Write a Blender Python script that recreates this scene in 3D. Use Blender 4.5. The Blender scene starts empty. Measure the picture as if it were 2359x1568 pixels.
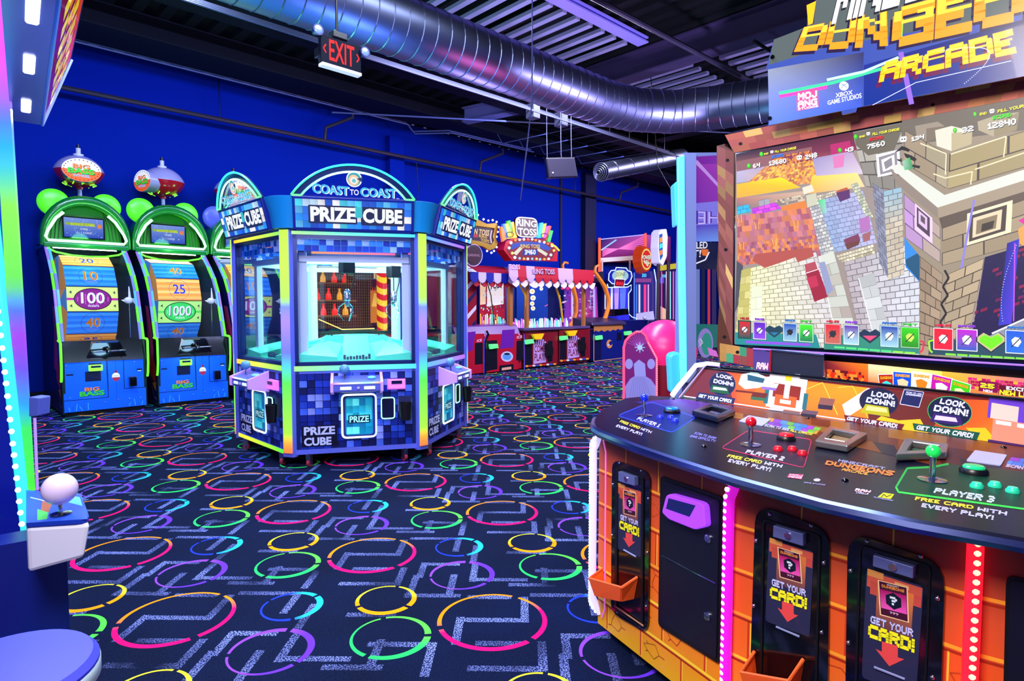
import bpy, bmesh, math, random
from mathutils import Vector as V, Matrix
PI = math.pi
sc = bpy.context.scene
COL = sc.collection

# ---------------------------------------------------------------- camera
H = 1.3; FPX = 1400.0; YAW = math.radians(45.8); PIT = math.atan(78/1400)
FW = V((math.cos(YAW)*math.cos(PIT), math.sin(YAW)*math.cos(PIT), -math.sin(PIT)))
RT = V((math.sin(YAW), -math.cos(YAW), 0)); UP = RT.cross(FW)
CAM = V((0, 0, H))
cd = bpy.data.cameras.new('camera'); cam = bpy.data.objects.new('camera', cd); COL.objects.link(cam)
cd.sensor_fit = 'HORIZONTAL'; cd.sensor_width = 36; cd.lens = 36*FPX/2359
cd.clip_start = .02; cd.clip_end = 100
cam.matrix_world = Matrix(((RT.x, UP.x, -FW.x, CAM.x), (RT.y, UP.y, -FW.y, CAM.y), (RT.z, UP.z, -FW.z, CAM.z), (0, 0, 0, 1)))
sc.camera = cam

# ---------------------------------------------------------------- world and exposure
sc.view_settings.view_transform = 'Standard'; sc.view_settings.look = 'None'
sc.view_settings.exposure = 0.0; sc.view_settings.gamma = 1.0
sc.view_settings.use_curve_mapping = False
w = bpy.data.worlds.new('arcade_ambience'); sc.world = w; w.use_nodes = True
w.node_tree.nodes['Background'].inputs[0].default_value = (.25, .3, 1, 1)
w.node_tree.nodes['Background'].inputs[1].default_value = 0.25

# ---------------------------------------------------------------- room lamps and added fill lights
def lamp(name, kind, loc, col, power, size=1.0, sizey=None, target=None, spread=None):
    l = bpy.data.lights.new(name, kind); l.color = col; l.energy = power
    if kind == 'AREA':
        l.shape = 'RECTANGLE'; l.size = size; l.size_y = sizey or size
        if spread: l.spread = spread
    else: l.shadow_soft_size = size
    o = bpy.data.objects.new(name, l); COL.objects.link(o); o.location = loc
    if target is not None:
        o.rotation_euler = (V(target)-V(loc)).to_track_quat('-Z', 'Y').to_euler()
    return o
lamp('room_fill_light', 'AREA', (2.6, 2.6, 4.4), (.7, .78, 1), 230, 2.5, 2.5)  # neutral overhead lights, unseen, in place of the room's black lights
lamp('room_fill_light', 'AREA', (6.2, 5.75, 4.6), (.8, .8, 1), 300, 4, .4)
lamp('room_fill_light', 'AREA', (12.6, 4.4, 4.7), (.85, .75, 1), 560, 2.5, 2.5)
lamp('room_fill_light', 'AREA', (1.0, 6.2, 4.5), (.65, .75, 1), 230, 2, .5)
lamp('room_fill_light', 'AREA', (-0.3, 0.6, 2.9), (1, .9, .88), 150, 1.0, 1.0, target=(1.75, .6, .4))  # added warm light to brighten the dungeon game's front
lamp('wall_fill_light', 'AREA', (2.5, 7.6, 4.4), (.25, .35, 1), 90, 5, .3, target=(2.5, 10.4, 2.6))  # unseen area lights brightening the back wall, no fixtures built
lamp('wall_fill_light', 'AREA', (8.5, 7.6, 4.4), (.25, .3, 1), 90, 6, .3, target=(8.5, 10.4, 2.6))
lamp('wall_fill_light', 'AREA', (15, 7.2, 4.4), (.25, .25, 1), 110, 6, .3, target=(15, 10.4, 2.6))
lamp('purple_uplight', 'SPOT', (6.6, 3.2, 2.9), (.6, .5, 1), 260, .1, target=(6.2, 5.4, 4.95)).data.spot_size = 1.5
lamp('purple_uplight', 'SPOT', (9.2, 2.2, 2.9), (.6, .5, 1), 240, .1, target=(8.9, 4.4, 4.95)).data.spot_size = 1.6

lamp('green_neon_spill', 'SPOT', (1.6, 5.6, 2.4), (.15, 1, .45), 80, .3, target=(1.8, 5.0, 4.0)).data.spot_size = 2.0
lamp('blue_neon_spill', 'SPOT', (3.2, 4.3, 2.6), (.15, .3, 1), 70, .3, target=(3.3, 4.9, 4.0)).data.spot_size = 1.8
lamp('red_neon_spill', 'SPOT', (4.8, 4.2, 2.7), (1, .15, .45), 30, .3, target=(4.9, 4.9, 4.0)).data.spot_size = 1.6
lamp('violet_neon_spill', 'SPOT', (5.6, 6.2, 2.4), (.55, .4, 1), 80, .3, target=(5.8, 5.0, 3.9)).data.spot_size = 2.2
lamp('cyan_neon_spill', 'SPOT', (7.3, 3.0, 2.6), (.2, .75, 1), 30, .2, target=(7.7, 3.4, 4.0)).data.spot_size = 1.5

lamp('claw_front_fill', 'AREA', (1.0, 2.9, 2.9), (.55, .62, 1), 70, 1.2, .6, target=(2.6, 4.8, .9))  # added light to brighten the claw machine's front panels
lamp('deck_blue_fill', 'SPOT', (2.2, 2.6, 2.1), (.08, .2, 1), 60, .1, target=(2.1, 1.35, .84)).data.spot_size = 1.0  # added blue spot for the glow on the deck's left end
lamp('canopy_fill_spot', 'SPOT', (.55, 2.0, .9), (.5, .55, 1), 60, .2, target=(.2, 2.8, 2.1)).data.spot_size = 1.3  # added spot for the canopy underside, no lamp stands there

# ---------------------------------------------------------------- colour and materials
def lin(h):
    h = h.lstrip('#'); r = []
    for i in (0, 2, 4):
        c = int(h[i:i+2], 16)/255
        r.append(c/12.92 if c <= .04045 else ((c+.055)/1.055)**2.4)
    return tuple(r)
MATS = {}
def M(name, col='#808080', rough=.5, metal=0, emit=0, ecol=None, coat=0, noise=0, spec=.5):
    if name in MATS: return MATS[name]
    m = bpy.data.materials.new(name); m.use_nodes = True; n = m.node_tree; b = n.nodes['Principled BSDF']
    c = lin(col) if isinstance(col, str) else col
    b.inputs['Base Color'].default_value = (*c, 1); b.inputs['Roughness'].default_value = rough
    b.inputs['Metallic'].default_value = metal; b.inputs['Coat Weight'].default_value = coat
    b.inputs['Coat Roughness'].default_value = .05; b.inputs['Specular IOR Level'].default_value = spec
    if emit:
        e = lin(ecol) if ecol else c
        b.inputs['Emission Color'].default_value = (*e, 1); b.inputs['Emission Strength'].default_value = emit
    if noise:
        t = n.nodes.new('ShaderNodeTexNoise'); t.inputs['Scale'].default_value = noise; t.inputs['Detail'].default_value = 4
        bp = n.nodes.new('ShaderNodeBump'); bp.inputs['Strength'].default_value = .15; bp.inputs['Distance'].default_value = .01
        n.links.new(t.outputs['Fac'], bp.inputs['Height']); n.links.new(bp.outputs['Normal'], b.inputs['Normal'])
    MATS[name] = m; return m
def MV(name, rough=.4, emit=0, coat=0, base=1.0, metal=0, spec=.3):   # printed or lit artwork: colour from the attribute "Col"
    if name in MATS: return MATS[name]
    m = bpy.data.materials.new(name); m.use_nodes = True; n = m.node_tree; b = n.nodes['Principled BSDF']
    a = n.nodes.new('ShaderNodeAttribute'); a.attribute_name = 'Col'
    b.inputs['Roughness'].default_value = rough; b.inputs['Coat Weight'].default_value = coat; b.inputs['Metallic'].default_value = metal; b.inputs['Specular IOR Level'].default_value = spec
    if base: n.links.new(a.outputs['Color'], b.inputs['Base Color'])
    else: b.inputs['Base Color'].default_value = (.02, .02, .02, 1)
    if emit:
        n.links.new(a.outputs['Color'], b.inputs['Emission Color']); b.inputs['Emission Strength'].default_value = emit
    MATS[name] = m; return m
def glassmat(name, tint=(1, 1, 1), gloss=.02, rough=.02):
    if name in MATS: return MATS[name]
    m = bpy.data.materials.new(name); m.use_nodes = True; n = m.node_tree; n.nodes.clear()
    o = n.nodes.new('ShaderNodeOutputMaterial'); t = n.nodes.new('ShaderNodeBsdfTransparent'); g = n.nodes.new('ShaderNodeBsdfGlossy')
    mx = n.nodes.new('ShaderNodeMixShader'); lw = n.nodes.new('ShaderNodeLayerWeight'); lw.inputs[0].default_value = .25
    ma = n.nodes.new('ShaderNodeMath'); ma.operation = 'MULTIPLY_ADD'; ma.inputs[1].default_value = .35; ma.inputs[2].default_value = gloss
    t.inputs[0].default_value = (*tint, 1); g.inputs['Roughness'].default_value = rough
    n.links.new(lw.outputs['Fresnel'], ma.inputs[0]); n.links.new(ma.outputs[0], mx.inputs[0])
    n.links.new(t.outputs[0], mx.inputs[1]); n.links.new(g.outputs[0], mx.inputs[2]); n.links.new(mx.outputs[0], o.inputs[0])
    MATS[name] = m; return m
GLASS = glassmat('clear_glass')
BLK = M('black_plastic', '#0b0c10', .35); BLKG = M('black_gloss', '#06070b', .12, coat=.6)
CHR = M('chrome', '#c8ccd6', .12, 1); STEEL = M('brushed_steel', '#8f95a8', .35, 1)
WHT = M('white_plastic', '#dcdcec', .35); PRINT = MV('printed_art', .4, coat=.08); PRINTD = MV('printed_art_matte', .55)
LIT = MV('backlit_art', .3, emit=1.0, base=0); LED = MV('led_light', .3, emit=2.2, base=0); LEDS = MV('led_light_soft', .3, emit=1.35, base=0)
LITP = MV('glowing_print', .45, emit=.55, coat=0, spec=.15)

# ---------------------------------------------------------------- objects
def tag(o, label, cat=None, group=None, kind=None):
    if label: o['label'] = label
    if cat: o['category'] = cat
    if group: o['group'] = group
    if kind: o['kind'] = kind
    return o
def thing(name, label, cat, loc=(0, 0, 0), rz=0, group=None):
    o = bpy.data.objects.new(name, None); COL.objects.link(o); o.empty_display_size = .1
    o.location = loc; o.rotation_euler = (0, 0, rz)
    return tag(o, label, cat, group)
def wloc(o):
    p = V(o.location)
    while o.parent: o = o.parent; p = p+V(o.location)
    return p
class MB:
    def __init__(s): s.v = []; s.f = []; s.c = []; s.fc = False; s.cur = (1, 1, 1); s.X = None
    def pt(s, p):
        p = V(p) if len(p) == 3 else V((p[0], p[1], 0))
        if s.X is not None: p = s.X @ p
        s.v.append(p); s.c.append(s.cur); return len(s.v)-1
    def col(s, c): s.cur = lin(c) if isinstance(c, str) else c; s.fc = True; return s
    def face(s, pts, c=None):
        if c is not None: s.col(c)
        ids = [s.pt(p) for p in pts]; s.f.append(ids); return ids
    def gface(s, pts, cols):
        s.fc = True; ids = []
        for p, c in zip(pts, cols):
            s.cur = lin(c) if isinstance(c, str) else c; ids.append(s.pt(p))
        s.f.append(ids)
    def box(s, x0, x1, y0, y1, z0, z1):
        P = [(x, y, z) for x in (x0, x1) for y in (y0, y1) for z in (z0, z1)]; i = [s.pt(p) for p in P]
        for q in ((0, 1, 3, 2), (4, 6, 7, 5), (0, 4, 5, 1), (2, 3, 7, 6), (0, 2, 6, 4), (1, 5, 7, 3)): s.f.append([i[k] for k in q])
        return s
    def hexa(s, A, B):      # two rings of points joined
        a = [s.pt(p) for p in A]; b = [s.pt(p) for p in B]; n = len(a)
        s.f.append(a[::-1]); s.f.append(b)
        for k in range(n): s.f.append([a[k], a[(k+1) % n], b[(k+1) % n], b[k]])
        return s
    def ext(s, pts, d):     # prism of a polygon along vector d
        d = V(d); return s.hexa([V(p) for p in pts], [V(p)+d for p in pts])
    def ring(s, outer, inner, d):   # frame with a hole
        d = V(d); n = len(outer)
        a = [s.pt(V(p)) for p in outer]; b = [s.pt(V(p)) for p in inner]; c = [s.pt(V(p)+d) for p in outer]; e = [s.pt(V(p)+d) for p in inner]
        for k in range(n):
            j = (k+1) % n
            s.f += [[a[k], b[k], b[j], a[j]], [c[k], c[j], e[j], e[k]], [a[k], a[j], c[j], c[k]], [b[k], e[k], e[j], b[j]]]
        return s
    def tube(s, path, r, n=8, cap=True, closed=False):
        P = [V(p) for p in path]; rs = r if isinstance(r, (list, tuple)) else [r]*len(P); L = len(P); rings = []; up = None
        for k in range(L):
            if closed: t = (P[(k+1) % L]-P[k-1])
            else: t = P[min(k+1, L-1)]-P[max(k-1, 0)]
            if t.length < 1e-9: t = V((0, 0, 1))
            t.normalize()
            if up is None: up = V((0, 0, 1)) if abs(t.z) < .9 else V((1, 0, 0))
            a = up-t*up.dot(t)
            if a.length < 1e-6: a = t.orthogonal()
            a.normalize(); up = a; b = t.cross(a)
            rings.append([s.pt(P[k]+(a*math.cos(q)+b*math.sin(q))*rs[k]) for q in [2*PI*i/n for i in range(n)]])
        for k in range(L if closed else L-1):
            A = rings[k]; B = rings[(k+1) % L]
            for i in range(n): s.f.append([A[i], A[(i+1) % n], B[(i+1) % n], B[i]])
        if cap and not closed: s.f.append(rings[0][::-1]); s.f.append(rings[-1])
        return s
    def cyl(s, p0, p1, r, r1=None, n=16): return s.tube([p0, p1], [r, r if r1 is None else r1], n)
    def lathe(s, prof, o=(0, 0, 0), ax=(0, 0, 1), n=20, sx=1, sy=1):
        o = V(o); t = V(ax).normalized(); a = t.orthogonal().normalized() if abs(t.z) < .99 else V((1, 0, 0)); b = t.cross(a); rings = []
        for r, h in prof: rings.append([s.pt(o+t*h+(a*math.cos(q)*sx+b*math.sin(q)*sy)*max(r, 1e-4)) for q in [2*PI*i/n for i in range(n)]])
        for k in range(len(rings)-1):
            A = rings[k]; B = rings[k+1]
            for i in range(n): s.f.append([A[i], A[(i+1) % n], B[(i+1) % n], B[i]])
        s.f.append(rings[0][::-1]); s.f.append(rings[-1]); return s
    def sphere(s, o, r, n=14, m=9, sc3=(1, 1, 1)):
        o = V(o); rings = []
        for k in range(m+1):
            ph = PI*k/m; rings.append([s.pt(o+V((math.sin(ph)*math.cos(q)*r*sc3[0], math.sin(ph)*math.sin(q)*r*sc3[1], math.cos(ph)*r*sc3[2]))) for q in [2*PI*i/n for i in range(n)]])
        for k in range(m):
            for i in range(n): s.f.append([rings[k][i], rings[k+1][i], rings[k+1][(i+1) % n], rings[k][(i+1) % n]])
        return s
    def map2(s, verts, faces, TL, TR, BR, BL, box=None, c=None):   # 2D mesh laid on a quadrilateral
        if c is not None: s.col(c)
        if box is None:
            xs = [p[0] for p in verts]; ys = [p[1] for p in verts]; box = (min(xs), max(xs), min(ys), max(ys))
        TL, TR, BR, BL = V(TL), V(TR), V(BR), V(BL); ids = []
        for p in verts:
            u = (p[0]-box[0])/(box[1]-box[0]); v = (p[1]-box[2])/(box[3]-box[2])
            ids.append(s.pt((BL*(1-u)+BR*u)*(1-v)+(TL*(1-u)+TR*u)*v))
        for f in faces: s.f.append([ids[i] for i in f])
        return s
    def build(s, name, mat, parent=None, world=False, smooth=False, bevel=0, kind=None, label=None, angle=40):
        me = bpy.data.meshes.new(name); off = wloc(parent) if (world and parent is not None) else V((0, 0, 0))
        me.from_pydata([tuple(v-off) for v in s.v], [], s.f); me.materials.append(mat)
        if s.fc:
            at = me.color_attributes.new('Col', 'FLOAT_COLOR', 'POINT')
            fl = []
            for c in s.c: fl += [c[0], c[1], c[2], 1]
            at.data.foreach_set('color', fl)
        bm = bmesh.new(); bm.from_mesh(me)
        if not s.fc: bmesh.ops.remove_doubles(bm, verts=bm.verts, dist=1e-5)
        big = [f for f in bm.faces if len(f.verts) > 4]
        if big and not bevel: bmesh.ops.triangulate(bm, faces=big)
        bmesh.ops.recalc_face_normals(bm, faces=bm.faces)
        bm.to_mesh(me); bm.free()
        if smooth: 
            me.shade_smooth()
            try: me.set_sharp_from_angle(angle=math.radians(angle))
            except Exception: pass
        o = bpy.data.objects.new(name, me); COL.objects.link(o)
        if parent is not None: o.parent = parent
        if bevel:
            b = o.modifiers.new('bevel', 'BEVEL'); b.width = bevel; b.segments = 2; b.limit_method = 'ANGLE'; b.angle_limit = math.radians(40)
        if kind: o['kind'] = kind
        if label: o['label'] = label
        return o
def copy_tree(o, parent=None):
    c = o.copy(); COL.objects.link(c)
    if parent is not None: c.parent = parent
    for ch in list(o.children): copy_tree(ch, c)
    return c

# ---------------------------------------------------------------- lettering
GL = {'A':'01110 10001 11111 10001 10001','B':'11110 10001 11110 10001 11110','C':'01111 10000 10000 10000 01111','D':'11110 10001 10001 10001 11110',
'E':'1111 1000 1110 1000 1111','F':'1111 1000 1110 1000 1000','G':'01111 10000 10011 10001 01111','H':'10001 10001 11111 10001 10001','I':'1 1 1 1 1',
'J':'0001 0001 0001 1001 0110','K':'10010 10100 11000 10100 10011','L':'1000 1000 1000 1000 1111','M':'10001 11011 10101 10001 10001','N':'10001 11001 10101 10011 10001',
'O':'01110 10001 10001 10001 01110','P':'11110 10001 11110 10000 10000','Q':'01110 10001 10101 10010 01101','R':'11110 10001 11110 10010 10001','S':'01111 10000 01110 00001 11110',
'T':'11111 00100 00100 00100 00100','U':'10001 10001 10001 10001 01110','V':'10001 10001 01010 01010 00100','W':'10001 10001 10101 11011 10001','X':'10001 01010 00100 01010 10001',
'Y':'10001 01010 00100 00100 00100','Z':'11111 00010 00100 01000 11111','0':'0110 1001 1001 1001 0110','1':'010 110 010 010 111','2':'1110 0001 0110 1000 1111','3':'1110 0001 0110 0001 1110',
'4':'1001 1001 1111 0001 0001','5':'1111 1000 1110 0001 1110','6':'0110 1000 1110 1001 0110','7':'1111 0001 0010 0100 0100','8':'0110 1001 0110 1001 0110','9':'0110 1001 0111 0001 0110',
'!':'1 1 1 0 1','?':'1110 0001 0110 0000 0100',':':'0 1 0 1 0','.':'0 0 0 0 1',' ':'00 00 00 00 00','/':'001 001 010 100 100','-':'00 00 11 00 00',"'":'1 1 0 0 0'}
def pix(txt, gap=.9, bold=.18):
    vs = []; fs = []; x = 0
    for ch in txt:
        rows = GL.get(ch, GL[' ']).split()
        for r, row in enumerate(rows):
            c = 0
            while c < len(row):
                if row[c] == '1':
                    e = c
                    while e+1 < len(row) and row[e+1] == '1': e += 1
                    k = len(vs); b = bold
                    vs += [(x+c-b, 4-r-b), (x+e+1+b, 4-r-b), (x+e+1+b, 5-r+b), (x+c-b, 5-r+b)]; fs.append([k, k+1, k+2, k+3]); c = e+1
                else: c += 1
        x += len(rows[0])+gap
    return vs, fs, (-.18, x-gap+.18, -.18, 5.18)
_T = {}
def ttf(txt, off=0.0, sp=1.0):
    k = (txt, off, sp)
    if k in _T: return _T[k]
    cu = bpy.data.curves.new('t', 'FONT'); cu.body = txt; cu.offset = off; cu.space_character = sp; cu.resolution_u = 3
    o = bpy.data.objects.new('t', cu); COL.objects.link(o); bpy.context.view_layer.update()
    me = bpy.data.meshes.new_from_object(o.evaluated_get(bpy.context.evaluated_depsgraph_get()))
    vs = [tuple(v.co[:2]) for v in me.vertices]; fs = [list(p.vertices) for p in me.polygons]
    bpy.data.objects.remove(o); bpy.data.curves.remove(cu); bpy.data.meshes.remove(me)
    xs = [p[0] for p in vs]; ys = [p[1] for p in vs]
    _T[k] = (vs, fs, (min(xs), max(xs), min(ys), max(ys))); return _T[k]

# ---------------------------------------------------------------- measuring from the photograph: pixel to a point on a real plane
def ray(x, y): return FW*FPX+RT*(x-1179.5)-UP*(y-784)
class Pl:
    def __init__(s, p, n):
        s.p = V(p); s.n = V(n).normalized()
        if s.n.dot(CAM-s.p) < 0: s.n = -s.n
    def at(s, x, y, o=0.0):
        d = ray(x, y); p = s.p+s.n*o; return CAM+d*((p-CAM).dot(s.n)/d.dot(s.n))
    def q(s, pts, o=0.0): return [s.at(x, y, o) for x, y in pts]
def flat(z): return Pl((0, 0, z), (0, 0, 1))
def rrect(q, f=.2, n=4):       # quadrilateral with rounded corners
    out = []; L = len(q); fs = f if isinstance(f, (list, tuple)) else [f]*L
    for k in range(L):
        a = V(q[k-1]); b = V(q[k]); c = V(q[(k+1) % L]); m = min((a-b).length, (c-b).length)*fs[k]
        p0 = b+(a-b).normalized()*m; p1 = b+(c-b).normalized()*m
        for i in range(n+1):
            t = i/n; out.append((p0*(1-t)**2+b*2*t*(1-t)+p1*t*t))
    return out
def rr(q, f=.2, n=4): return [(p[0], p[1]) for p in rrect([(a, b, 0) for a, b in q], f, n)]
def ell(cx, cy, rx, ry, n=24, a=0): return [(cx+rx*math.cos(2*PI*i/n)*math.cos(a)-ry*math.sin(2*PI*i/n)*math.sin(a), cy+rx*math.cos(2*PI*i/n)*math.sin(a)+ry*math.sin(2*PI*i/n)*math.cos(a)) for i in range(n)]
def lerpc(a, b, t): return tuple(x*(1-t)+y*t for x, y in zip(lin(a) if isinstance(a, str) else a, lin(b) if isinstance(b, str) else b))
def lw(pts, w):                # outline polygon pieces of a polyline in 2D
    out = []
    for (x0, y0), (x1, y1) in zip(pts[:-1], pts[1:]):
        d = math.hypot(x1-x0, y1-y0) or 1; nx, ny = -(y1-y0)/d*w/2, (x1-x0)/d*w/2
        out.append([(x0+nx, y0+ny), (x1+nx, y1+ny), (x1-nx, y1-ny), (x0-nx, y0-ny)])
    return out
class Art:                     # flat artwork drawn on a plane, later shapes lie a hair in front of earlier ones
    def __init__(s, pl, o=0.0, step=.00002): s.pl = pl; s.mb = MB(); s.o = o; s.st = step
    def up(s): s.o += s.st
    def poly(s, pts, c): s.mb.face([s.pl.at(x, y, s.o) for x, y in pts], c); s.up(); return s
    def grad(s, pts, cols): s.mb.gface([s.pl.at(x, y, s.o) for x, y in pts], cols); s.up(); return s
    def lines(s, pts, w, c):
        for q in lw(pts, w): s.mb.face([s.pl.at(x, y, s.o) for x, y in q], c)
        s.up(); return s
    def text(s, t, q, c, kind='pix', off=0, sp=1, gap=.9, bold=.18, sh=None, shc='#08060c'):
        vs, fs, bx = pix(t, gap, bold) if kind == 'pix' else ttf(t, off, sp)
        if sh:
            p = [s.pl.at(x+sh[0], y+sh[1], s.o) for x, y in q]; s.mb.map2(vs, fs, *p, box=bx, c=shc); s.up()
        p = [s.pl.at(x, y, s.o) for x, y in q]; s.mb.map2(vs, fs, *p, box=bx, c=c); s.up(); return s
    def bricks(s, q, nu, nv, cols, mort=None, m=.06, off=.5, seed=1, jit=.12, row=None):
        rnd = random.Random(seed); TL, TR, BR, BL = [V((a, b, 0)) for a, b in q]
        if mort: s.poly(q, mort)
        for j in range(nv):
            v0 = (j+m)/nv; v1 = (j+1-m)/nv; sh = off if j % 2 else 0
            for i in range(-1, nu+1):
                u0 = (i+m*.6+sh)/nu; u1 = (i+1-m*.6+sh)/nu
                u0 = max(0, min(1, u0)); u1 = max(0, min(1, u1))
                if u1-u0 < .15/nu: continue
                k = 1+jit*(rnd.random()*2-1); c = row((u0+u1)/2, (v0+v1)/2) if row else cols[rnd.randrange(len(cols))]
                c = tuple(x*k for x in (lin(c) if isinstance(c, str) else c))
                P = []
                for u, v in ((u0, v0), (u1, v0), (u1, v1), (u0, v1)):
                    p = (TL*(1-u)+TR*u)*(1-v)+(BL*(1-u)+BR*u)*v; P.append(s.pl.at(p.x, p.y, s.o))
                s.mb.face(P, c)
        s.up(); return s
    def build(s, name, mat, parent=None, **k): return s.mb.build(name, mat, parent, world=True, **k)
# ================================================================ the room
YW = 10.35; ZC = 4.95; XR = 26.0; X0 = -4.0; Y0 = -5.0
def carpet():
    m = bpy.data.materials.new('ring_carpet'); m.use_nodes = True; n = m.node_tree; N = n.nodes; Lk = n.links.new; b = N['Principled BSDF']
    b.inputs['Roughness'].default_value = .95; b.inputs['Specular IOR Level'].default_value = .1
    g = N.new('ShaderNodeNewGeometry')
    def vm(op, *a):
        x = N.new('ShaderNodeVectorMath'); x.operation = op
        for i, q in enumerate(a):
            if q is None: continue
            if hasattr(q, 'is_output'): Lk(q, x.inputs[i])
            else: x.inputs[i].default_value = q
        return x.outputs['Value'] if op in ('LENGTH', 'DISTANCE', 'DOT_PRODUCT') else x.outputs['Vector']
    def mt(op, *a, clamp=False):
        x = N.new('ShaderNodeMath'); x.operation = op; x.use_clamp = clamp
        for i, q in enumerate(a):
            if hasattr(q, 'is_output'): Lk(q, x.inputs[i])
            else: x.inputs[i].default_value = q
        return x.outputs[0]
    def mix(f, a, c):
        x = N.new('ShaderNodeMix'); x.data_type = 'RGBA'; Lk(f, x.inputs[0])
        for i, q in ((6, a), (7, c)):
            if hasattr(q, 'is_output'): Lk(q, x.inputs[i])
            else: x.inputs[i].default_value = (*q, 1)
        return x.outputs[2]
    T = .936; h = T/2
    flat0 = vm('MULTIPLY', g.outputs['Position'], (1, 1, 0))
    def cell(cx, cy): return vm('WRAP', vm('SUBTRACT', flat0, (cx, cy, 0)), (h, h, 1), (-h, -h, -1))
    ns = N.new('ShaderNodeTexNoise'); ns.inputs['Scale'].default_value = 260; ns.inputs['Detail'].default_value = 2
    n2 = N.new('ShaderNodeTexNoise'); n2.inputs['Scale'].default_value = 3; n2.inputs['Detail'].default_value = 3
    for q in (ns, n2): Lk(g.outputs['Position'], q.inputs['Vector'])
    base = mix(n2.outputs['Fac'], lin('#000518'), lin('#031238'))
    base = mix(mt('MULTIPLY', mt('GREATER_THAN', ns.outputs['Fac'], .56), .12), base, lin('#3a4a80'))
    # broken angular hatch bars
    random.seed(5); px_, py_ = 1.655, 2.755; m_ = None
    U = T/8
    bars = [(0, 0, 2.3, 0), (1.15, .8, 0, 1.6), (-1.15, -.7, 0, 1.5), (2.6, 1.9, 2.2, 0), (3.7, 1.2, 0, 1.4), (-2.4, 1.8, 1.9, 0), (-3.3, 2.6, 0, 1.7), (-2.9, -1.6, 2.0, 0), (-1.9, -2.4, 0, 1.6), (.6, -2.9, 2.2, 0), (1.7, -2.2, 0, 1.4),
            (3.2, -1.0, 1.4, 0), (2.5, -1.6, 0, 1.2), (.1, 3.2, 2.1, 0), (-.95, 3.9, 0, 1.5), (4.6, .2, 0, 1.5), (-4.4, .3, 1.5, 0), (.3, -1.5, 1.3, 0), (-.2, 1.7, 1.4, 0), (2.0, 3.6, 0, 1.2), (-4.2, -2.9, 1.6, 0), (3.9, -2.9, 0, 1.5)]
    r2 = math.sqrt(.5)
    for bx, by, lx, ly in bars:
        wx, wy = (bx*r2+by*r2)*U, (-bx*r2+by*r2)*U; c = cell(px_+wx, py_+wy)
        du = mt('ABSOLUTE', vm('DOT_PRODUCT', c, (r2, -r2, 0))); dv = mt('ABSOLUTE', vm('DOT_PRODUCT', c, (r2, r2, 0)))
        k = mt('LESS_THAN', mt('MAXIMUM', mt('SUBTRACT', du, abs(lx)*U/2+.017), mt('SUBTRACT', dv, abs(ly)*U/2+.017)), 0)
        m_ = k if m_ is None else mt('MAXIMUM', m_, k)
    n3 = N.new('ShaderNodeTexNoise'); n3.inputs['Scale'].default_value = 170; n3.inputs['Detail'].default_value = 1; Lk(g.outputs['Position'], n3.inputs['Vector'])
    dots = mt('GREATER_THAN', n3.outputs['Fac'], .5)
    fade = mt('MULTIPLY_ADD', n2.outputs['Fac'], 2.4, -.75, clamp=True)
    base = mix(mt('MULTIPLY', mt('MULTIPLY', m_, dots), fade), base, lin('#8c9cf0'))
    gapn = mt('GREATER_THAN', mt('ADD', m_, 0), .5)
    rings = [(0, 0, .228, '#f80868', '#ff8c08', .35), (-.373, .185, .158, '#28d060', '#58e848', 1.2), (-.22, .459, .134, '#ff9808', '#e0dc30', .6), (.392, -.24, .130, '#1c38e0', '#20b0b8', 2.0), (.185, .42, .158, '#8040e8', '#6030e0', 2.6)]
    for cx, cy, r, ca, cb, ph in rings:
        c = cell(px_+cx, py_+cy); L = vm('LENGTH', c); wo = .007 if r > .2 else .010
        inner = vm('LENGTH', vm('SUBTRACT', c, (math.cos(ph+.6)*wo, math.sin(ph+.6)*wo, 0)))
        k = mt('MULTIPLY', mt('LESS_THAN', L, r), mt('GREATER_THAN', inner, r-.0185))
        s = N.new('ShaderNodeSeparateXYZ'); Lk(c, s.inputs[0]); ang = mt('ARCTAN2', s.outputs[1], s.outputs[0])
        for g0 in (ph, ph+2.3, ph-1.9):      # small breaks in the ring
            dd = mt('ABSOLUTE', mt('WRAP', mt('SUBTRACT', ang, g0), PI, -PI)); k = mt('MULTIPLY', k, mt('GREATER_THAN', dd, .07))
        t = mt('MULTIPLY_ADD', mt('SINE', mt('ADD', ang, ph)), 2.2, .1, clamp=True)
        base = mix(k, base, mix(t, lin(ca), lin(cb)))
    Lk(base, b.inputs['Base Color']); bp = N.new('ShaderNodeBump'); bp.inputs['Strength'].default_value = .25; bp.inputs['Distance'].default_value = .004
    Lk(ns.outputs['Fac'], bp.inputs['Height']); Lk(bp.outputs[0], b.inputs['Normal'])
    return m
q = MB(); q.box(X0, XR, Y0, YW+.1, -.1, 0); q.build('floor', carpet(), kind='structure')
WALLM = M('blue_wall_paint', (.0004, .018, .30), .85, noise=60, spec=.08)
q = MB(); q.box(X0, XR, YW, YW+.15, 0, ZC); q.build('wall_back', WALLM, kind='structure')
q = MB(); q.box(XR, XR+.15, Y0, YW+.15, 0, ZC); q.build('wall_right', WALLM, kind='structure')
DARK = M('black_painted_steel', '#050508', .6, spec=.2); DECK = M('black_deck', '#060709', .6, spec=.2); LITRIB = M('pale_lit_deck', '#b9b6d8', .5, .2)
q = MB(); pit = .3; x = X0
prof = []
while x < XR:      # trapezoid ribs running away from the back wall
    prof += [(x, ZC), (x+.12, ZC), (x+.15, ZC+.06), (x+.27, ZC+.06)]; x += pit
bot = [(a, z) for a, z in prof]
for (xa, za), (xb, zb) in zip(bot[:-1], bot[1:]): q.face([(xa, Y0, za), (xb, Y0, zb), (xb, YW+.1, zb), (xa, YW+.1, za)])
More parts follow.
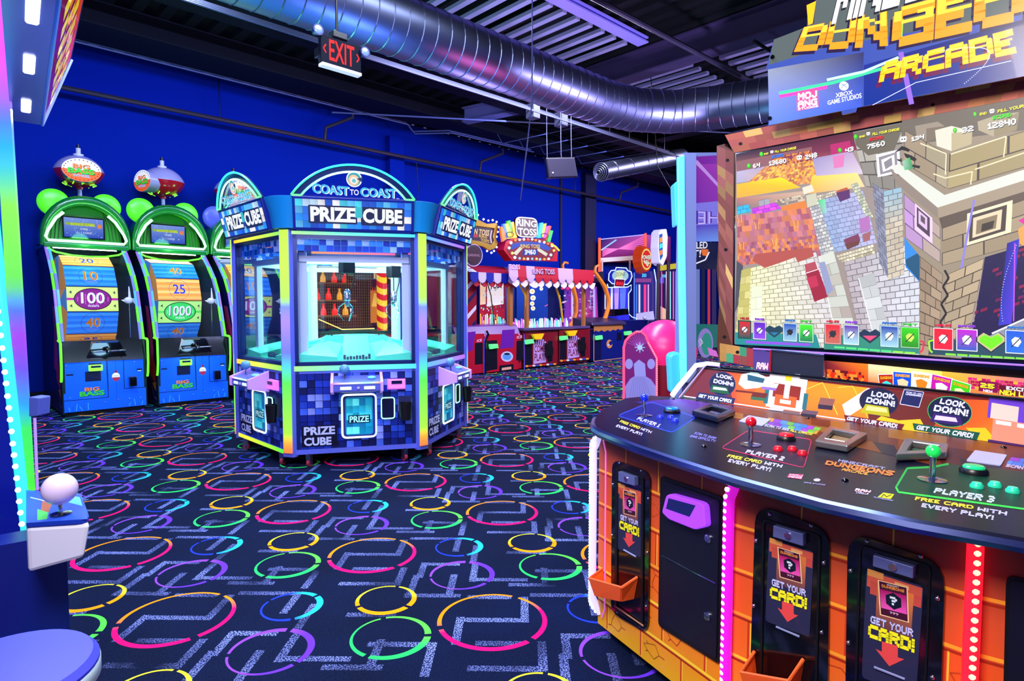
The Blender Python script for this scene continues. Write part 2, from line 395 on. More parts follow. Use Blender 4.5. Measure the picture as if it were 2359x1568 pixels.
q.face([(X0, Y0, ZC+.14), (XR, Y0, ZC+.14), (XR, YW+.1, ZC+.14), (X0, YW+.1, ZC+.14)])
q.build('ceiling', DECK, kind='structure')
def lit_ribs(name, x0, x1, y0, y1, n):  # lit deck ribs, their brightness put into a pale colour
    q = MB(); p = (x1-x0)/n
    for k in range(n): q.box(x0+k*p, x0+k*p+p*.32, y0, y1, ZC-.05, ZC-.003)
    o = q.build(name, LITRIB); return o
# trim: pilasters and the black header band under the deck
q = MB(); q.box(6.62, 6.95, YW-.16, YW, 0, 4.6); q.build('trim_1', WALLM, kind='structure')
q = MB(); q.box(12.6, 13.05, YW-.16, YW, 0, 4.8); q.build('trim_2', M('navy_paint', '#04082e', .6), kind='structure')
q = MB(); q.box(11.75, 11.82, YW-.03, YW, 0, 4.8); q.build('trim_3', MATS['navy_paint'], kind='structure')
q = MB(); q.box(X0, XR, YW-.06, YW, 0, .15); q.build('baseboard_back', BLK, kind='structure')
# ---- ceiling steel
def beam(name, p0, p1, w, h, mat, label, group=None, cat='beam'):
    p0, p1 = V(p0), V(p1); d = (p1-p0).normalized(); s = V((-d.y, d.x, 0)).normalized()*w/2; q = MB()
    def bar(s2, z0, z1):
        q.hexa([p0-s2+V((0, 0, z0)), p0+s2+V((0, 0, z0)), p0+s2+V((0, 0, z1)), p0-s2+V((0, 0, z1))], [p1-s2+V((0, 0, z0)), p1+s2+V((0, 0, z0)), p1+s2+V((0, 0, z1)), p1-s2+V((0, 0, z1))])
    bar(s, 0, .02); bar(s*.12, .02, h-.02); bar(s, h-.02, h)
    o = q.build(name, mat); tag(o, label, cat, group); return o
PUR = M('lavender_lit_flange', '#a79bff', .45)  # lavender colour stands in for purple light on the steel
beam('roof_beam', (X0, 9.1, 4.66), (XR, 9.1, 4.66), .62, .29, DARK, 'deep black roof girder nearest the blue back wall, parallel to it', None)
beam('roof_beam', (X0, 7.3, 4.6), (XR, 7.3, 4.6), .5, .34, DARK, 'black roof beam between the wall girder and the round duct')
beam('roof_beam', (10.9, Y0, 4.66), (10.9, 6.95, 4.66), .3, .28, DARK, 'black cross girder above the hanging speaker and duct elbow')
beam('roof_beam', (3.6, 4.9, 4.86), (7.2, 4.84, 4.86), .17, .08, PUR, 'short lavender-lit roof beam between the two patches of bright deck')
beam('roof_beam', (7.55, -1.5, 4.6), (7.55, 6.4, 4.6), .26, .34, M('mauve_steel', '#3a3050', .5), 'long mauve roof beam running over the duct towards the marquee')
beam('roof_beam', (7.3, 8.75, 4.66), (7.58, 7.6, 4.66), .2, .26, M('lilac_lit_steel', '#6a6888', .5), 'short grey, lilac-lit cross beam between the round duct and the blue back wall')  # lilac tint is light on the grey beam, put into its colour
tag(lit_ribs('lit_deck_patch', 4.5, 7.3, 5.05, 6.3, 11), 'patch of deck ribs coloured pale as lit left of the lavender-lit beam', 'deck')
tag(lit_ribs('lit_deck_patch', 8.15, 9.6, 4.8, 6.1, 6), 'small patch of deck ribs coloured pale as lit above the duct elbow', 'deck')
tag(lit_ribs('lit_deck_patch', 8.2, 10.2, 2.6, 4.4, 7), 'patch of deck ribs coloured pale as lit beside the marquee corner', 'deck')
# ---- spiral duct
DUCT = M('spiral_duct_metal', '#7c84a4', .4, 1)
def duct(path, r, name, label, seam=.16, n=28):
    t = thing(name, label, 'duct', path[0]); P = [V(p) for p in path]
    q = MB(); q.tube(P, r, n); q.build('duct_tube', DUCT, t, world=True, smooth=True)
    q = MB()
    for a, b in zip(P[:-1], P[1:]):
        d = (b-a); L = d.length; k = 0
        while k*seam < L:
            c = a+d*(k*seam/L); e = d.normalized(); q.tube([c-e*.006, c, c+e*.006], [r+.001, r+.007, r+.001], n, cap=False); k += 1
    o = q.build('duct_seam', DUCT, t, world=True); return t
DP = [(-1.5, 5.05, 3.95), (6.5, 4.95, 3.95), (7.0, 4.85, 3.95), (7.45, 4.55, 3.95), (7.7, 4.1, 3.95), (7.95, 3.2, 3.95), (8.1, 2.4, 3.95)]
d1 = duct(DP, .28, 'ventilation_duct', 'big round spiral metal duct crossing the ceiling with an elbow')
q = MB(); q.tube([(8.1, 2.4, 3.95), (8.25, 1.9, 3.95)], [.285, .12], 24); q.build('end_cap', BLK, d1, world=True, smooth=True)
# ================================================================ the big four-player dungeon game at the right
def slab(pl, pts, off, th): return MB().ext(pl.q(pts, off), pl.n*-th)
M0 = V((1.6705, .518, 0)); R_ = V((-.07, -.9976, 0)).normalized(); F_ = V((.9976, -.07, 0)).normalized()
L1, L2, L3, L4 = V((1.892, 1.453, 0)), V((1.693, .801, 0)), V((1.648, .235, 0)), V((1.759, -.439, 0))
def Z(p, z): return V((p.x, p.y, z))
mc = thing('arcade_game_cabinet', 'big four-player dungeon arcade game with orange brick front and large screen', 'arcade game', (M0.x, M0.y, 0))
BL_ = M0-R_*.948+F_*1.5; BR_ = M0+R_*.948+F_*1.5
foot = [L1, L2, L3, L4, BR_, BL_]
MB().hexa([Z(p, .04) for p in foot], [Z(p, .80) for p in foot]).build('cabinet_body', M('dark_maroon_panel', '#3a1420', .4), mc, world=True)
ft = [p+F_*.04 for p in (L1, L2, L3, L4)]+[BR_, BL_]
MB().hexa([Z(p, 0) for p in ft], [Z(p, .04) for p in ft]).build('plinth', BLK, mc, world=True)
P1 = Pl(L1, (L2-L1).cross(V((0, 0, 1)))); P2 = Pl(L2, (L3-L2).cross(V((0, 0, 1)))); P3 = Pl(L3, (L4-L3).cross(V((0, 0, 1))))
# orange dungeon brick print on the three front facets
def facet_art(name, a, b, n, seed):
    u = (b-a); L = u.length; u.normalize(); nn = V((u.y, -u.x, 0))
    if nn.dot(CAM-a) < 0: nn = -nn
    q = MB(); rnd = random.Random(seed); o = nn*.001
    def P(x, z, k=0): return Z(a+u*x+nn*(.001+k*.0003), z)
    cs = ['#e8b820', '#f0901c', '#ef6a1e', '#e2561f', '#c04a2a', '#8a3c34']
    def cz(z): t = max(0, min(.999, z/.8))*5; i = int(t); return lerpc(cs[i], cs[i+1], t-i)
    for k in range(16):
        z0, z1 = .04+k*.76/16, .04+(k+1)*.76/16; q.gface([P(0, z0), P(L, z0), P(L, z1), P(0, z1)], [cz(z0), cz(z0), cz(z1), cz(z1)])
    def line(x0, z0, x1, z1, w, c):
        d = math.hypot(x1-x0, z1-z0); nx, nz = -(z1-z0)/d*w/2, (x1-x0)/d*w/2
        q.face([P(x0+nx, z0+nz, 1), P(x1+nx, z1+nz, 1), P(x1-nx, z1-nz, 1), P(x0-nx, z0-nz, 1)], c)
    rows = [.04, .15, .27, .40, .53, .66, .79]
    for j, z in enumerate(rows[1:-1]):
        line(0, z, L, z, .009, '#ffd83a' if j < 2 else '#f7a02c'); line(0, z-.011, L, z-.011, .007, '#a02a12')
    for j in range(6):
        x = .05+.09*(j % 2)+rnd.random()*.05
        while x < L-.02:
            line(x, rows[j]+.006, x, rows[j+1]-.012, .006, '#b23a14' if j > 3 else '#c8371a'); line(x+.007, rows[j]+.006, x+.007, rows[j+1]-.012, .004, '#ffc43c')
            if rnd.random() < .6:      # cracked stone pattern in this block
                cx = x+.06; cz_ = (rows[j]+rows[j+1])/2; pts = [(cx+rnd.uniform(.02, .05)*math.cos(i), cz_+rnd.uniform(.015, .04)*math.sin(i)) for i in range(6)]
                for i in range(6): line(*pts[i], *pts[(i+1) % 6], .004, '#b8421a' if j > 0 else '#a86a10')
                for i in range(0, 6, 2): line(*pts[i], cx+(pts[i][0]-cx)*1.7, cz_+(pts[i][1]-cz_)*1.4, .004, '#b8421a')
            x += .17+rnd.random()*.05
    return q.build('front_art_panel', PRINT, mc, world=True)
facet_art('a', L1, L2, 0, 3); facet_art('b', L2, L3, 0, 5); facet_art('c', L3, L4, 0, 8)
# vertical LED tubes at the corners
def led_post(base, c_hot, c_edge, curve, z0=.08, z1=.80, n=34, dots=True, rad=.016):
    d = (base-V((M0.x+.6, M0.y, 0))); d.normalize(); pts = []
    for k in range(13):
        t = k/12; z = z0+(z1-z0)*t; e = max(0, abs(t-.5)*2-.86)/.14; pts.append(Z(base+d*(.022-curve*e*e), z))
    h = MB().tube(pts, rad, 10); h.build('light_tube', M('tube_'+c_edge.strip('#'), c_edge, .25, emit=1.1), mc, world=True, smooth=True)
    if dots:
        q = MB(); q.col(c_hot)
        for k in range(n):
            z = z0+(z1-z0)*(k+.5)/n; e = max(0, abs((k+.5)/n-.5)*2-.86)/.14; q.sphere(Z(base+d*(.034-curve*e*e), z), .0075, 8, 5)
        q.build('light_dots', LED, mc, world=True, smooth=True)
led_post(L1, '#ffffff', '#b9b4ff', .03, dots=True, n=60, rad=.013); led_post(L2, '#ffd8ff', '#c014b8', .03); led_post(L3, '#ffe0a0', '#ff1a30', .0); led_post(L4, '#ffd8ff', '#c014b8', .02)
for p, z0, z1, x in ((L1, .10, .78, .045),):
    dd = (L2-L1).normalized(); nn = P1.n
    MB().tube([Z(p+dd*.03+nn*.004, .785), Z(p+dd*.048+nn*.004, .74), Z(p+dd*.05+nn*.004, .12), Z(p+dd*.03+nn*.004, .075)], .003, 6).build('trim_line', M('pink_trim', '#e070d0', .3, emit=.5), mc, world=True)
# ---- control deck
CZ = .84; PC = flat(CZ)
ol = [(1368, 972), (1372, 960), (1390, 943), (1440, 917), (1500, 911), (1567, 915)]
fr_ = [(1371, 982), (1383, 990), (1470, 1024), (1565, 1056), (1700, 1098), (1900, 1152), (2100, 1195), (2359, 1240)]
top = [PC.at(*p) for p in ol]; fe = [PC.at(*p) for p in fr_]
ext_r = M0+R_*1.0-F_*.05; e2 = M0+R_*1.0+F_*.8; sl_r = PC.at(2359, 1028); sl_d = (PC.at(2359, 1028)-PC.at(1567, 915)).normalized()
deck = fe[::-1]; deck = top+[PC.at(1831, 954), sl_r, sl_r+sl_d*.75, Z(L4+R_*.06, CZ), Z((L3+L4)/2-F_*.05, CZ)]+deck
COUNT = M('navy_gloss_deck', '#02041a', .25, coat=0, spec=.22)
MB().ext(deck, (0, 0, -.03)).build('control_deck', COUNT, mc, world=True)
MB().tube([p-V((0, 0, .015)) for p in top[:2][::-1]]+[p-V((0, 0, .015)) for p in fe]+[Z((L3+L4)/2-F_*.05, CZ-.015), Z(L4+R_*.06, CZ-.015)], .0165, 8).build('chrome_edge', M('edge_chrome', '#6a78b0', .22, 1), mc, world=True, smooth=True)
A = Art(PC, .0004, .00001)
# pixel print along the back of the deck
rnd = random.Random(4)
bk = [(1701, 937), (1831, 954), (1960, 973), (2061, 989), (2171, 1006), (2359, 1028)]
A.grad([(1567, 918), (1701, 938), (1660, 975), (1460, 925)], ['#5a2f9a', '#5a2340', '#2a1a50', '#20206a'])
brn = ['#6b3018', '#5a2216', '#7a4020', '#4a1c1a', '#8a5a20', '#5c2a1e']
A.bricks([(1690, 936), (2359, 1030), (2359, 1085), (1690, 962)], 15, 2, brn, '#3c1a20', m=0, jit=.15, seed=2)
A.bricks([(1860, 988), (2359, 1082), (2359, 1120), (1890, 1010)], 10, 1, brn+['#141828', '#141828', '#181c30'], None, m=0, jit=.15, seed=6)
# player pads
def pad(quad, fill, edge, wd=3):
    r = rr(quad, .12, 3); A.poly(r, fill); A.lines(r+[r[0]], wd, edge)
pad([(1422, 957), (1500, 925), (1603, 961), (1548, 996)], '#0d1a6e', '#2c46e0', 2)
pad([(1661, 1031), (1725, 990), (1870, 1012), (1852, 1077)], '#24122e', '#d0225a', 1.6)
r3 = [(2064, 1122), (2090, 1078), (2150, 1075), (2185, 1068), (2420, 1092), (2420, 1180), (2070, 1133)]
A.poly(r3, '#0c3a28'); A.lines(r3[4:]+r3[:4], 4, '#35f04a'); A.lines(r3[:4], 3, '#1a9a44')
# deck lettering
A.text('PLAYER 1', [(1472, 960), (1524, 977), (1517, 984), (1466, 966)], '#c9c8f8')
A.text('FREE CARD', [(1431, 967), (1476, 983), (1472, 988), (1427, 972)], '#f4e03a')
A.text('WITH', [(1479, 984), (1503, 993), (1499, 998), (1475, 989)], '#c9c8f8'); A.text('EVERY PLAY!', [(1423, 977), (1481, 997), (1477, 1003), (1418, 982)], '#c9c8f8')
A.text('PLAYER 2', [(1722, 1035), (1810, 1052), (1803, 1061), (1716, 1043)], '#d8d4ee')
A.text('FREE CARD', [(1679, 1046), (1757, 1061), (1753, 1068), (1674, 1052)], '#f0e04a')
A.text('WITH', [(1764, 1062), (1804, 1070), (1800, 1077), (1760, 1069)], '#c9c8f8'); A.text('EVERY PLAY!', [(1681, 1056), (1778, 1077), (1774, 1086), (1676, 1063)], '#c9c8f8')
A.text('PLAYER 3', [(2156, 1123), (2294, 1143), (2288, 1158), (2150, 1134)], '#c8d8ee')
A.text('FREE CARD', [(2110, 1143), (2243, 1164), (2242, 1172), (2107, 1151)], '#f4e03a')
A.text('WITH', [(2253, 1167), (2321, 1178), (2319, 1187), (2251, 1175)], '#c9c8f8'); A.text('EVERY PLAY!', [(2125, 1158), (2290, 1187), (2288, 1197), (2122, 1167)], '#c9c8f8')
A.text('SCAN TO SWAP', [(1602, 994), (1652, 1007), (1648, 1012), (1598, 999)], '#7a78c8'); A.text('GAME DIFFICULTY!', [(1592, 1001), (1650, 1013), (1646, 1018), (1588, 1006)], '#7a78c8')
# card strip beside player 2 and player 3 (artwork blocks and lettering)
for q4, cs_ in (([(1770, 961), (1893, 985), (1880, 1000), (1758, 977)], ['#2a78e0', '#8a3ac0', '#d08a2a', '#5ab040']), ([(2330, 1052), (2420, 1064), (2410, 1082), (2318, 1068)], ['#2a78e0', '#8a3ac0'])):
    A.bricks(q4, len(cs_)*2, 2, cs_, '#1a2a50', m=.04, jit=.3, seed=9)
A.text('SCAN TO SEE', [(1763, 976), (1820, 987), (1816, 992), (1760, 981)], '#c9c8f8'); A.text('ALL CARDS!', [(1823, 988), (1874, 997), (1870, 1002), (1819, 993)], '#f0e04a')
A.text('SCAN', [(2320, 1068), (2359, 1074), (2356, 1081), (2316, 1074)], '#c9c8f8')
# logo lettering and maker marks
A.text('MINECRAFT', [(1933, 1057), (2040, 1076), (2038, 1082), (1930, 1063)], '#9a96b8')
A.text('DUNGEONS', [(1905, 1060), (2062, 1085), (2055, 1096), (1900, 1069)], '#e8823a', sh=(1.2, 1.5), shc='#4a1810'); A.text('ARCADE', [(1942, 1078), (2002, 1087), (1998, 1094), (1938, 1083)], '#e8a04a')
A.poly([(1818, 1090), (1852, 1092), (1846, 1104), (1812, 1099)], '#a02a5a'); A.text('MOJ', [(1820, 1091), (1850, 1094), (1848, 1097), (1818, 1094)], '#f0c8e0'); A.text('ANG', [(1818, 1095), (1848, 1098), (1846, 1102), (1816, 1099)], '#f0c8e0')
A.poly(ell(1882, 1105, 8, 3.5, 14), '#b8b8e0'); A.text('GAME STUDIOS', [(1853, 1109), (1902, 1115), (1900, 1118), (1851, 1112)], '#8a88b8')
A.text('RAW', [(1972, 1124), (2007, 1129), (2004, 1134), (1969, 1130)], '#e0d8f0', shc='#a02030', sh=(1, 1)); A.text('THRILLS', [(1972, 1131), (2002, 1135), (2000, 1139), (1970, 1136)], '#c8c0e0')
A.poly([(2035, 1134), (2060, 1138), (2052, 1149), (2022, 1144)], '#d8e018'); A.lines([(2030, 1145), (2036, 1138), (2042, 1144), (2054, 1139)], 2, '#101018'); A.text('PLAYMECHANIX', [(2014, 1143), (2058, 1151), (2056, 1154), (2012, 1146)], '#9896c8')
A.build('deck_print', MV('deck_ink', .35, spec=.15), mc)
# scan card plates without codes
for k, q4 in enumerate(([(1725, 956), (1776, 965), (1757, 980), (1702, 969)], [(2246, 1036), (2320, 1047), (2306, 1071), (2226, 1060)])):
    MB().ext(PC.q(rr(q4, .08, 2), .0035), (0, 0, -.003)).build('scan_plate', M('pale_plate', '#b4b8e0', .4), mc, world=True)
# bolts
for x, y in ((1551, 919), (1427, 966), (1622, 1028), (1861, 964), (1947, 1106), (2312, 1031)):
    p = PC.at(x, y); MB().sphere(p+V((0, 0, .002)), .009, 10, 6, (1, 1, .6)).build('deck_bolt', BLKG, mc, world=True, smooth=True)
def stick(base, colr, h=.066, rb=.0175):
    p = PC.at(*base); t = thing('arcade_joystick', None, None); t.parent = mc; t.location = p-wloc(mc); t['label'] = colr[0]+' ball-top joystick'
    MB().lathe([(.03, 0), (.034, .001), (.034, .003), (.012, .0045), (.012, .006)], p, n=28).build('dust_washer', CHR, t, world=True, smooth=True)
    MB().cyl(p, p+V((0, 0, h)), .0075, n=12).build('shaft', CHR, t, world=True, smooth=True)
    MB().sphere(p+V((0, 0, h+rb*.7)), rb, 20, 12).build('ball_top', M(colr[0]+'_ball', colr[1], .22, emit=colr[2], coat=.6), t, world=True, smooth=True)
stick((1484, 958), ('blue', '#1030d8', .15)); stick((1729, 1025), ('red', '#c80820', .12)); stick((2147, 1106), ('green', '#1fd85a', .35))
def button(x, y, r, colr, h=.012, big=False, name='push_button'):
    p = PC.at(x, y); t = thing(name, None, None); t.parent = mc; t.location = p-wloc(mc)
    MB().lathe([(r*1.2, 0), (r*1.2, h*.5), (r*1.02, h*.8), (r*.98, h*.55)], p, n=22).build('button_ring', M(colr[0]+'_ring', colr[1], .3) if not big else BLK, t, world=True, smooth=True)
    MB().lathe([(r*.93, h*.4), (r*.93, h*.95), (r*.8, h*1.15), (0, h*1.2)], p, n=22).build('button_cap', M(colr[0]+'_cap', colr[1], .2, emit=colr[2], coat=.5), t, world=True, smooth=True)
bb = ('blue', '#2438e8', .3); rb_ = ('red', '#d8142a', .25); gb = ('teal', '#28d8a8', .3)
button(1548, 950, .030, ('sky', '#0a78e0', .3), .02, True, 'start_button')
for p in ((1521, 963), (1545, 964), (1555, 971)): button(*p, .0125, bb)
button(1811, 1013, .026, ('crimson', '#d01020', .3), .02, True, 'start_button')
for p in ((1792, 1037), (1825, 1037), (1848, 1047)): button(*p, .0125, rb_)
button(2243, 1090, .028, ('emerald', '#18c880', .4), .02, True, 'start_button')
for p in ((2250, 1123), (2292, 1121), (2333, 1134)): button(*p, .0125, gb)
# card reader trays on the deck
def reader(q, mcol, slot):
    t = thing('card_reader', None, None); t.parent = mc; t.location = PC.at(*q[0])-wloc(mc)
    c = sum((V((a, b, 0)) for a, b in q), V())/4; inn = [(c.x+(a-c.x)*.62, c.y+(b-c.y)*.62-1) for a, b in q]
    MB().ring(PC.q(q, .002), PC.q(inn, .002), (0, 0, .022)).build('reader_frame', mcol, t, world=True, bevel=.004)
    MB().ext(PC.q(inn, .006), (0, 0, -.004)).build('reader_glass', slot, t, world=True)
    for s in (0, 1):
        a, b = PC.at(*inn[s*2]), PC.at(*inn[s*2+1]); a.z = b.z = CZ+.02; MB().tube([a, b], .003, 6).build('reader_lip', CHR, t, world=True)
reader([(1636, 940), (1694, 956), (1653, 974), (1594, 957)], M('smoked_chrome', '#555a6a', .2, .9), M('reader_silver', '#9a98c0', .2, .6))
reader([(1912, 993), (1998, 1011), (1952, 1042), (1877, 1029)], M('grey_chrome', '#9a9a9c', .25, .8), M('reader_tan', '#a88858', .2, .2))
reader([(2085, 1023), (2186, 1038), (2180, 1058), (2063, 1062)], MATS['grey_chrome'], M('reader_green', '#0f5a38', .15, .2))
# ---- slanted instruction panel behind the deck
sA, sB, sC = PC.at(1567, 915), PC.at(2359, 1028), flat(.99).at(1618, 842)
PS = Pl(sA, (sB-sA).cross(sC-sA))
MB().ext(PS.q([(1560, 916), (2900, 1107), (2900, 975), (1618, 840)], -.001), PS.n*-.03).build('instruction_panel', BLK, mc, world=True)
S = Art(PS, .0006, .000012)
S.poly([(1575, 912), (2420, 1036), (2420, 930), (1620, 850)], '#6a1e1e')
S.grad([(1660, 928), (2000, 978), (2000, 893), (1680, 858)], ['#d8451a', '#f06a10', '#f58a10', '#e04818'])
S.grad([(1660, 928), (1700, 934), (1690, 859), (1640, 853)], ['#9a2a1c', '#d8451a', '#d8451a', '#7a2020']); S.poly([(1580, 912), (1690, 931), (1672, 856), (1621, 851)], '#5e1b24')
S.poly([(2000, 978), (2160, 1003), (2150, 915), (2010, 892)], '#5c1c16'); S.grad([(2140, 1000), (2420, 1040), (2420, 928), (2190, 918)], ['#a83a14', '#f0901c', '#f06a18', '#b83c18'])
for x in (1770, 1860, 1930): S.lines([(x, 900-(x-1770)*.05), (x+35, 870+(x-1770)*.12), (x+70, 960+(x-1900)*.1)], 2, '#ffb030')
S.lines([(1575, 912), (2420, 1036)], 2.2, '#e8e0f0')
# a generic pale block-armour mask and chunky stone shapes
def blocky(cx, cy, s, sk, cols):
    def P(x, y): return (cx+(x+sk*y)*s, cy+(y+.16*x)*s)
    def B(x0, y0, x1, y1, c): S.poly([P(x0, y0), P(x1, y0), P(x1, y1), P(x0, y1)], c)
    for b in cols: B(*b)
blocky(1812, 905, 6.2, -.14, [(-7, -6, 7, 6, '#c8c2be'), (-4, -8, 4, -5, '#c8c2be'), (-5, -3, 5, 2, '#7a1c10'), (-4, 1, 4, 5, '#e0501c'), (-1, -4, 1, 2, '#d8d2cc'), (-1.2, -7, 1.2, -4.5, '#f0c020'), (-2, 2.6, 2, 4, '#e8ddd8'), (-8, -1, -6.4, 5, '#1e5a60'), (6.4, -1, 8, 5, '#1e5a60')])
for x, y, w_, h_, c1, c2 in ((1775, 935, 34, 14, '#b9a8a0', '#2a1c2a'), (1805, 944, 40, 12, '#6a5050', '#241824'), (1850, 943, 36, 14, '#5a4048', '#20182c'), (1890, 915, 34, 26, '#7a4a40', '#2a1a30'), (1700, 890, 40, 12, '#d8501c', '#5a1a10'), (1735, 902, 34, 18, '#5a1a14', '#2a5a3a'), (1760, 880, 34, 16, '#e8e0d8', '#7a5ac0')):
    S.poly([(x, y), (x+w_, y+w_*.12), (x+w_-5, y+h_*.6+w_*.12), (x-5, y+h_*.6)], c1); S.poly([(x-5, y+h_*.6), (x+w_-5, y+h_*.6+w_*.12), (x+w_-7, y+h_+w_*.1), (x-6, y+h_)], c2)
S.poly([(1701, 884), (1708, 862), (1738, 856), (1765, 868), (1790, 866), (1772, 884), (1748, 893), (1716, 896)], '#b8d8d8'); S.poly([(1722, 862), (1762, 872), (1758, 882), (1722, 876)], '#1c4a5a')
S.poly([(1940, 932), (2000, 893), (2012, 897), (2000, 930), (1950, 962)], '#c8c4cc')
S.poly([(2000, 980), (2030, 958), (2070, 968), (2120, 965), (2140, 1000), (2060, 990)], '#f0a818'); S.poly([(2225, 985), (2270, 985), (2300, 1020), (2250, 1012)], '#f0a818')
# plain purple and pink block shapes at the panel's right end
blocky(2330, 970, 7, -.1, [(-8, -7, 8, 0, '#5a35a8'), (-7, -5, 2, 0, '#e8b0a0'), (-6, 0, 8, 7, '#e07a60'), (-5, .4, 0, 1.6, '#f8f0f0'), (2, .4, 7, 1.6, '#f8f0f0'), (-7, 7, 8, 9, '#401c50')])
def look(cx, cy, rx, ry, rim, q1, q2, ban, bc, tq, card):
    S.poly(ell(cx, cy, rx, ry, 28, .12), '#0e1230'); e = ell(cx, cy, rx, ry, 28, .12); S.lines(e+[e[0]], 1.5, rim)
    S.poly(card[0], card[1]); S.poly(card[2], card[3])
    S.text('LOOK', q1, '#d0d0f8'); S.text('DOWN!', q2, '#d0d0f8')
    S.poly(ban, bc); S.text('GET YOUR CARD!', tq, '#dcdcfa', sh=(1, 1.2))
look(1664, 884, 30, 27, '#1c2c60', [(1651, 860), (1688, 867), (1686, 875), (1650, 868)], [(1645, 872), (1690, 881), (1689, 890), (1643, 881)], [(1610, 903), (1694, 917), (1690, 931), (1602, 918)], '#151a44', [(1612, 907), (1686, 920), (1684, 928), (1608, 914)], ([(1640, 886), (1676, 892), (1680, 908), (1636, 902)], '#0f4a28', [(1644, 890), (1672, 894), (1676, 900), (1642, 896)], '#b8d0c8'))
look(2025, 925, 45, 32, '#4a1a3a', [(2009, 900), (2062, 908), (2060, 920), (2006, 912)], [(1998, 914), (2062, 924), (2061, 937), (1994, 926)], [(1944, 955), (2084, 977), (2076, 992), (1948, 970)], '#5a0f1c', [(1953, 959), (2068, 976), (2066, 986), (1950, 967)], ([(1994, 930), (2046, 938), (2050, 960), (1982, 950)], '#a09810', [(1998, 934), (2042, 941), (2044, 950), (1994, 944)], '#e0dc70'))
look(2188, 948, 51, 35, '#35a050', [(2168, 917), (2226, 926), (2222, 940), (2164, 929)], [(2154, 932), (2232, 944), (2229, 959), (2150, 946)], [(2102, 974), (2258, 996), (2250, 1014), (2106, 990)], '#0a4630', [(2114, 979), (2244, 998), (2240, 1009), (2110, 988)], ([(2152, 950), (2212, 959), (2218, 980), (2142, 970)], '#2c1458', [(2156, 956), (2202, 962), (2206, 972), (2152, 966)], '#c8b0d8'))
S.poly([(2083, 897), (2128, 903), (2117, 938), (2073, 930)], '#161a48'); r = [(2083, 897), (2128, 903), (2117, 938), (2073, 930), (2083, 897)]; S.lines(r, 1.5, '#c8c8f0'); S.text('SCAN TO JOIN', [(2088, 901), (2124, 906), (2123, 909), (2087, 904)], '#c8c8f0'); S.text('LEADERBOARD', [(2087, 905), (2123, 910), (2122, 914), (2086, 909)], '#c8c8f0')
S.build('instruction_print', MV('panel_print', .5, emit=.3, coat=0, spec=.1), mc)
MB().tube(PS.q([(1564, 916), (1625, 842), (1660, 846)], .012), .004, 6).build('panel_trim', M('lilac_trim', '#b090e0', .3, emit=.4), mc, world=True)
a = PS.at(1560, 912, .02); b = PS.at(1615, 846, .02); sd = F_*.10-R_*.005
MB().tube([a-R_*.03, a.lerp(b, .3)-R_*.035, a.lerp(b, .75)-R_*.035, b-R_*.03+V((0, 0, .008)), b+R_*.02+F_*.03+V((0, 0, .018)), b+R_*.07+F_*.06+V((0, 0, .012))], .013, 10).build('light_tube', M('white_tube', '#dcd8ff', .25, emit=1.3), mc, world=True, smooth=True)
MB().tube([p for p in PS.q([(1618, 842), (2360, 921), (2800, 968)], .01)], .006, 6).build('panel_rim', BLKG, mc, world=True)
# ---- screen, bezel, lower housing
TD = 1.2; PT = Pl(M0+F_*TD, F_)
upz = [(1652, 336), (1670, 332), (1670, 311), (2500, 135), (2500, 900), (1735, 850), (1735, 832), (1655, 815), (1657, 700), (1650, 640)]
MB().ext([M0-R_*.80+F_*(TD+.03)+V((0, 0, .84)), M0+R_*.9+F_*(TD+.03)+V((0, 0, .84)), M0+R_*.9+F_*(TD+.03)+V((0, 0, 2.05)), M0-R_*.80+F_*(TD+.03)+V((0, 0, 2.05))], F_*.22).build('screen_housing', BLK, mc, world=True)
BZ = M('bezel_board', '#5a3018', .45)
slab(PT, [(1670, 311), (3070, 16), (2992, 102), (1690, 352)], .012, .03).build('bezel_top', BZ, mc, world=True)
slab(PT, [(1651, 336), (1670, 331), (1670, 336), (1692, 351), (1688, 800), (1735, 804), (1735, 846), (1656, 830), (1651, 790), (1657, 700), (1651, 620), (1655, 560), (1662, 555), (1662, 510), (1654, 505), (1654, 430), (1651, 400)], .012, .03).build('bezel_side', BZ, mc, world=True)
B = Art(PT, .0125, .00001)
pal = ['#b86850', '#a85a4c', '#c07848', '#c8a450', '#a04c48', '#c46a54', '#b05a54', '#d0a860', '#b86250', '#a85650']
slab(PT, [(2990, 100), (3070, 16), (3040, 885), (2942, 862)], .012, .03).build('bezel_side', BZ, mc, world=True)
B.bricks([(2992, 100), (3070, 40), (3038, 880), (2944, 862)], 2, 14, pal, '#7a3c2c', m=0, off=0, seed=19, jit=.2)
B.bricks([(1670, 311), (3070, 16), (2992, 102), (1692, 352)], 34, 3, pal, '#7a3c2c', m=0, off=.5, seed=11, jit=.2)
B.bricks([(1652, 336), (1690, 350), (1687, 798), (1657, 700)], 2, 17, ['#8a5048', '#7a443c', '#9a5e50', '#a07c50', '#c8a868', '#905450', '#884c48', '#84484a'], '#7a443c', m=0, off=0, seed=12, jit=.2)
B.bricks([(1658, 790), (1735, 803), (1735, 845), (1658, 830)], 5, 2, ['#8a4a40', '#c09048', '#a03840', '#7a3a30', '#40a070'], '#5a3028', m=0, off=0, seed=13)
for x, y in ((1706, 331), (1676, 369), (1672, 575), (1669, 776), (1699, 811), (2149, 241)): B.poly(ell(x, y, 4.5, 4, 12), '#100c10')
B.build('bezel_print', PRINTD, mc)
slab(PT, [(1691, 347), (2990, 102), (2942, 862), (1687, 799)], .008, .02).build('screen_border', BLKG, mc, world=True)
T = Art(PT, .0085, .000012)
T.poly([(1695, 355), (2984, 110), (2938, 850), (1692, 792)], '#9a8c88')
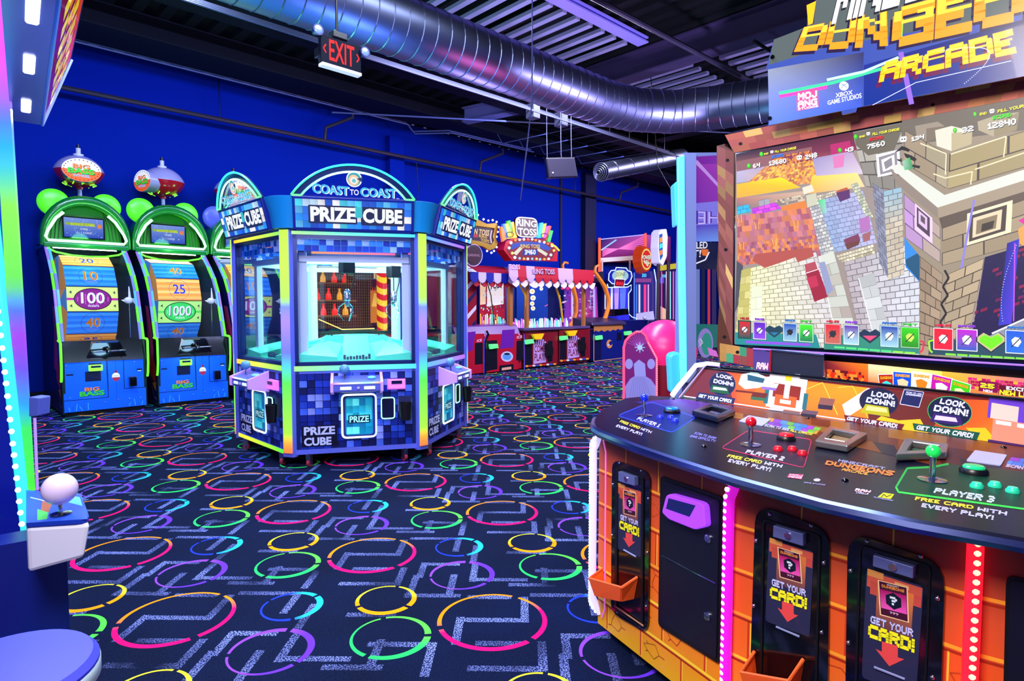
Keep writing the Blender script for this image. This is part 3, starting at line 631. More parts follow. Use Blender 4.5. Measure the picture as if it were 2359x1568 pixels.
T.grad([(1695, 355), (1965, 303), (1975, 345), (1697, 400)], ['#2a1c34', '#5a0f34', '#8a2a50', '#a86a60'])
T.poly([(1697, 372), (1870, 338), (1872, 362), (1697, 398)], '#8e5a62'); T.poly([(1912, 333), (1958, 324), (1962, 352), (1916, 360)], '#b8206c'); T.grad([(1870, 365), (1962, 348), (1990, 400), (1880, 410)], ['#9a90c4', '#b89cc8', '#d8c8d8', '#b8a8d0'])
T.poly([(1918, 360), (1946, 355), (1943, 384), (1921, 388)], '#dc7ab8'); T.grad([(1697, 395), (1790, 378), (1760, 412), (1697, 422)], ['#b8b0d8', '#a898b8', '#c8a8a0', '#a8a8d0'])
T.bricks([(1762, 384), (1872, 366), (1884, 420), (1700, 442)], 34, 12, ['#f0a030', '#e8b060', '#c87848', '#b86848', '#f8c850', '#d89060'], '#d89850', m=0, seed=21)
T.bricks([(1780, 362), (1868, 346), (1872, 368), (1772, 386)], 26, 6, ['#d07030', '#8a3a4a', '#c87848', '#7a2a48', '#e89040'], '#a85840', m=0, seed=22)
T.grad([(1697, 424), (1800, 408), (1845, 432), (1697, 456)], ['#f8b818', '#f8e010', '#f8c020', '#f8a838']); T.grad([(1870, 406), (1975, 398), (1992, 430), (1862, 446)], ['#f8d048', '#f0e080', '#e8d0a0', '#f0a850'])
T.grad([(1697, 456), (1852, 440), (1856, 480), (1697, 480)], ['#b87870', '#d0b098', '#a89890', '#7a7078']); T.bricks([(1785, 462), (1850, 447), (1855, 462), (1790, 475)], 12, 3, ['#b8a898', '#8a7a78', '#d0c0a8'], '#8a7a70', m=.05, seed=2)
T.bricks([(1747, 462), (1772, 456), (1775, 470), (1749, 476)], 2, 1, ['#a8a8b8'], '#686878', m=.06); T.bricks([(1698, 476), (1724, 470), (1730, 488), (1698, 494)], 2, 2, ['#30b8e8'], '#1878a8', m=.06)
T.bricks([(1732, 480), (1786, 466), (1800, 480), (1734, 497)], 4, 2, ['#c838e8', '#e050d8', '#a858e8'], '#7a20a8', m=.06); T.poly([(1800, 476), (1855, 462), (1862, 486), (1802, 494)], '#e08038')
T.bricks([(1697, 497), (1866, 478), (1892, 590), (1700, 612)], 26, 16, ['#b87088', '#d87848', '#c86848', '#a86078', '#e89050', '#9a5070'], '#a86068', m=0, seed=31, jit=.2)
T.bricks([(1697, 497), (1866, 478), (1884, 540), (1700, 560)], 16, 5, ['#b87088', '#d88058', '#a85a70', '#c87a80'], '#a86068', m=0, seed=36, jit=.2)
for x, y in ((1745, 528), (1835, 525), (1710, 575), (1785, 565), (1870, 575), (1705, 512)):
    for k in range(5): T.lines([(x+k*3-6, y), (x+k*5-12, y-14-3*(k % 2))], 1.8, '#f0b058' if k % 2 else '#d88048')
def mixrow(c0, c1): return lambda u, v: lerpc(c0, c1, min(1, max(0, u)))
T.poly([(1697, 600), (1712, 612), (1702, 700), (1693, 720)], '#4a4a58')
T.bricks([(1708, 622), (1880, 580), (1942, 803), (1692, 792)], 10, 19, [], '#8a8468', m=.06, row=mixrow('#ecebb0', '#d2cdd8'), seed=41)
T.bricks([(1708, 622), (1730, 616), (1722, 793), (1693, 792)], 1, 10, ['#c0b868', '#d0c880'], '#a8a050', m=.03); T.bricks([(1731, 660), (1757, 655), (1752, 794), (1727, 794)], 1, 5, ['#e8ecd0'], '#b8b8a0', m=.02)
T.poly([(1733, 600), (1762, 617), (1800, 604), (1832, 592), (1838, 604), (1875, 590), (1870, 570), (1740, 585)], '#b05048')
T.bricks([(1943, 600), (2118, 556), (2118, 818), (1988, 809)], 7, 17, [], '#6a6672', m=.06, row=mixrow('#b4a8b0', '#d8dce8'), seed=42)
T.bricks([(1878, 462), (1988, 438), (2020, 560), (1922, 582)], 7, 12, [], '#6870a0', m=.06, row=mixrow('#90a8d0', '#b8b4dc'), seed=43)
T.grad([(1878, 462), (1900, 458), (1905, 490), (1886, 495)], ['#20c060', '#70e0a0', '#a0c8d0', '#50a890'])
T.bricks([(1876, 452), (1950, 432), (1952, 440), (1880, 464)], 14, 2, ['#c8c0b0', '#a8a098', '#e0d8c0'], '#6a6258', m=.08, seed=3)
T.bricks([(1960, 425), (1975, 420), (2012, 500), (1998, 505)], 2, 12, ['#c8c8b8', '#a8b0a0', '#dce0c0'], '#6a7268', m=.08, seed=4)
T.bricks([(1860, 455), (1880, 448), (1924, 582), (1892, 590)], 3, 18, ['#c8c8cc', '#a8a8b0', '#dcdcd8'], '#70707a', m=.09, seed=5)
T.poly([(1857, 450), (1880, 444), (1883, 470), (1860, 478)], '#c8c8b0'); T.poly([(1848, 432), (1870, 425), (1876, 440), (1852, 448)], '#e8dcc8')
T.bricks([(1886, 590), (1920, 577), (1986, 808), (1932, 803)], 1, 9, ['#ccd0c8', '#b8b4ac', '#a89c98'], '#78747a', m=.015, seed=6); T.lines([(1886, 590), (1932, 803)], 2, '#f4f4f4')
T.bricks([(1925, 588), (2012, 562), (2016, 584), (1940, 606)], 12, 3, ['#d0c8b0', '#b0a890', '#e8e0c8'], '#6a6050', m=.09, seed=7)
T.bricks([(1978, 640), (2013, 628), (2062, 814), (2022, 811)], 1, 7, ['#ccd0d4', '#b8bcc0'], '#78747a', m=.015, seed=8); T.lines([(1978, 640), (2022, 811)], 2, '#f0f0f8')
T.poly([(1926, 440), (1951, 431), (1957, 440), (1933, 450)], '#b85838'); T.poly([(1926, 444), (1957, 436), (1958, 456), (1935, 465)], '#5a2a6a')
T.poly([(1943, 552), (1977, 538), (1982, 552), (1948, 562)], '#7a3a58'); T.poly([(1946, 562), (1982, 552), (1978, 564), (1952, 575)], '#6a3a38'); T.poly([(1978, 505), (2002, 497), (2006, 528), (1984, 538)], '#b070b8'); T.poly([(1986, 540), (2006, 532), (2004, 552), (1990, 558)], '#a06068')
T.poly([(1855, 625), (1884, 616), (1908, 683), (1876, 695)], '#9a1638'); T.poly([(1858, 640), (1880, 634), (1886, 658), (1866, 664)], '#c02850'); T.poly([(1853, 609), (1878, 602), (1884, 619), (1857, 628)], '#b04858'); T.lines([(1857, 629), (1885, 620), (1879, 602)], 1.8, '#f0e8f8')
T.poly([(1886, 605), (1900, 602), (1920, 668), (1905, 680)], '#9098c0')
# grey pillars in the middle
T.bricks([(1966, 318), (2078, 292), (2078, 440), (1996, 430)], 3, 4, ['#a8a49c', '#b4b0ac', '#8e8a84'], '#4e4844', m=.05, seed=9, off=.4); T.poly([(1966, 305), (2078, 283), (2078, 300), (2060, 345), (2000, 358), (1972, 335)], '#6a6458')
for k, c in enumerate(('#ece8f0', '#8e8a94', '#ece8f0', '#8a8690')):
    e = k*6; T.poly([(2018+e, 356+e), (2072-e, 344+e), (2074-e, 398-e), (2022+e, 408-e)], c)
T.bricks([(2010, 420), (2036, 438), (2046, 640), (2026, 605)], 2, 18, ['#8a90a8', '#7a7c94'], '#50506a', m=.06, seed=10)
T.bricks([(2035, 440), (2078, 430), (2083, 632), (2046, 645)], 2, 16, [], '#6a6670', m=.06, row=lambda u, v: lerpc('#90b8d0', '#c8bca8', min(1, v*2.5)), seed=11)
T.poly([(2083, 545), (2119, 580), (2119, 650), (2086, 615)], '#2a88e0'); T.poly([(2086, 598), (2119, 580), (2119, 648), (2088, 612)], '#0c5078')
# big tan fortress at the right
T.poly([(2078, 260), (2460, 200), (2460, 560), (2268, 592), (2215, 825), (2118, 818), (2119, 590), (2082, 545)], '#988a78')
T.poly([(2078, 262), (2360, 225), (2360, 300), (2120, 330), (2078, 330)], '#6e665e')
for q4, c1, c2 in (([(2108, 290), (2160, 280), (2176, 290), (2176, 312), (2134, 326), (2112, 316)], '#9a8e80', '#7a6e60'), ([(2154, 300), (2192, 290), (2240, 302), (2238, 332), (2192, 348), (2158, 336)], '#e0dccc', '#bcae8c'), ([(2252, 280), (2300, 264), (2348, 258), (2342, 300), (2290, 315), (2254, 300)], '#b0a48c', '#94886c')):
    T.poly(q4, c1); xm = q4[4][0]; T.poly([(xm, q4[4][1]), (xm, q4[0][1]+6), q4[2], q4[3]], c2)
T.bricks([(2084, 300), (2183, 354), (2180, 434), (2082, 376)], 2, 2, ['#a89c82', '#a08e78'], '#4a4040', m=.035, seed=12, off=.5)
T.bricks([(2187, 354), (2460, 272), (2460, 356), (2184, 436)], 2, 2, ['#a8986e', '#b0a078'], '#4a4040', m=.035, seed=13)
for a in ([(2120, 330), (2180, 354), (2178, 402)], [(2190, 355), (2318, 314), (2312, 362)], [(2150, 400), (2178, 410), (2240, 395), (2236, 425)], [(2246, 390), (2359, 352)]): T.lines(a, 3, '#e8dcb8')
T.poly([(2050, 385), (2072, 377), (2176, 449), (2460, 358), (2460, 384), (2160, 478)], '#dcdfd6'); T.poly([(2050, 388), (2160, 478), (2160, 502), (2066, 425)], '#8e8078'); T.poly([(2160, 478), (2460, 384), (2460, 410), (2163, 502)], '#a39380')
T.poly([(2163, 502), (2460, 410), (2460, 430), (2170, 528)], '#5e5048'); T.bricks([(2082, 445), (2166, 522), (2166, 606), (2086, 548)], 2, 3, [], '#5a4a70', m=.04, row=lambda u, v: lerpc('#c090e0', '#b0a08c', min(1, u*1.2)), seed=14)
T.bricks([(2170, 526), (2460, 425), (2460, 535), (2170, 612)], 3, 3, ['#a08e76', '#ac9a80'], '#443a38', m=.03, seed=15)
for (x0, y0, s, c) in ((2228, 492, 0, '#ece0c0'), (2234, 497, 1, '#4a403c'), (2242, 502, 2, '#e0d0b0'), (2250, 508, 3, '#8a7860'), (2262, 516, 4, '#3c3430')):
    w_ = 105-s*19; hh = 74-s*14; T.poly([(x0, y0), (x0+w_, y0-w_*.3), (x0+w_-4, y0-w_*.3+hh), (x0-2, y0+hh)], c)
for (x0, y0, s, c) in ((2108, 468, 0, '#e8c8f0'), (2112, 476, 1, '#4a3c50'), (2116, 484, 2, '#d8b8e0'), (2121, 494, 3, '#5a5058')):
    w_ = 40-s*10; hh = 60-s*15; T.poly([(x0, y0), (x0+w_, y0+w_*.85), (x0+w_, y0+w_*.85+hh), (x0, y0+hh)], c)
T.lines([(2244, 460), (2214, 620)], 5, '#8a80e8')
T.bricks([(2120, 590), (2172, 632), (2160, 822), (2119, 818)], 2, 9, ['#a8927c', '#98826e'], '#4a3c34', m=.05, seed=16); T.bricks([(2182, 632), (2268, 594), (2232, 770), (2172, 790)], 2, 7, ['#ac9a82', '#b8a488'], '#4a3c34', m=.05, seed=17)
T.lines([(2176, 622), (2186, 640), (2172, 660), (2184, 680), (2168, 700), (2180, 722), (2166, 742), (2176, 770)], 5, '#241a20')
T.poly([(2269, 592), (2460, 535), (2460, 760), (2232, 815)], '#140a48'); T.bricks([(2272, 600), (2400, 552), (2395, 700), (2238, 752)], 7, 12, ['#6a0f58', '#160a4c', '#8a1048', '#1c0c50', '#120a48'], None, m=.22, seed=18)
T.grad([(2320, 560), (2348, 550), (2330, 745), (2300, 750)], ['#1c1c90', '#3030d0', '#5038d8', '#2838c0']); T.lines([(2338, 560), (2335, 740)], 3, '#c050e8'); 
for k in range(30): T.poly(ell(2341-38*math.sin(k/30*2.0)+.8*k*.2, 565+k*6, 1.1, 1.1, 6), '#c8d8ff')
T.poly([(2345, 528), (2380, 505), (2380, 575), (2350, 562)], '#f0a050'); T.poly([(2346, 508), (2380, 490), (2380, 530)], '#f018a0')
T.poly([(2200, 810), (2460, 690), (2460, 832), (2200, 822)], '#8a90a8'); T.lines([(2285, 768), (2460, 690)], 4, '#e0e0f0')
for q4 in ([(2060, 352), (2078, 336), (2096, 344), (2094, 350), (2078, 345)], [(2082, 352), (2100, 358), (2112, 366), (2108, 372), (2086, 362)], [(2098, 378), (2120, 382), (2118, 388), (2100, 384)], [(2066, 366), (2076, 368), (2080, 374), (2068, 370)]): T.poly(q4, '#14141c')
T.grad([(2078, 372), (2096, 362), (2104, 388), (2084, 392)], ['#a8c8b8', '#10b050', '#208850', '#60c890'])
T.bricks([(2460, 205), (2984, 110), (2960, 500), (2460, 480)], 6, 5, ['#a8986e', '#b0a078', '#9a8a70'], '#4a4040', m=.04, seed=61)
T.bricks([(2460, 480), (2960, 500), (2938, 846), (2460, 828)], 8, 7, ['#2a1460', '#5a1058', '#1c1258'], '#140a48', m=.06, seed=62)
# score read-outs
W_ = '#f4f4f8'; sh = dict(sh=(1.2, 1.4), shc='#181020')
for t_, q4, c in (('64', [(1734, 378), (1751, 374), (1751, 384), (1735, 388)], W_), ('13680', [(1771, 371), (1811, 364), (1812, 375), (1772, 382)], W_), ('248', [(1854, 357), (1882, 350), (1883, 362), (1855, 368)], W_), ('SCORE:', [(1778, 358), (1805, 353), (1805, 360), (1778, 365)], '#2080ff'),
    ('FILL YOUR CHAOS!', [(1785, 347), (1834, 337), (1834, 343), (1785, 352)], '#f8f040'), ('END', [(1760, 353), (1770, 350.5), (1770, 355), (1760, 357)], '#f8f040'), ('43', [(1947, 343), (1966, 336), (1967, 347), (1947, 352)], W_), ('7560', [(1997, 333), (2038, 323), (2039, 335), (1997, 344)], W_),
    ('SCORE:', [(2002, 318), (2035, 312), (2035, 319), (2002, 325)], '#f01828'), ('FILL YOUR CHAOS!', [(2010, 306), (2072, 294), (2072, 300), (2010, 312)], '#f8f040'), ('END', [(1980, 313), (1993, 310), (1993, 315), (1980, 318)], '#f8f040'), ('134', [(2099, 316), (2129, 309), (2129, 319), (2100, 326)], W_),
    ('32', [(2216, 294), (2243, 288), (2243, 301), (2216, 307)], W_), ('12840', [(2275, 284), (2341, 271), (2341, 286), (2276, 298)], W_), ('SCORE:', [(2286, 267), (2330, 259), (2330, 268), (2286, 276)], '#40e818'), ('FILL YOUR CHAOS!', [(2298, 253), (2410, 229), (2410, 237), (2298, 260)], '#f8f040'), ('END', [(2257, 260), (2273, 257), (2273, 263), (2257, 266)], '#f8f040')):
    T.text(t_, q4, c, gap=.7, **sh)
for x, y in ((1725, 382), (1754, 355), (1935, 346), (1971, 315), (2200, 300), (2246, 263)): T.poly(ell(x, y, 5 if y > 290 else 4, 6, 8), '#20a818'); T.poly(ell(x-.5, y-1, 3, 4, 8), '#60f030')
for x, y, s in ((1841, 363, 6.5), (1778, 350, 4), (2081, 321, 8), (2000, 308, 4.5), (2285, 256, 6)):
    T.poly(rr([(x-s, y-s*.7), (x+s, y-s), (x+s*.9, y+s*.6), (x-s*.8, y+s*.9)], .3, 2), '#f4f4fa'); T.poly(ell(x-s*.35, y, s*.22, s*.25, 6), '#181828'); T.poly(ell(x+s*.4, y-.1*s, s*.22, s*.25, 6), '#181828')
# item cards and hearts along the bottom
def card(x0, y0, x1, y1, rim, hi, lo, name, nc, ic='#e8f0f8'):
    d = .06*(x1-x0); T.poly([(x0-2, y0-2), (x1+2, y0-2+d), (x1+2, y1+2+d), (x0-2, y1+2)], '#202838'); T.poly([(x0-1, y0-1), (x1+1, y0-1+d), (x1+1, y1+1+d), (x0-1, y1+1)], rim)
    T.grad([(x0+1, y0+1), (x1-1, y0+1+d), (x1-1, y1-1+d), (x0+1, y1-1)], [hi, hi, lo, lo]); cx, cy = (x0+x1)/2, (y0+y1)/2+d/2; r = (x1-x0)*.24
    T.poly([(cx-r, cy-r*.4), (cx-r*.3, cy-r), (cx+r*.6, cy-r*.8), (cx+r, cy), (cx+r*.3, cy+r), (cx-r*.7, cy+r*.7)], ic); T.lines([(cx-r, cy+r), (cx+r*.9, cy-r*.9)], 2.2, '#20242c')
    if name: T.text(name, [(x0+3, y0-9), (x1-3, y0-8), (x1-3, y0-3), (x0+3, y0-4)], nc, sh=(.8, .8), gap=.5)
def heart(cx, cy, s, rim, c1, fillf):
    P = [(-1, -.4), (-.55, -.85), (0, -.45), (.55, -.85), (1, -.4), (1, 0), (0, 1), (-1, 0)]
    T.poly([(cx+x*s*1.15, cy+y*s*.85+1) for x, y in P], '#202838'); T.poly([(cx+x*s*1.05, cy+y*s*.78) for x, y in P], rim); T.poly([(cx+x*s*.88, cy+y*s*.62) for x, y in P], c1[0])
    y0 = -.6+1.5*(1-fillf); T.poly([(cx-s*.85*(1-max(0, y0)), cy+y0*s*.62), (cx+s*.85*(1-max(0, y0)), cy+y0*s*.62), (cx, cy+s*.62)] if fillf < .9 else [(cx+x*s*.88, cy+y*s*.62) for x, y in P], c1[1])
T.poly([(1693, 765), (1880, 770), (1890, 802), (1693, 793)], '#1c8a90'); T.poly([(1898, 770), (2118, 780), (2118, 815), (1898, 804)], '#2a8a78'); T.poly([(2140, 780), (2460, 790), (2460, 832), (2140, 816)], '#20485c')
card(1702, 739, 1729, 777, '#1a4a40', '#d01828', '#305050', 'MELEE', '#c01830'); card(1736, 741, 1764, 780, '#e0d0f8', '#5a10b8', '#8a48f0', 'RANGE', '#8a30e0'); heart(1784, 761, 18, '#0c4a60', ('#0a3850', '#1878a8'), .35)
card(1805, 744, 1835, 784, '#c0e0f0', '#1048b8', '#90c0d8', 'ARMOR', '#1878d8', '#16202c'); card(1842, 746, 1873, 786, '#c0f0d0', '#40e818', '#0a7a50', 'PET', '#30d030')
card(1901, 746, 1936, 790, '#f0a0a0', '#e01030', '#c06858', 'MELEE', '#d81830', '#2a2a34'); card(1944, 748, 1978, 792, '#d8f0f8', '#6010a8', '#a8d8e8', 'RANGE', '#9030e8'); heart(2004, 772, 21, '#0c3050', ('#0c2c50', '#f04878'), .55)
card(2029, 750, 2069, 797, '#b8e0f0', '#1038a8', '#a0d0e8', 'ARMOR', '#1878d8'); card(2076, 753, 2117, 799, '#a8d8a8', '#30d010', '#208a10', 'PET', '#30d030', '#d0f060')
card(2151, 755, 2195, 804, '#f8e0e8', '#f01030', '#e8103c', 'MELEE', '#f01850'); card(2204, 757, 2251, 806, '#f0f0f8', '#c010d0', '#205ac0', 'RANGE', '#9030e8'); heart(2283, 786, 30, '#c8c08a', ('#68e810', '#70f018'), 1.0)
card(2317, 760, 2366, 812, '#e8f0ff', '#1858d8', '#2070e8', 'ARMOR', '#2080e8', '#f0e8f0'); card(2372, 762, 2420, 815, '#a8d8a8', '#30d010', '#208a10', 'PET', '#30d030')
for k_, (c1_, c2_, nm_) in enumerate((('#f0c010', '#c08010', 'MELEE'), ('#c010d0', '#205ac0', 'RANGE'), ('#1858d8', '#2070e8', 'ARMOR'), ('#30d010', '#208a10', 'PET'))): card(2480+k_*105, 766+k_*4, 2560+k_*105, 826+k_*4, '#f0f0f8', c1_, c2_, nm_, c1_)
T.poly([(1718, 784), (1867, 791), (1867, 797), (1718, 790)], '#8a50e8')
for k in range(7): x = 1922+k*27; y = 797+k*2.1; T.poly([(x, y), (x+24, y+1.6), (x+24, y+6), (x, y+4.4)], '#50e080' if k < 5 else '#90f040')
for k in range(9): x = 2178+k*27; y = 813+k*1.6; T.poly([(x, y), (x+24, y+1.5), (x+24, y+6), (x, y+4.4)], '#80e840')
T.lines([(2120, 785), (2128, 788), (2126, 806), (2118, 812)], 4, '#f02848'); T.lines([(2150, 783), (2140, 786), (2142, 806), (2148, 812)], 4, '#a0f020')
T.build('screen_picture', MV('screen_light', .4, emit=1.25, base=0, spec=.2), mc)
# ---- housing under the screen
PH = Pl(M0+F_*(TD-.03), F_)
slab(PH, [(1735, 800), (2800, 858), (2800, 885), (1735, 806)], 0, .05).build('lower_rail', M('navy_rail', '#0a0e38', .2, .3), mc, world=True)
MB().tube([PH.at(1735, 803, .004), PH.at(2800, 868, .004)], .004, 6).build('rail_strip', M('lilac_rail', '#a070e8', .25, emit=.5), mc, world=True)
g = slab(PH, [(1778, 808), (1897, 820), (1897, 868), (1778, 858)], .006, .03); g.build('speaker_grille', M('speaker_mesh', '#141c34', .7, noise=900), mc, world=True)
MB().tube(PH.q([(1777, 806), (1898, 818), (1899, 870)], .008), .006, 6).build('speaker_rim', CHR, mc, world=True); MB().tube(PH.q([(1776, 806), (1774, 858)], .008), .006, 6).build('speaker_side_rim', M('red_rim', '#a01838', .3), mc, world=True)
Bk = Art(PH, .001, .00001)
Bk.poly([(1735, 806), (1777, 810), (1775, 858), (1735, 850)], '#4a3a78'); Bk.text('RAW', [(1744, 834), (1770, 836), (1768, 852), (1742, 849)], '#e8e0f0', sh=(1, 1), shc='#c02040')
Bk.grad([(1900, 830), (2000, 838), (2000, 886), (1900, 872)], ['#5a1a28', '#f07818', '#c83818', '#3a1018']); Bk.grad([(2000, 838), (2170, 855), (2170, 905), (2000, 886)], ['#f0d8a0', '#f8e060', '#f89020', '#e85818'])
Bk.grad([(2170, 855), (2460, 880), (2460, 945), (2170, 905)], ['#f8b030', '#c81880', '#7a1050', '#f07028']); Bk.bricks([(1905, 850), (1990, 858), (1990, 884), (1905, 872)], 14, 4, ['#c02810', '#e85818', '#5a1018', '#f08028'], None, m=0, seed=51)
Bk.bricks([(2230, 868), (2460, 890), (2460, 915), (2230, 895)], 22, 4, ['#d81870', '#a01048', '#f0a030', '#c02870'], None, m=.05, seed=52)
for x, y, w_, c, a, c2 in ((2024, 863, 33, '#a01810', -.12, '#38c8c0'), (2058, 856, 42, '#0848c8', -.02, '#e8c090'), (2101, 856, 44, '#f0e0c0', .02, '#f07818'), (2148, 862, 46, '#b01898', .14, '#f0e0d0'), (2194, 874, 42, '#38c018', .2, '#e8f0a0')):
    P = lambda u, v: (x+u*w_-v*a*34, y+v*40+u*w_*(a+.1))
    Bk.poly([P(-.04, -.04), P(1.04, -.04), P(1.04, 1), P(-.04, 1)], '#f0e8d8'); Bk.poly([P(0, 0), P(1, 0), P(1, 1), P(0, 1)], c); Bk.poly([P(.2, .45), P(.5, .35), P(.82, .5), P(.7, 1), P(.3, 1)], c2); Bk.text('DUNGEONS', [P(.1, .1), P(.9, .1), P(.9, .26), P(.1, .26)], '#f8a820', sh=(.6, .6))
Bk.poly([(2256, 876), (2300, 880), (2298, 905), (2254, 900)], '#7a1048'); Bk.text('25', [(2259, 881), (2291, 885), (2291, 896), (2258, 892)], '#f8f030', sh=(1, 1)); Bk.text('NEW', [(2265, 896), (2286, 899), (2286, 905), (2265, 902)], '#f0f0f8')
Bk.poly([(2302, 886), (2460, 902), (2460, 925), (2300, 908)], '#5a1028'); Bk.text('EXCITING', [(2318, 889), (2400, 898), (2400, 907), (2318, 897)], '#f0f0f8'); Bk.text('NEW LEVELS', [(2303, 897), (2420, 910), (2420, 922), (2302, 908)], '#f8f030')
Bk.build('housing_art', LITP, mc)
# ---- marquee plate above the screen
PQ = Pl(M0+F_*(TD-.12), F_)
mq = [(1769, 290), (1775, 238), (1795, 215), (1765, 157), (1783, 91), (1875, 55), (1882, -40), (2800, -290), (2800, 92), (1990, 245), (1975, 248), (1972, 258), (1940, 264), (1938, 255), (1800, 283)]
slab(PQ, mq, 0, .01).build('marquee_plate', M('marquee_acrylic', '#142050', .06, coat=1), mc, world=True)
Q = Art(PQ, .001, .00001)
Q.poly(mq, '#34468e'); Q.poly([(1783, 91), (1875, 55), (1882, -40), (2460, -200), (2460, 15), (2180, 60), (1900, 110), (1770, 150)], '#4a5452')
Q.grad([(1990, 150), (2460, 15), (2460, 155), (1990, 244)], ['#1c2878', '#0c1238', '#082468', '#0a2878'])
Q.grad([(1769, 160), (1990, 120), (1985, 246), (1772, 288)], ['#7c8494', '#2c2c50', '#3450b0', '#5472cc'])
Q.lines([(1795, 215), (1920, 190), (2060, 150)], 7, '#38e088'); Q.lines([(1795, 222), (1850, 212), (1905, 200)], 8, '#e040a0'); Q.lines([(1905, 184), (1990, 165), (2070, 132)], 6, '#a8f0c0'); Q.lines([(2075, 120), (2100, 240)], 12, '#7a58d8'); Q.lines([(2079, 30), (2074, 110)], 6, '#80f040')
Q.poly([(1858, 12), (1880, 2), (1872, 54), (1862, 58)], '#f8a820')
for t_, q4 in (('DUN', [(1852, 62), (2044, 22), (2046, 106), (1828, 120)]), ('GEONS', [(2058, 20), (2640, -135), (2640, -15), (2052, 113)])):
    Q.text(t_, q4, '#f08a20', sh=(-6, 8), shc='#241838', gap=.4, bold=.14); Q.text(t_, [q4[0], q4[1], tuple((a*.55+b*.45) for a, b in zip(q4[1], q4[2])), tuple((a*.55+b*.45) for a, b in zip(q4[0], q4[3]))], '#f8b838', gap=.4, bold=.0)
Q.text('MINECRAFT', [(1935, -30), (2380, -160), (2380, -75), (1914, 58)], '#dcdce0', sh=(-3, 6), shc='#1c1c24', gap=.5, bold=.1)
Q.text('ARCADE', [(2033, 145), (2332, 66), (2342, 122), (2024, 190)], '#f8b018', sh=(-6, 12), shc='#5a1440', gap=.6, bold=.2); Q.text('ARCADE', [(2036, 146), (2332, 68), (2334, 92), (2033, 166)], '#f8c838', gap=.6, bold=.0)
Q.poly([(1835, 212), (1884, 204), (1886, 246), (1836, 256)], '#e0487c'); Q.text('MOJ', [(1838, 215), (1882, 208), (1882, 224), (1838, 231)], '#fcd8e8', bold=.25); Q.text('ANG', [(1838, 233), (1882, 226), (1883, 241), (1838, 248)], '#fcd8e8', bold=.25); Q.text('STUDIOS', [(1838, 249), (1885, 242), (1885, 246), (1838, 254)], '#fcd8e8')
Q.poly(ell(1944, 198, 11, 10.5, 22), '#e8ecf4'); Q.lines([(1937, 204), (1944, 195), (1951, 202)], 1.6, '#5a78d8'); Q.lines([(1937, 192), (1944, 197), (1952, 190)], 1.6, '#5a78d8')
Q.text('XBOX', [(1925, 215), (1964, 207), (1964, 217), (1925, 225)], '#f0f4fc', kind='ttf', off=.01); Q.text('GAME STUDIOS', [(1906, 232), (1984, 214), (1985, 225), (1907, 242)], '#f0f4fc', kind='ttf', off=.01)
Q.lines([(2010, 242), (2110, 190), (2330, 140)], 1.5, '#c8d0ff')
for k in range(60):
    t = k/59; x = 2200+90*math.sin(t*PI*.9); Q.poly(ell(2160+120*math.sin(t*2.6), 118-45*math.sin(t*2.9)+t*85, 1.2, 1.2, 6), '#b8c8ff')
Q.build('marquee_print', MV('marquee_glow', .25, emit=.7, coat=.1), mc)
for x, y in ((1781, 132), (1775, 273)): p = PQ.at(x, y); MB().cyl(p-PQ.n*.06, p+PQ.n*.008, .009, n=12).build('standoff_bolt', BLKG, mc, world=True, smooth=True)
MB().ext([M0-R_*.62+F_*(TD-.08)+V((0, 0, 2.17)), M0+R_*1.0+F_*(TD-.08)+V((0, 0, 2.17)), M0+R_*1.0+F_*(TD-.08)+V((0, 0, 2.6)), M0-R_*.62+F_*(TD-.08)+V((0, 0, 2.6))], F_*.12).build('marquee_box', M('grey_marquee_box', '#5c6468', .4), mc, world=True)
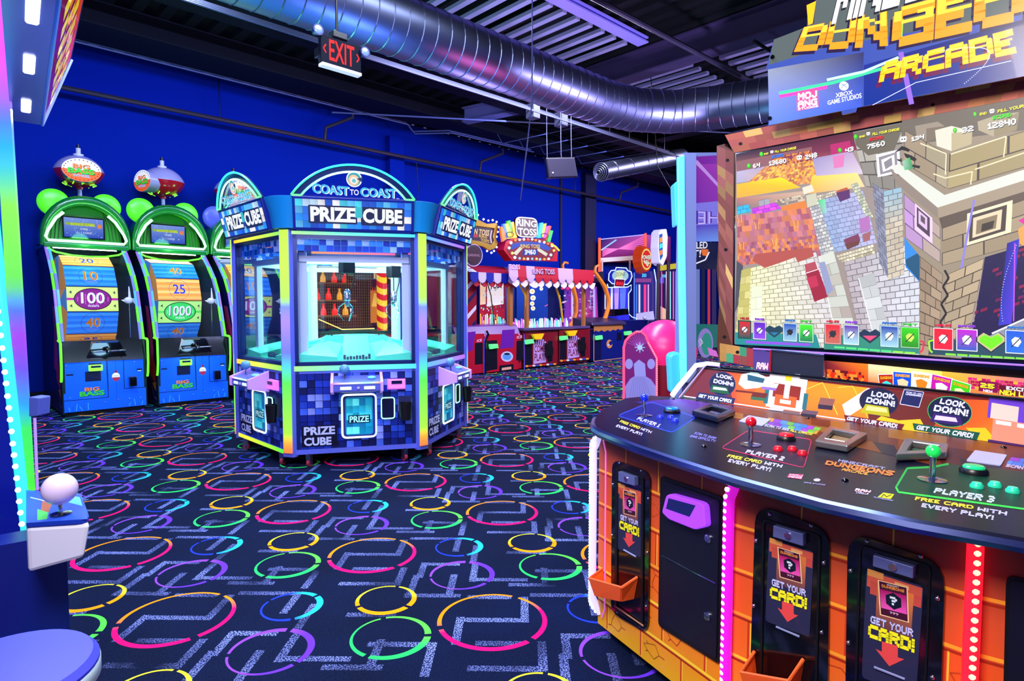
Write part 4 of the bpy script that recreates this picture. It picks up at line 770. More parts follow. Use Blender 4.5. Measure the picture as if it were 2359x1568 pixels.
# ---- front doors, dispensers
ORG = M('orange_bin', '#ff6420', .4); LAB = None
def dispenser(P, q, mech, lab, crd, g1, g2, arrow, slot, tray=None, lip=None, recess=None):
    slab(P, rr(q, [.25, .25, .25, .25], 4), .010, .010).build('dispenser_plate', BLKG, mc, world=True)
    if recess: MB().ring(P.q(rr(recess, .08, 2), .0105), P.q(rr([(recess[0][0]+5, recess[0][1]+5), (recess[1][0]-5, recess[1][1]+2), (recess[2][0]-5, recess[2][1]-5), (recess[3][0]+5, recess[3][1]-3)], .08, 2), .0105), P.n*.004).build('dispenser_frame', BLK, mc, world=True)
    slab(P, mech, .03, .02).build('coin_mech', M('mech_steel', '#7c86c8', .35, .6), mc, world=True, bevel=.002)
    c = sum((V((a, b, 0)) for a, b in mech), V())/4; p = P.at(c.x, c.y, .03); MB().cyl(p, p+P.n*.004, .009, n=14).build('lock', CHR, mc, world=True, smooth=True)
    A = Art(P, .0115); A.poly(rr(lab, .08, 3), '#27294a'); TL, TR, BR, BL = lab
    def U(u, v): return (TL[0]*(1-u)*(1-v)+TR[0]*u*(1-v)+BR[0]*u*v+BL[0]*(1-u)*v, TL[1]*(1-u)*(1-v)+TR[1]*u*(1-v)+BR[1]*u*v+BL[1]*(1-u)*v)
    def UQ(a, b, c_, d): return [U(a, b), U(c_, b), U(c_, d), U(a, d)]
    A.poly(UQ(.02, .02, .98, .16), '#c85440'); A.poly(UQ(.02, .0, .3, .06), '#d8904a'); A.poly(UQ(.5, .04, .75, .08), '#e0a060'); A.poly(UQ(.08, .1, .3, .22), '#b84a3c'); A.poly(UQ(.7, .1, .98, .2), '#c04840')
    A.grad(UQ(.2, .1, .84, .52), ['#c86a30', '#d87838', '#5a3a48', '#4a3448'])
    A.poly(crd, '#f0c898'); k = .06; C_ = [(V((a, b, 0))) for a, b in crd]; cc = sum(C_, V())/4; ins = [(cc.x+(a.x-cc.x)*.92, cc.y+(a.y-cc.y)*.95) for a in C_]; A.poly(ins, '#40102c')
    def CU(u, v): return tuple((C_[0]*(1-u)*(1-v)+C_[1]*u*(1-v)+C_[2]*u*v+C_[3]*(1-u)*v)[:2])
    A.grad([CU(.06, .25), CU(.94, .25), CU(.94, .78), CU(.06, .78)], ['#a0105c', '#a0105c', '#e050b0', '#e050b0'])
    hx = [CU(.5+.3*math.sin(a), .5-.24*math.cos(a)) for a in [i*PI/3 for i in range(6)]]; A.poly(hx, '#0c1428'); A.text('?', [CU(.38, .38), CU(.62, .38), CU(.62, .62), CU(.38, .62)], '#d8e0f0'); A.text('???', [CU(.35, .82), CU(.65, .82), CU(.65, .88), CU(.35, .88)], '#d8b8d8'); A.text('DUNGEONS', [CU(.12, .1), CU(.88, .1), CU(.88, .18), CU(.12, .18)], '#e8903c'); A.text('MINECRAFT', [CU(.3, .05), CU(.7, .05), CU(.7, .09), CU(.3, .09)], '#c8b8b8')
    A.text('GET YOUR', g1, '#c4c6fa', sh=(1, 1.2)); A.text('CARD!', g2, '#f4f024', sh=(1.2, 1.5), bold=.3)
    ax, ay, aw, ah = arrow; sk = .3
    A.poly([(ax-aw*.28, ay-.28*sk*aw), (ax+aw*.28, ay+.28*sk*aw), (ax+aw*.28, ay+ah*.5+.28*sk*aw), (ax+aw*.5, ay+ah*.5+.5*sk*aw), (ax-aw*.02, ay+ah), (ax-aw*.5, ay+ah*.42-.5*sk*aw), (ax-aw*.28, ay+ah*.46-.28*sk*aw)], '#e04848')
    A.build('instruction_label', PRINT, mc)
    MB().tube(P.q(slot, .014), .003, 6).build('card_slot', M('slot_steel', '#9aa4d8', .3, .4), mc, world=True)
    if tray:
        a, b, dz, dep = tray; a = P.at(*a, .012); b = P.at(*b, .012); u = b-a; u.z = 0; n = P.n; D = V((0, 0, dz)); t = .004
        i0, i1 = a+u*.12, b-u*.12
        q = MB(); back = (a, b); fr1, fr2 = i0+n*dep-D*.1, i1+n*dep-D*.1
        lo = [a+u*.1-D, b-u*.1-D, i1+n*dep*.75-D, i0+n*dep*.75-D]; up_ = [a, b, b+n*dep*.95-u*.02-D*.28, a+n*dep*.95+u*.02-D*.28]
        for k in range(4):
            j = (k+1) % 4
            if k == 0: continue
            m_ = (up_[k]-up_[j]).cross(up_[k]-lo[k]).normalized()*t
            q.hexa([up_[k], up_[j], lo[j], lo[k]], [up_[k]+m_, up_[j]+m_, lo[j]+m_, lo[k]+m_])
        q.hexa(lo, [p+V((0, 0, t)) for p in lo]); q.build('card_bin', ORG, mc, world=True)
        q = MB(); q.tube([up_[0]+V((0, 0, .002)), up_[3], up_[2], up_[1]+V((0, 0, .002))], .005, 6); q.build('bin_rim', M('orange_rim', '#f8682c', .4), mc, world=True)
    if lip: MB().tube(P.q(lip, .016), .003, 6).build('outlet_lip', M('copper_lip', '#d8a080', .3, .4), mc, world=True)
def screws(P, pts, r=.0045):
    for x, y in pts: p = P.at(x, y, .0105); MB().sphere(p, r, 8, 5).build('screw', CHR, mc, world=True, smooth=True)
dispenser(P1, [(1410, 1056), (1497, 1088), (1492, 1458), (1407, 1410)], [(1424, 1085), (1461, 1098), (1461, 1119), (1424, 1108)], [(1423, 1111), (1478, 1130), (1477, 1284), (1423, 1264)], [(1436, 1127), (1465, 1136), (1465, 1190), (1437, 1183)],
    [(1429, 1184), (1470, 1200), (1470, 1211), (1429, 1196)], [(1427, 1198), (1472, 1216), (1472, 1236), (1427, 1216)], (1449, 1228, 28, 32), [(1437, 1266), (1465, 1282)], ((1389, 1309), (1468, 1330), .085, .07), [(1416, 1395), (1482, 1441)], [(1420, 1076), (1484, 1098), (1482, 1448), (1417, 1404)])
screws(P1, [(1427, 1066), (1477, 1084), (1412, 1115), (1493, 1148), (1410, 1232), (1491, 1272), (1423, 1410), (1473, 1442), (1488, 1396)])
dispenser(P2, [(1740, 1160), (1912, 1222), (1905, 1720), (1725, 1640)], [(1781, 1210), (1850, 1230), (1850, 1258), (1780, 1236)], [(1771, 1237), (1875, 1270), (1865, 1467), (1763, 1430)], [(1791, 1259), (1843, 1275), (1848, 1344), (1796, 1329)],
    [(1778, 1332), (1856, 1358), (1856, 1374), (1778, 1348)], [(1774, 1351), (1859, 1378), (1858, 1403), (1774, 1376)], (1815, 1388, 48, 44), [(1788, 1443), (1842, 1466)], ((1738, 1502), (1850, 1520), .10, .08), None, [(1757, 1193), (1892, 1232), (1880, 1700), (1750, 1630)])
screws(P2, [(1774, 1184), (1869, 1210), (1742, 1245), (1898, 1296), (1737, 1395), (1893, 1456), (1734, 1540)], .006)
dispenser(P2, [(1953, 1222), (2178, 1300), (2160, 1800), (1945, 1730)], [(2011, 1278), (2104, 1306), (2103, 1333), (2010, 1304)], [(1996, 1308), (2128, 1350), (2110, 1605), (1985, 1560)], [(2022, 1335), (2091, 1352), (2094, 1434), (2027, 1416)],
    [(2006, 1417), (2104, 1449), (2103, 1467), (2005, 1434)], [(2001, 1436), (2107, 1473), (2106, 1503), (2000, 1466)], (2050, 1482, 66, 52), [(2014, 1536), (2085, 1564)], None, None, [(1980, 1252), (2146, 1302), (2125, 1800), (1965, 1730)])
screws(P2, [(1998, 1246), (2121, 1281), (1960, 1314), (2160, 1378), (1955, 1480), (2148, 1560)], .006)
def door(P, q, mid, locks, nm='coin_door'):
    d = slab(P, rr(q, .06, 3), .008, .008).build(nm, BLK, mc, world=True)
    ins = [(q[0][0]+8, q[0][1]+12), (q[1][0]-8, q[1][1]+8), (q[2][0]-8, q[2][1]-10), (q[3][0]+8, q[3][1]-6)]
    slab(P, rr(ins, .04, 2), .012, .004).build('door_leaf', M('door_navy', '#0a0d22', .35), mc, world=True)
    for l in mid: MB().tube(P.q(l, .0135), .0016, 6).build('door_seam', CHR, mc, world=True)
    for x, y in locks: p = P.at(x, y, .012); MB().lathe([(.013, 0), (.013, .004), (.008, .007), (.008, .009)], p, P.n, 18).build('lock', CHR, mc, world=True, smooth=True)
door(P1, [(1521, 1095), (1665, 1145), (1657, 1529), (1516, 1440)], [[(1524, 1279), (1648, 1344)]], [(1632, 1240), (1630, 1419)])
door(P3, [(2318, 1322), (2700, 1430), (2700, 2000), (2306, 1820)], [], [])
# glowing purple card reader on the coin door
q = [(1535, 1136), (1620, 1160), (1624, 1214), (1600, 1220), (1540, 1196), (1524, 1180)]
rd = slab(P1, rr(q, .25, 3), .04, .028).build('card_reader', M('purple_glow', '#8a38e8', .25, emit=1.1, ecol='#8a38e8'), mc, world=True, bevel=.004)
pp = P1.q([(1540, 1147), (1602, 1164), (1588, 1190), (1534, 1171)], .041); MB().ext(pp, P1.n*-.003).build('reader_screen', M('reader_display', '#101c58', .15, emit=.4), mc, world=True)
class PlL:                     # a plane of a machine in metres: x to the right, y up, offset towards the viewer
    def __init__(s, mat): s.m = mat
    def at(s, x, y, o=0.0): return s.m @ V((x, -o, y))
def rect(x0, y0, x1, y1): return [(x0, y1), (x1, y1), (x1, y0), (x0, y0)]
def squares(A, x0, y0, x1, y1, nx, ny, cols, seed, gap=.03):
    r = random.Random(seed); sx = (x1-x0)/nx; sy = (y1-y0)/ny
    for i in range(nx):
        for j in range(ny):
            c = lin(cols[r.randrange(len(cols))]); k = .8+.4*r.random(); d = tuple(q*k for q in c)
            P = [(x0+(i+gap)*sx, y0+(j+1-gap)*sy), (x0+(i+1-gap)*sx, y0+(j+1-gap)*sy), (x0+(i+1-gap)*sx, y0+(j+gap)*sy), (x0+(i+gap)*sx, y0+(j+gap)*sy)]
            A.mb.gface([A.pl.at(x, y, A.o) for x, y in P], [d, tuple(q*.75 for q in d), d, tuple(q*1.15 for q in d)])
    A.up()
def ramp(stops, t):
    for (a, ca), (b, cb) in zip(stops[:-1], stops[1:]):
        if t <= b: return lerpc(ca, cb, max(0, (t-a)/(b-a)))
    return lin(stops[-1][1])
def led_bar(mb, P0, P1, side, front, w, d, stops, n=24):   # coloured light bar with body
    P0, P1, side, front = V(P0), V(P1), V(side).normalized()*w/2, V(front).normalized()*d
    for k in range(n):
        a, b = P0.lerp(P1, k/n), P0.lerp(P1, (k+1)/n); ca, cb = ramp(stops, k/n), ramp(stops, (k+1)/n)
        mb.gface([a-side+front, a+side+front, b+side+front, b-side+front], [ca, ca, cb, cb])
        mb.gface([a-side, a-side+front, b-side+front, b-side], [ca, ca, cb, cb]); mb.gface([a+side+front, a+side, b+side, b+side+front], [ca, ca, cb, cb])
# ================================================================ hexagonal prize crane
CC = V((3.1127, 5.4444, 0)); RC = 1.118; T0 = -2.60866
pc = thing('claw_machine', 'six-sided prize claw machine with lit signs standing in the middle of the carpet', 'claw machine', CC)
HV = [CC+V((math.cos(T0+k*PI/3), math.sin(T0+k*PI/3), 0))*RC for k in range(6)]
def hexp(r, z): return [CC+V((math.cos(T0+k*PI/3)*r, math.sin(T0+k*PI/3)*r, z)) for k in range(6)]
FR = M('blue_aluminium', '#6a78f0', .4, .2); FRD = M('dark_blue_aluminium', '#16286e', .35, .3)
MB().hexa(hexp(RC*.97, .07), hexp(RC*.97, .10)).build('base_frame', FR, pc, world=True)
MB().hexa(hexp(RC*.93, .10), hexp(RC*.93, .80)).build('lower_cabinet', M('navy_cabinet', '#101a50', .4), pc, world=True)
TEAL = M('teal_hood', '#0a80c0', .35, coat=.3)
MB().hexa(hexp(RC*.96, 1.93), hexp(RC*1.0, 2.16)).build('roof', TEAL, pc, world=True)
AQ = M('aqua_tray', '#58e8cc', .25, emit=.12)  # faint glow in the tray stands in for the cabinet's inner light
q = MB(); q.hexa(hexp(RC*.92, .81), hexp(RC*.92, .84)); q.build('play_floor', AQ, pc, world=True)
for k in range(6):      # raised sloping lips around each chute
    a, b = HV[k], HV[(k+1) % 6]; c0 = (a+b)/2; inn = (CC-c0).normalized(); u = (b-a).normalized()
    for s in (-1, 1):
        P = [c0+u*s*.16+inn*.08, c0+u*s*.46+inn*.08, c0+u*s*.30+inn*.50, c0+u*s*.12+inn*.50]
        MB().hexa([Z(p, .84) for p in P], [Z(P[0], .87), Z(P[1], .90), Z(P[2], 1.0), Z(P[3], .96)]).build('ramp', AQ, pc, world=True)
MB().hexa(hexp(.28, .84), hexp(.22, 1.02)).build('centre_mound', AQ, pc, world=True)
BL6 = ['#0a38c8', '#1458e8', '#0830a0', '#2878f0', '#4898f0', '#0c48d0', '#8ab8f0', '#e8f0fc', '#60c8f0']
BLD = ['#0c1860', '#142a98', '#0c1c74', '#2040b8', '#0a1450', '#1834a8', '#3858d0', '#4a68e0', '#8090e8', '#101f80']
for k in range(6):
    a, b = HV[k], HV[(k+1) % 6]; u = (b-a).normalized(); mid = (a+b)/2; inn = V((-u.y, u.x, 0))
    if inn.dot(CC-mid) < 0: inn = -inn
    m = Matrix(((u.x, inn.x, 0, mid.x), (u.y, inn.y, 0, mid.y), (0, 0, 1, 0), (0, 0, 0, 1)))
    def B(name, x0, x1, y0, y1, z0, z1, mat, bev=0, par=None):
        q = MB(); q.X = m; q.box(x0, x1, y0, y1, z0, z1); return q.build(name, mat, par or pc, world=True, bevel=bev)
    L = RC/2-.045
    B('bottom_rail', -L, L, -.005, .06, .065, .105, FR); B('middle_rail', -L, L, 0, .05, .742, .762, FR); B('sill_rail', -L, L, 0, .05, .81, .838, FRD); B('top_rail', -L, L, 0, .05, 1.86, 1.893, FRD); B('head_rail', -L, L, 0, .05, 1.918, 1.94, FR)
    for s in (-1, 1): B('stile', *sorted((s*L, s*(L-.05))), 0, .05, .07, 1.93, FRD if k else FRD)
    for s in (-1, 1): B('inner_column', *sorted((s*.40, s*.46)), .16, .2, .84, 1.76, M('white_column', '#c8d4f4', .4), 0)
    B('inner_crossbar', -.46, .46, .14, .18, 1.68, 1.73, MATS['white_column'])
    g = B('window_pane', -L+.05, L-.05, .02, .026, .838, 1.86, GLASS)
    A = Art(PlL(m), .002)
    squares(A, -L+.05, .105, L-.05, .742, 15, 11, BLD, 70+k)
    A.poly(rect(-.455, .125, -.165, .305), '#0a0c2c'); A.text('PRIZE', [(-.435, .295), (-.185, .295), (-.185, .225), (-.435, .225)], '#c0c8ff', 'ttf', .04); A.text('CUBE', [(-.435, .205), (-.215, .205), (-.215, .135), (-.435, .135)], '#c0c8ff', 'ttf', .04)
    A.build('front_panel', MV('crane_glow_print', .5, emit=.12, spec=.2), pc)  # faint glow in the print stands in for neon light on it
    A = Art(PlL(m), -.028); squares(A, -L+.05, 1.76, L-.05, 1.86, 16, 2, ['#0838a8', '#1458d0', '#2870e0', '#7898e8', '#0a2890'], 90+k); A.build('header_strip', LITP, pc)
    # horizontal light bars
    st = [[(0, '#a0f080'), (.4, '#70f0d0'), (1, '#48d0f0')], [(0, '#50b0ff'), (1, '#b060f0')], [(0, '#b060f0'), (1, '#ff50a0')], [(0, '#ff50a0'), (1, '#ff9040')], [(0, '#ff9040'), (1, '#ffd040')], [(0, '#ffc020'), (.5, '#d8f040'), (1, '#80f060')]][k]
    q = MB(); led_bar(q, m @ V((-L, 0, .785)), m @ V((L, 0, .785)), (0, 0, 1), -inn, .042, .008, st); q.build('light_bar', LEDS, pc, world=True)
    q = MB(); led_bar(q, m @ V((-L, 0, 1.905)), m @ V((L, 0, 1.905)), (0, 0, 1), -inn, .026, .008, st); q.build('light_bar', LEDS, pc, world=True)
    if k == 5: q = MB(); led_bar(q, m @ V((-L, 0, .083)), m @ V((L, 0, .083)), (0, 0, 1), -inn, .034, .008, [(0, '#f0e020'), (1, '#40e030')]); q.build('light_bar', LEDS, pc, world=True)
    # control box with joystick, lit prize hatch, coin plate, cup
    cb = thing('control_box', None, None); cb.parent = pc; cb.location = m @ V((0, 0, 0))-CC
    q = MB(); q.X = m; q.hexa([(-.19, 0, .57), (.20, 0, .57), (.20, 0, .72), (-.19, 0, .72)], [(-.19, -.17, .60), (.20, -.17, .60), (.20, -.17, .675), (-.19, -.17, .675)]); q.build('box_shell', M('periwinkle_plastic', '#5a62c8', .35), cb, world=True, bevel=.008)
    q = MB(); led_bar(q, m @ V((-.195, -.168, .672)), m @ V((.205, -.168, .672)), (0, 0, 1), -inn, .014, .006, [(0, '#ff70d0'), (.3, '#ffffff'), (.7, '#a0ffe0'), (1, '#ff90a0')], 12); q.build('light_edge', LEDS, cb, world=True)
    for s in (-1, 1): q = MB(); q.X = m; x = s*.2; q.hexa([(x-.012, .0, .56), (x+.012, .0, .56), (x+.012, 0, .745), (x-.012, 0, .745)], [(x-.012, -.185, .60), (x+.012, -.185, .60), (x+.012, -.185, .68), (x-.012, -.185, .68)]); q.build('side_cheek', M('pink_cheek', '#c898f0', .3, emit=.3), cb, world=True, bevel=.004)
    for x in (-.09, .10): q = MB(); q.X = m; q.box(x-.045, x+.045, -.176, -.168, .618, .644); q.build('button_light', M('pale_light', '#d8f0ff', .3, emit=.8), cb, world=True, bevel=.004)
    q = MB(); q.X = m; q.sphere((.01, -.172, .63), .013, 10, 6); q.build('round_button', M('violet_button', '#9a90ff', .3, emit=.3), cb, world=True, smooth=True)
    q = MB(); q.X = m; q.cyl((-.1, -.08, .70), (-.1, -.08, .755), .007); q.build('joystick_shaft', CHR, cb, world=True); q = MB(); q.X = m; q.sphere((-.1, -.08, .78), .042, 18, 12, (1, 1, .95)); q.build('joystick_ball', M('blue_grey_ball', '#5a98c8', .35), cb, world=True, smooth=True)
    q = MB(); q.X = m; q.sphere((.12, -.08, .706), .035, 14, 8, (1, 1, .4)); q.build('drop_button', M('sea_button', '#70d8e0', .3, emit=.3), cb, world=True, smooth=True)
    o = rr(rect(-.125, .19, .155, .555), .14, 4)
    def ringpart(pts, w, name, mat, col, d=.012, par=pc):
        cx = sum(p[0] for p in pts)/len(pts); cy = sum(p[1] for p in pts)/len(pts)
        q = MB(); q.tube([m @ V((x, -d, y)) for x, y in pts], w, 6, closed=True)
        if col: q.c = [ramp(col, max(0, min(1, (v-m.translation).dot(u)/.3+.5))) for v in q.v]; q.fc = True
        q.build(name, mat, par, world=True, smooth=True)
    h = thing('prize_hatch', None, None); h.parent = pc; h.location = mid-CC
    q = MB(); q.X = m; q.ext([(x, -.001, y) for x, y in o], (0, -.01, 0)); q.build('hatch_surround', M('indigo_surround', '#2a2c80', .35), h, world=True)
    A = Art(PlL(m), .0125); A.poly(rr(rect(-.100, .21, .130, .535), .12, 3), '#1878a8'); squares(A, -.09, .22, .12, .52, 4, 5, ['#1088b0', '#20a8c8', '#38c8d8', '#60e0e0', '#1470a0'], 40+k, 0)
    A.poly(rect(-.075, .31, .105, .38), '#0a2840'); A.text('PRIZE', [(-.065, .372), (.095, .372), (.095, .318), (-.065, .318)], '#a8f0f0', 'ttf', .03); A.build('hatch_flap', LITP, h)
    ringpart(o, .0085, 'hatch_neon', LED, [(0, '#b0ffd0'), (.4, '#f8d0ff'), (.7, '#e0ffe0'), (1, '#a0b0ff')], .014, h)
    q = MB(); q.X = m; q.box(.205, .305, -.02, 0, .345, .515); q.build('coin_plate', M('coin_navy', '#141a48', .3, .4), pc, world=True, bevel=.006)
    ringpart(rr(rect(.2, .34, .31, .52), .2, 3), .005, 'coin_neon', LED, [(0, '#e0a0ff'), (1, '#a0ffd0')], .02)
    q = MB(); q.X = m; q.lathe([(.045, 0), (.058, .15), (.053, .15), (.04, .01)], (.40, -.07, .33), n=18, sy=.8); q.build('cup_holder', BLK, pc, world=True, smooth=True)
    q = MB(); q.X = m; q.box(.345, .455, -.012, 0, .37, .53); q.build('cup_bracket', M('cup_plate', '#30366a', .4, .4), pc, world=True)
    q = MB(); q.X = m; q.hexa([(.25, 0, .585), (.41, 0, .585), (.41, 0, .68), (.25, 0, .68)], [(.26, -.05, .60), (.40, -.05, .60), (.40, -.035, .675), (.26, -.035, .675)]); q.build('card_reader', M('pink_reader', '#e070e8', .3, emit=.7), pc, world=True, bevel=.006)
    q = MB(); q.X = m; q.box(.285, .375, -.05, -.047, .64, .668); q.build('reader_display', M('reader_screen', '#101440', .2), pc, world=True)
    # chute box of clear plastic
    q = MB(); q.X = m
    for x in (-.13, .13): q.box(x-.003, x+.003, .03, .27, .84, 1.02)
    q.box(-.13, .13, .265, .271, .84, 1.12); q.build('chute_glass', GLASS, pc, world=True)
    q = MB(); r_ = random.Random(k)
    q.X = m
    for i in range(9): x = -.11+.026*i; q.box(x, x+.022, .1+.04*r_.random(), .16, .843, .86+.03*r_.random())
    q.build('small_prizes', M('grey_wrappers', '#5a6488', .3, .5), pc, world=True, kind='stuff')
    # marquee sign, tilted outwards
    nt = V((0, -.24, .06)).normalized(); mt_ = m @ Matrix.Translation((0, -.09, 1.93)) @ Matrix.Rotation(math.atan(.06/.24), 4, 'X')
    def BS(name, x0, x1, y0, y1, z0, z1, mat, par, bev=0):
        q = MB(); q.X = mt_; q.box(x0, x1, y0, y1, z0, z1); return q.build(name, mat, par, world=True, bevel=bev)
    sg = thing('lit_sign', None, None); sg.parent = pc; sg.location = mid-CC
    BS('sign_box', -.48, .48, 0, .12, -.01, .255, M('navy_sign_frame', '#0a1c78', .3), sg, .004)
    A = Art(PlL(mt_), .0015); squares(A, -.46, .008, .46, .235, 16, 4, ['#0a58e0', '#1888f0', '#58b8f8', '#b8d8f8', '#f4f4fc', '#0848c8', '#40c8e8', '#2070e8'], 20+k, .01)
    A.poly(rr(rect(-.36, .045, .02, .19), .05, 2), '#0a1850'); A.poly(rr(rect(.05, .04, .40, .19), .1, 2), '#0a1850'); A.poly(rect(.0, .1, .06, .185), '#30c0d0')
    A.text('PRIZE', [(-.345, .178), (.008, .178), (.008, .06), (-.345, .06)], '#f8fcff', 'ttf', .045); A.text('CUBE', [(.065, .178), (.385, .178), (.385, .06), (.065, .06)], '#f8fcff', 'ttf', .045)
    A.build('sign_face', LIT, sg)
    def arc(hw, hh, z0=.262, n=22):
        Rr = (hw*hw+hh*hh)/(2*hh); a0 = math.asin(hw/Rr); return [(Rr*math.sin(-a0+2*a0*i/n), z0+Rr*math.cos(-a0+2*a0*i/n)-Rr+hh) for i in range(n+1)]
    oa, ia = arc(.485, .255), arc(.41, .20)
    def nt_(pts, w, name, cols):
        q = MB(); q.X = mt_; q.tube([(x, .0, z) for x, z in pts], w, 6); q.c = []; n = 6
        for (x, z) in pts: q.c += [ramp(cols, (z-.26)/.26)]*n
        q.fc = True; q.build(name, LED, sg, world=True, smooth=True)
    nt_(oa, .0085, 'neon_arch', [(0, '#40f070'), (.4, '#30e8c0'), (1, '#28c8f8')]); nt_(ia, .0085, 'neon_arch', [(0, '#60f090'), (.5, '#a0f8d8'), (1, '#c8f0f0')])
    nt_([oa[0], ia[0]], .007, 'neon_foot', [(0, '#60f080'), (1, '#60f080')]); nt_([oa[-1], ia[-1]], .007, 'neon_foot', [(0, '#60f080'), (1, '#60f080')])
    q = MB(); q.X = mt_; q.ring([(x, .012, z) for x, z in oa+[(.485, .25), (-.485, .25)]], [(x, .012, z) for x, z in ia+[(.41, .25), (-.41, .25)]], (0, .012, 0)); q.build('arch_board', M('arch_navy', '#081c50', .3), sg, world=True)
    q = MB(); q.X = mt_; q.ext([(x, .016, z) for x, z in ia], (0, .004, 0)); q.build('arch_pane', GLASS, sg, world=True)
    A = Art(PlL(mt_), .004)
    for dx, c in ((.008, '#f0f8ff'), (0, '#38c0f0')):
        A.text('COAST', [(-.325+dx, .36-dx*.5), (-.045+dx, .345-dx*.5), (-.045+dx, .275-dx*.5), (-.325+dx, .285-dx*.5)], c, 'ttf', .03); A.text('COAST', [(.045+dx, .345-dx*.5), (.335+dx, .345-dx*.5), (.335+dx, .27-dx*.5), (.045+dx, .275-dx*.5)], c, 'ttf', .03)
    A.text('TO', [(-.035, .325), (.035, .325), (.035, .28), (-.035, .28)], '#f0f4ff', 'ttf', .02)
    A.poly(ell(0, .405, .062, .062, 26), '#f4f8fc'); A.poly(ell(0, .405, .052, .052, 26), '#28a8b8'); A.poly(ell(-.004, .398, .042, .042, 24), '#f8c8a0'); A.poly(ell(-.003, .395, .028, .028, 20), '#f4f4f0'); A.poly(ell(-.002, .393, .016, .016, 16), '#70c8d0'); A.poly([(.02, .41), (.066, .425), (.06, .385)], '#0c3060')
    A.build('arch_lettering', LIT, sg)
for k in range(6):    # corner light posts, hood corners, casters
    p = HV[k]; d = (p-CC).normalized(); s = V((-d.y, d.x, 0))
    MB().ext([Z(p-d*.05-s*.06, .0+.05), Z(p-s*.05, .05), Z(p+s*.05, .05), Z(p-d*.05+s*.06, .05)], (0, 0, 1.88)).build('corner_post', FR, pc, world=True)
    q = MB(); led_bar(q, Z(p, .085), Z(p, 1.925), s, d, .078, .012, [(0, '#ff7838'), (.04, '#ff9838'), (.09, '#a0f040'), (.32, '#58f058'), (.40, '#50c8e0'), (.45, '#6878f8'), (.6, '#a888ff'), (.66, '#7890f8'), (.69, '#b0f060'), (.85, '#c0f850'), (1, '#b8f048')], 44); q.build('corner_light', LEDS, pc, world=True)
    MB().lathe([(.17, 0), (.19, .12), (.235, .245), (.22, .25)], Z(p-d*.12, 1.935), n=24).build('hood_corner', TEAL, pc, world=True, smooth=True)
    for off in (-.13, .13):
        c0 = p-d*.10+s*off; cs = thing('caster', None, None); cs.parent = pc; cs.location = c0-CC
        MB().cyl(Z(c0-s*.012, -.0145), Z(c0+s*.012, -.0145), .03, n=16).build('wheel', M('red_wheel', '#a83048', .4), cs, world=True, smooth=True); MB().cyl(Z(c0-s*.014, -.0145), Z(c0+s*.014, -.0145), .014, n=12).build('hub', CHR, cs, world=True)
        q = MB(); q.hexa([Z(c0-s*.02-d*.015, -.015), Z(c0+s*.02-d*.015, -.015), Z(c0+s*.02+d*.015, -.015), Z(c0-s*.02+d*.015, -.015)], [Z(c0-s*.02-d*.025, .07), Z(c0+s*.02-d*.025, .07), Z(c0+s*.02+d*.025, .07), Z(c0-s*.02+d*.025, .07)]); q.build('fork', STEEL, cs, world=True)
pc_scale = .967
# three cranes inside
for j, (cp, nm) in enumerate(((CC+V((-.32, -.42, 0)), 'a'), (CC+V((-.55, .30, 0)), 'b'), (CC+V((.42, -.05, 0)), 'c'))):
    cl = thing('crane_claw', None, None); cl.parent = pc; cl.location = cp-CC
    a = (CC-cp).normalized()
    MB().tube([Z(cp+V((-.5, .35, 0)), 1.72), Z(cp+V((.45, -.3, 0)), 1.72)], .014, 8).build('rail', M('white_rail', '#c8d0e8', .3, .5), cl, world=True); MB().tube([Z(cp+V((-.5, .40, 0)), 1.74), Z(cp+V((.45, -.25, 0)), 1.74)], .014, 8).build('rail', MATS['white_rail'], cl, world=True)
    q = MB(); q.box(cp.x-.06, cp.x+.06, cp.y-.05, cp.y+.05, 1.60, 1.72); q.build('carriage', BLK, cl, world=True, bevel=.008)
    MB().cyl(Z(cp, 1.42), Z(cp, 1.60), .006, n=6).build('cable', BLK, cl, world=True); MB().lathe([(.012, .14), (.028, .12), (.03, .04), (.02, .03), (.02, 0), (.01, -.02)], Z(cp, 1.32), n=14).build('claw_motor', CHR, cl, world=True, smooth=True)
    for i in range(3):
        e = V((math.cos(i*2.09+.4), math.sin(i*2.09+.4), 0)); MB().tube([Z(cp+e*.02, 1.34), Z(cp+e*.075, 1.30), Z(cp+e*.085, 1.24), Z(cp+e*.03, 1.17)], [.006, .006, .005, .003], 6).build('claw_finger', CHR, cl, world=True, smooth=True)
    MB().tube([Z(cp+V((.05, .05, 0)), 1.66)]+[Z(cp+V((.09+.02*math.sin(t), .06, 0)), 1.66-.05*t) for t in range(1, 6)]+[Z(cp, 1.40)], .006, 6).build('coiled_wire', BLK, cl, world=True, smooth=True)
pc.scale = (pc_scale,)*3; pc.location = (CC.x*pc_scale, CC.y*pc_scale, 1.3*(1-pc_scale))
l = lamp('claw_machine_lamp', 'AREA', (CC.x*.967, CC.y*.967, 1.87), (.6, .95, 1), 60, 1.0, 1.0, target=(CC.x, CC.y, 0))
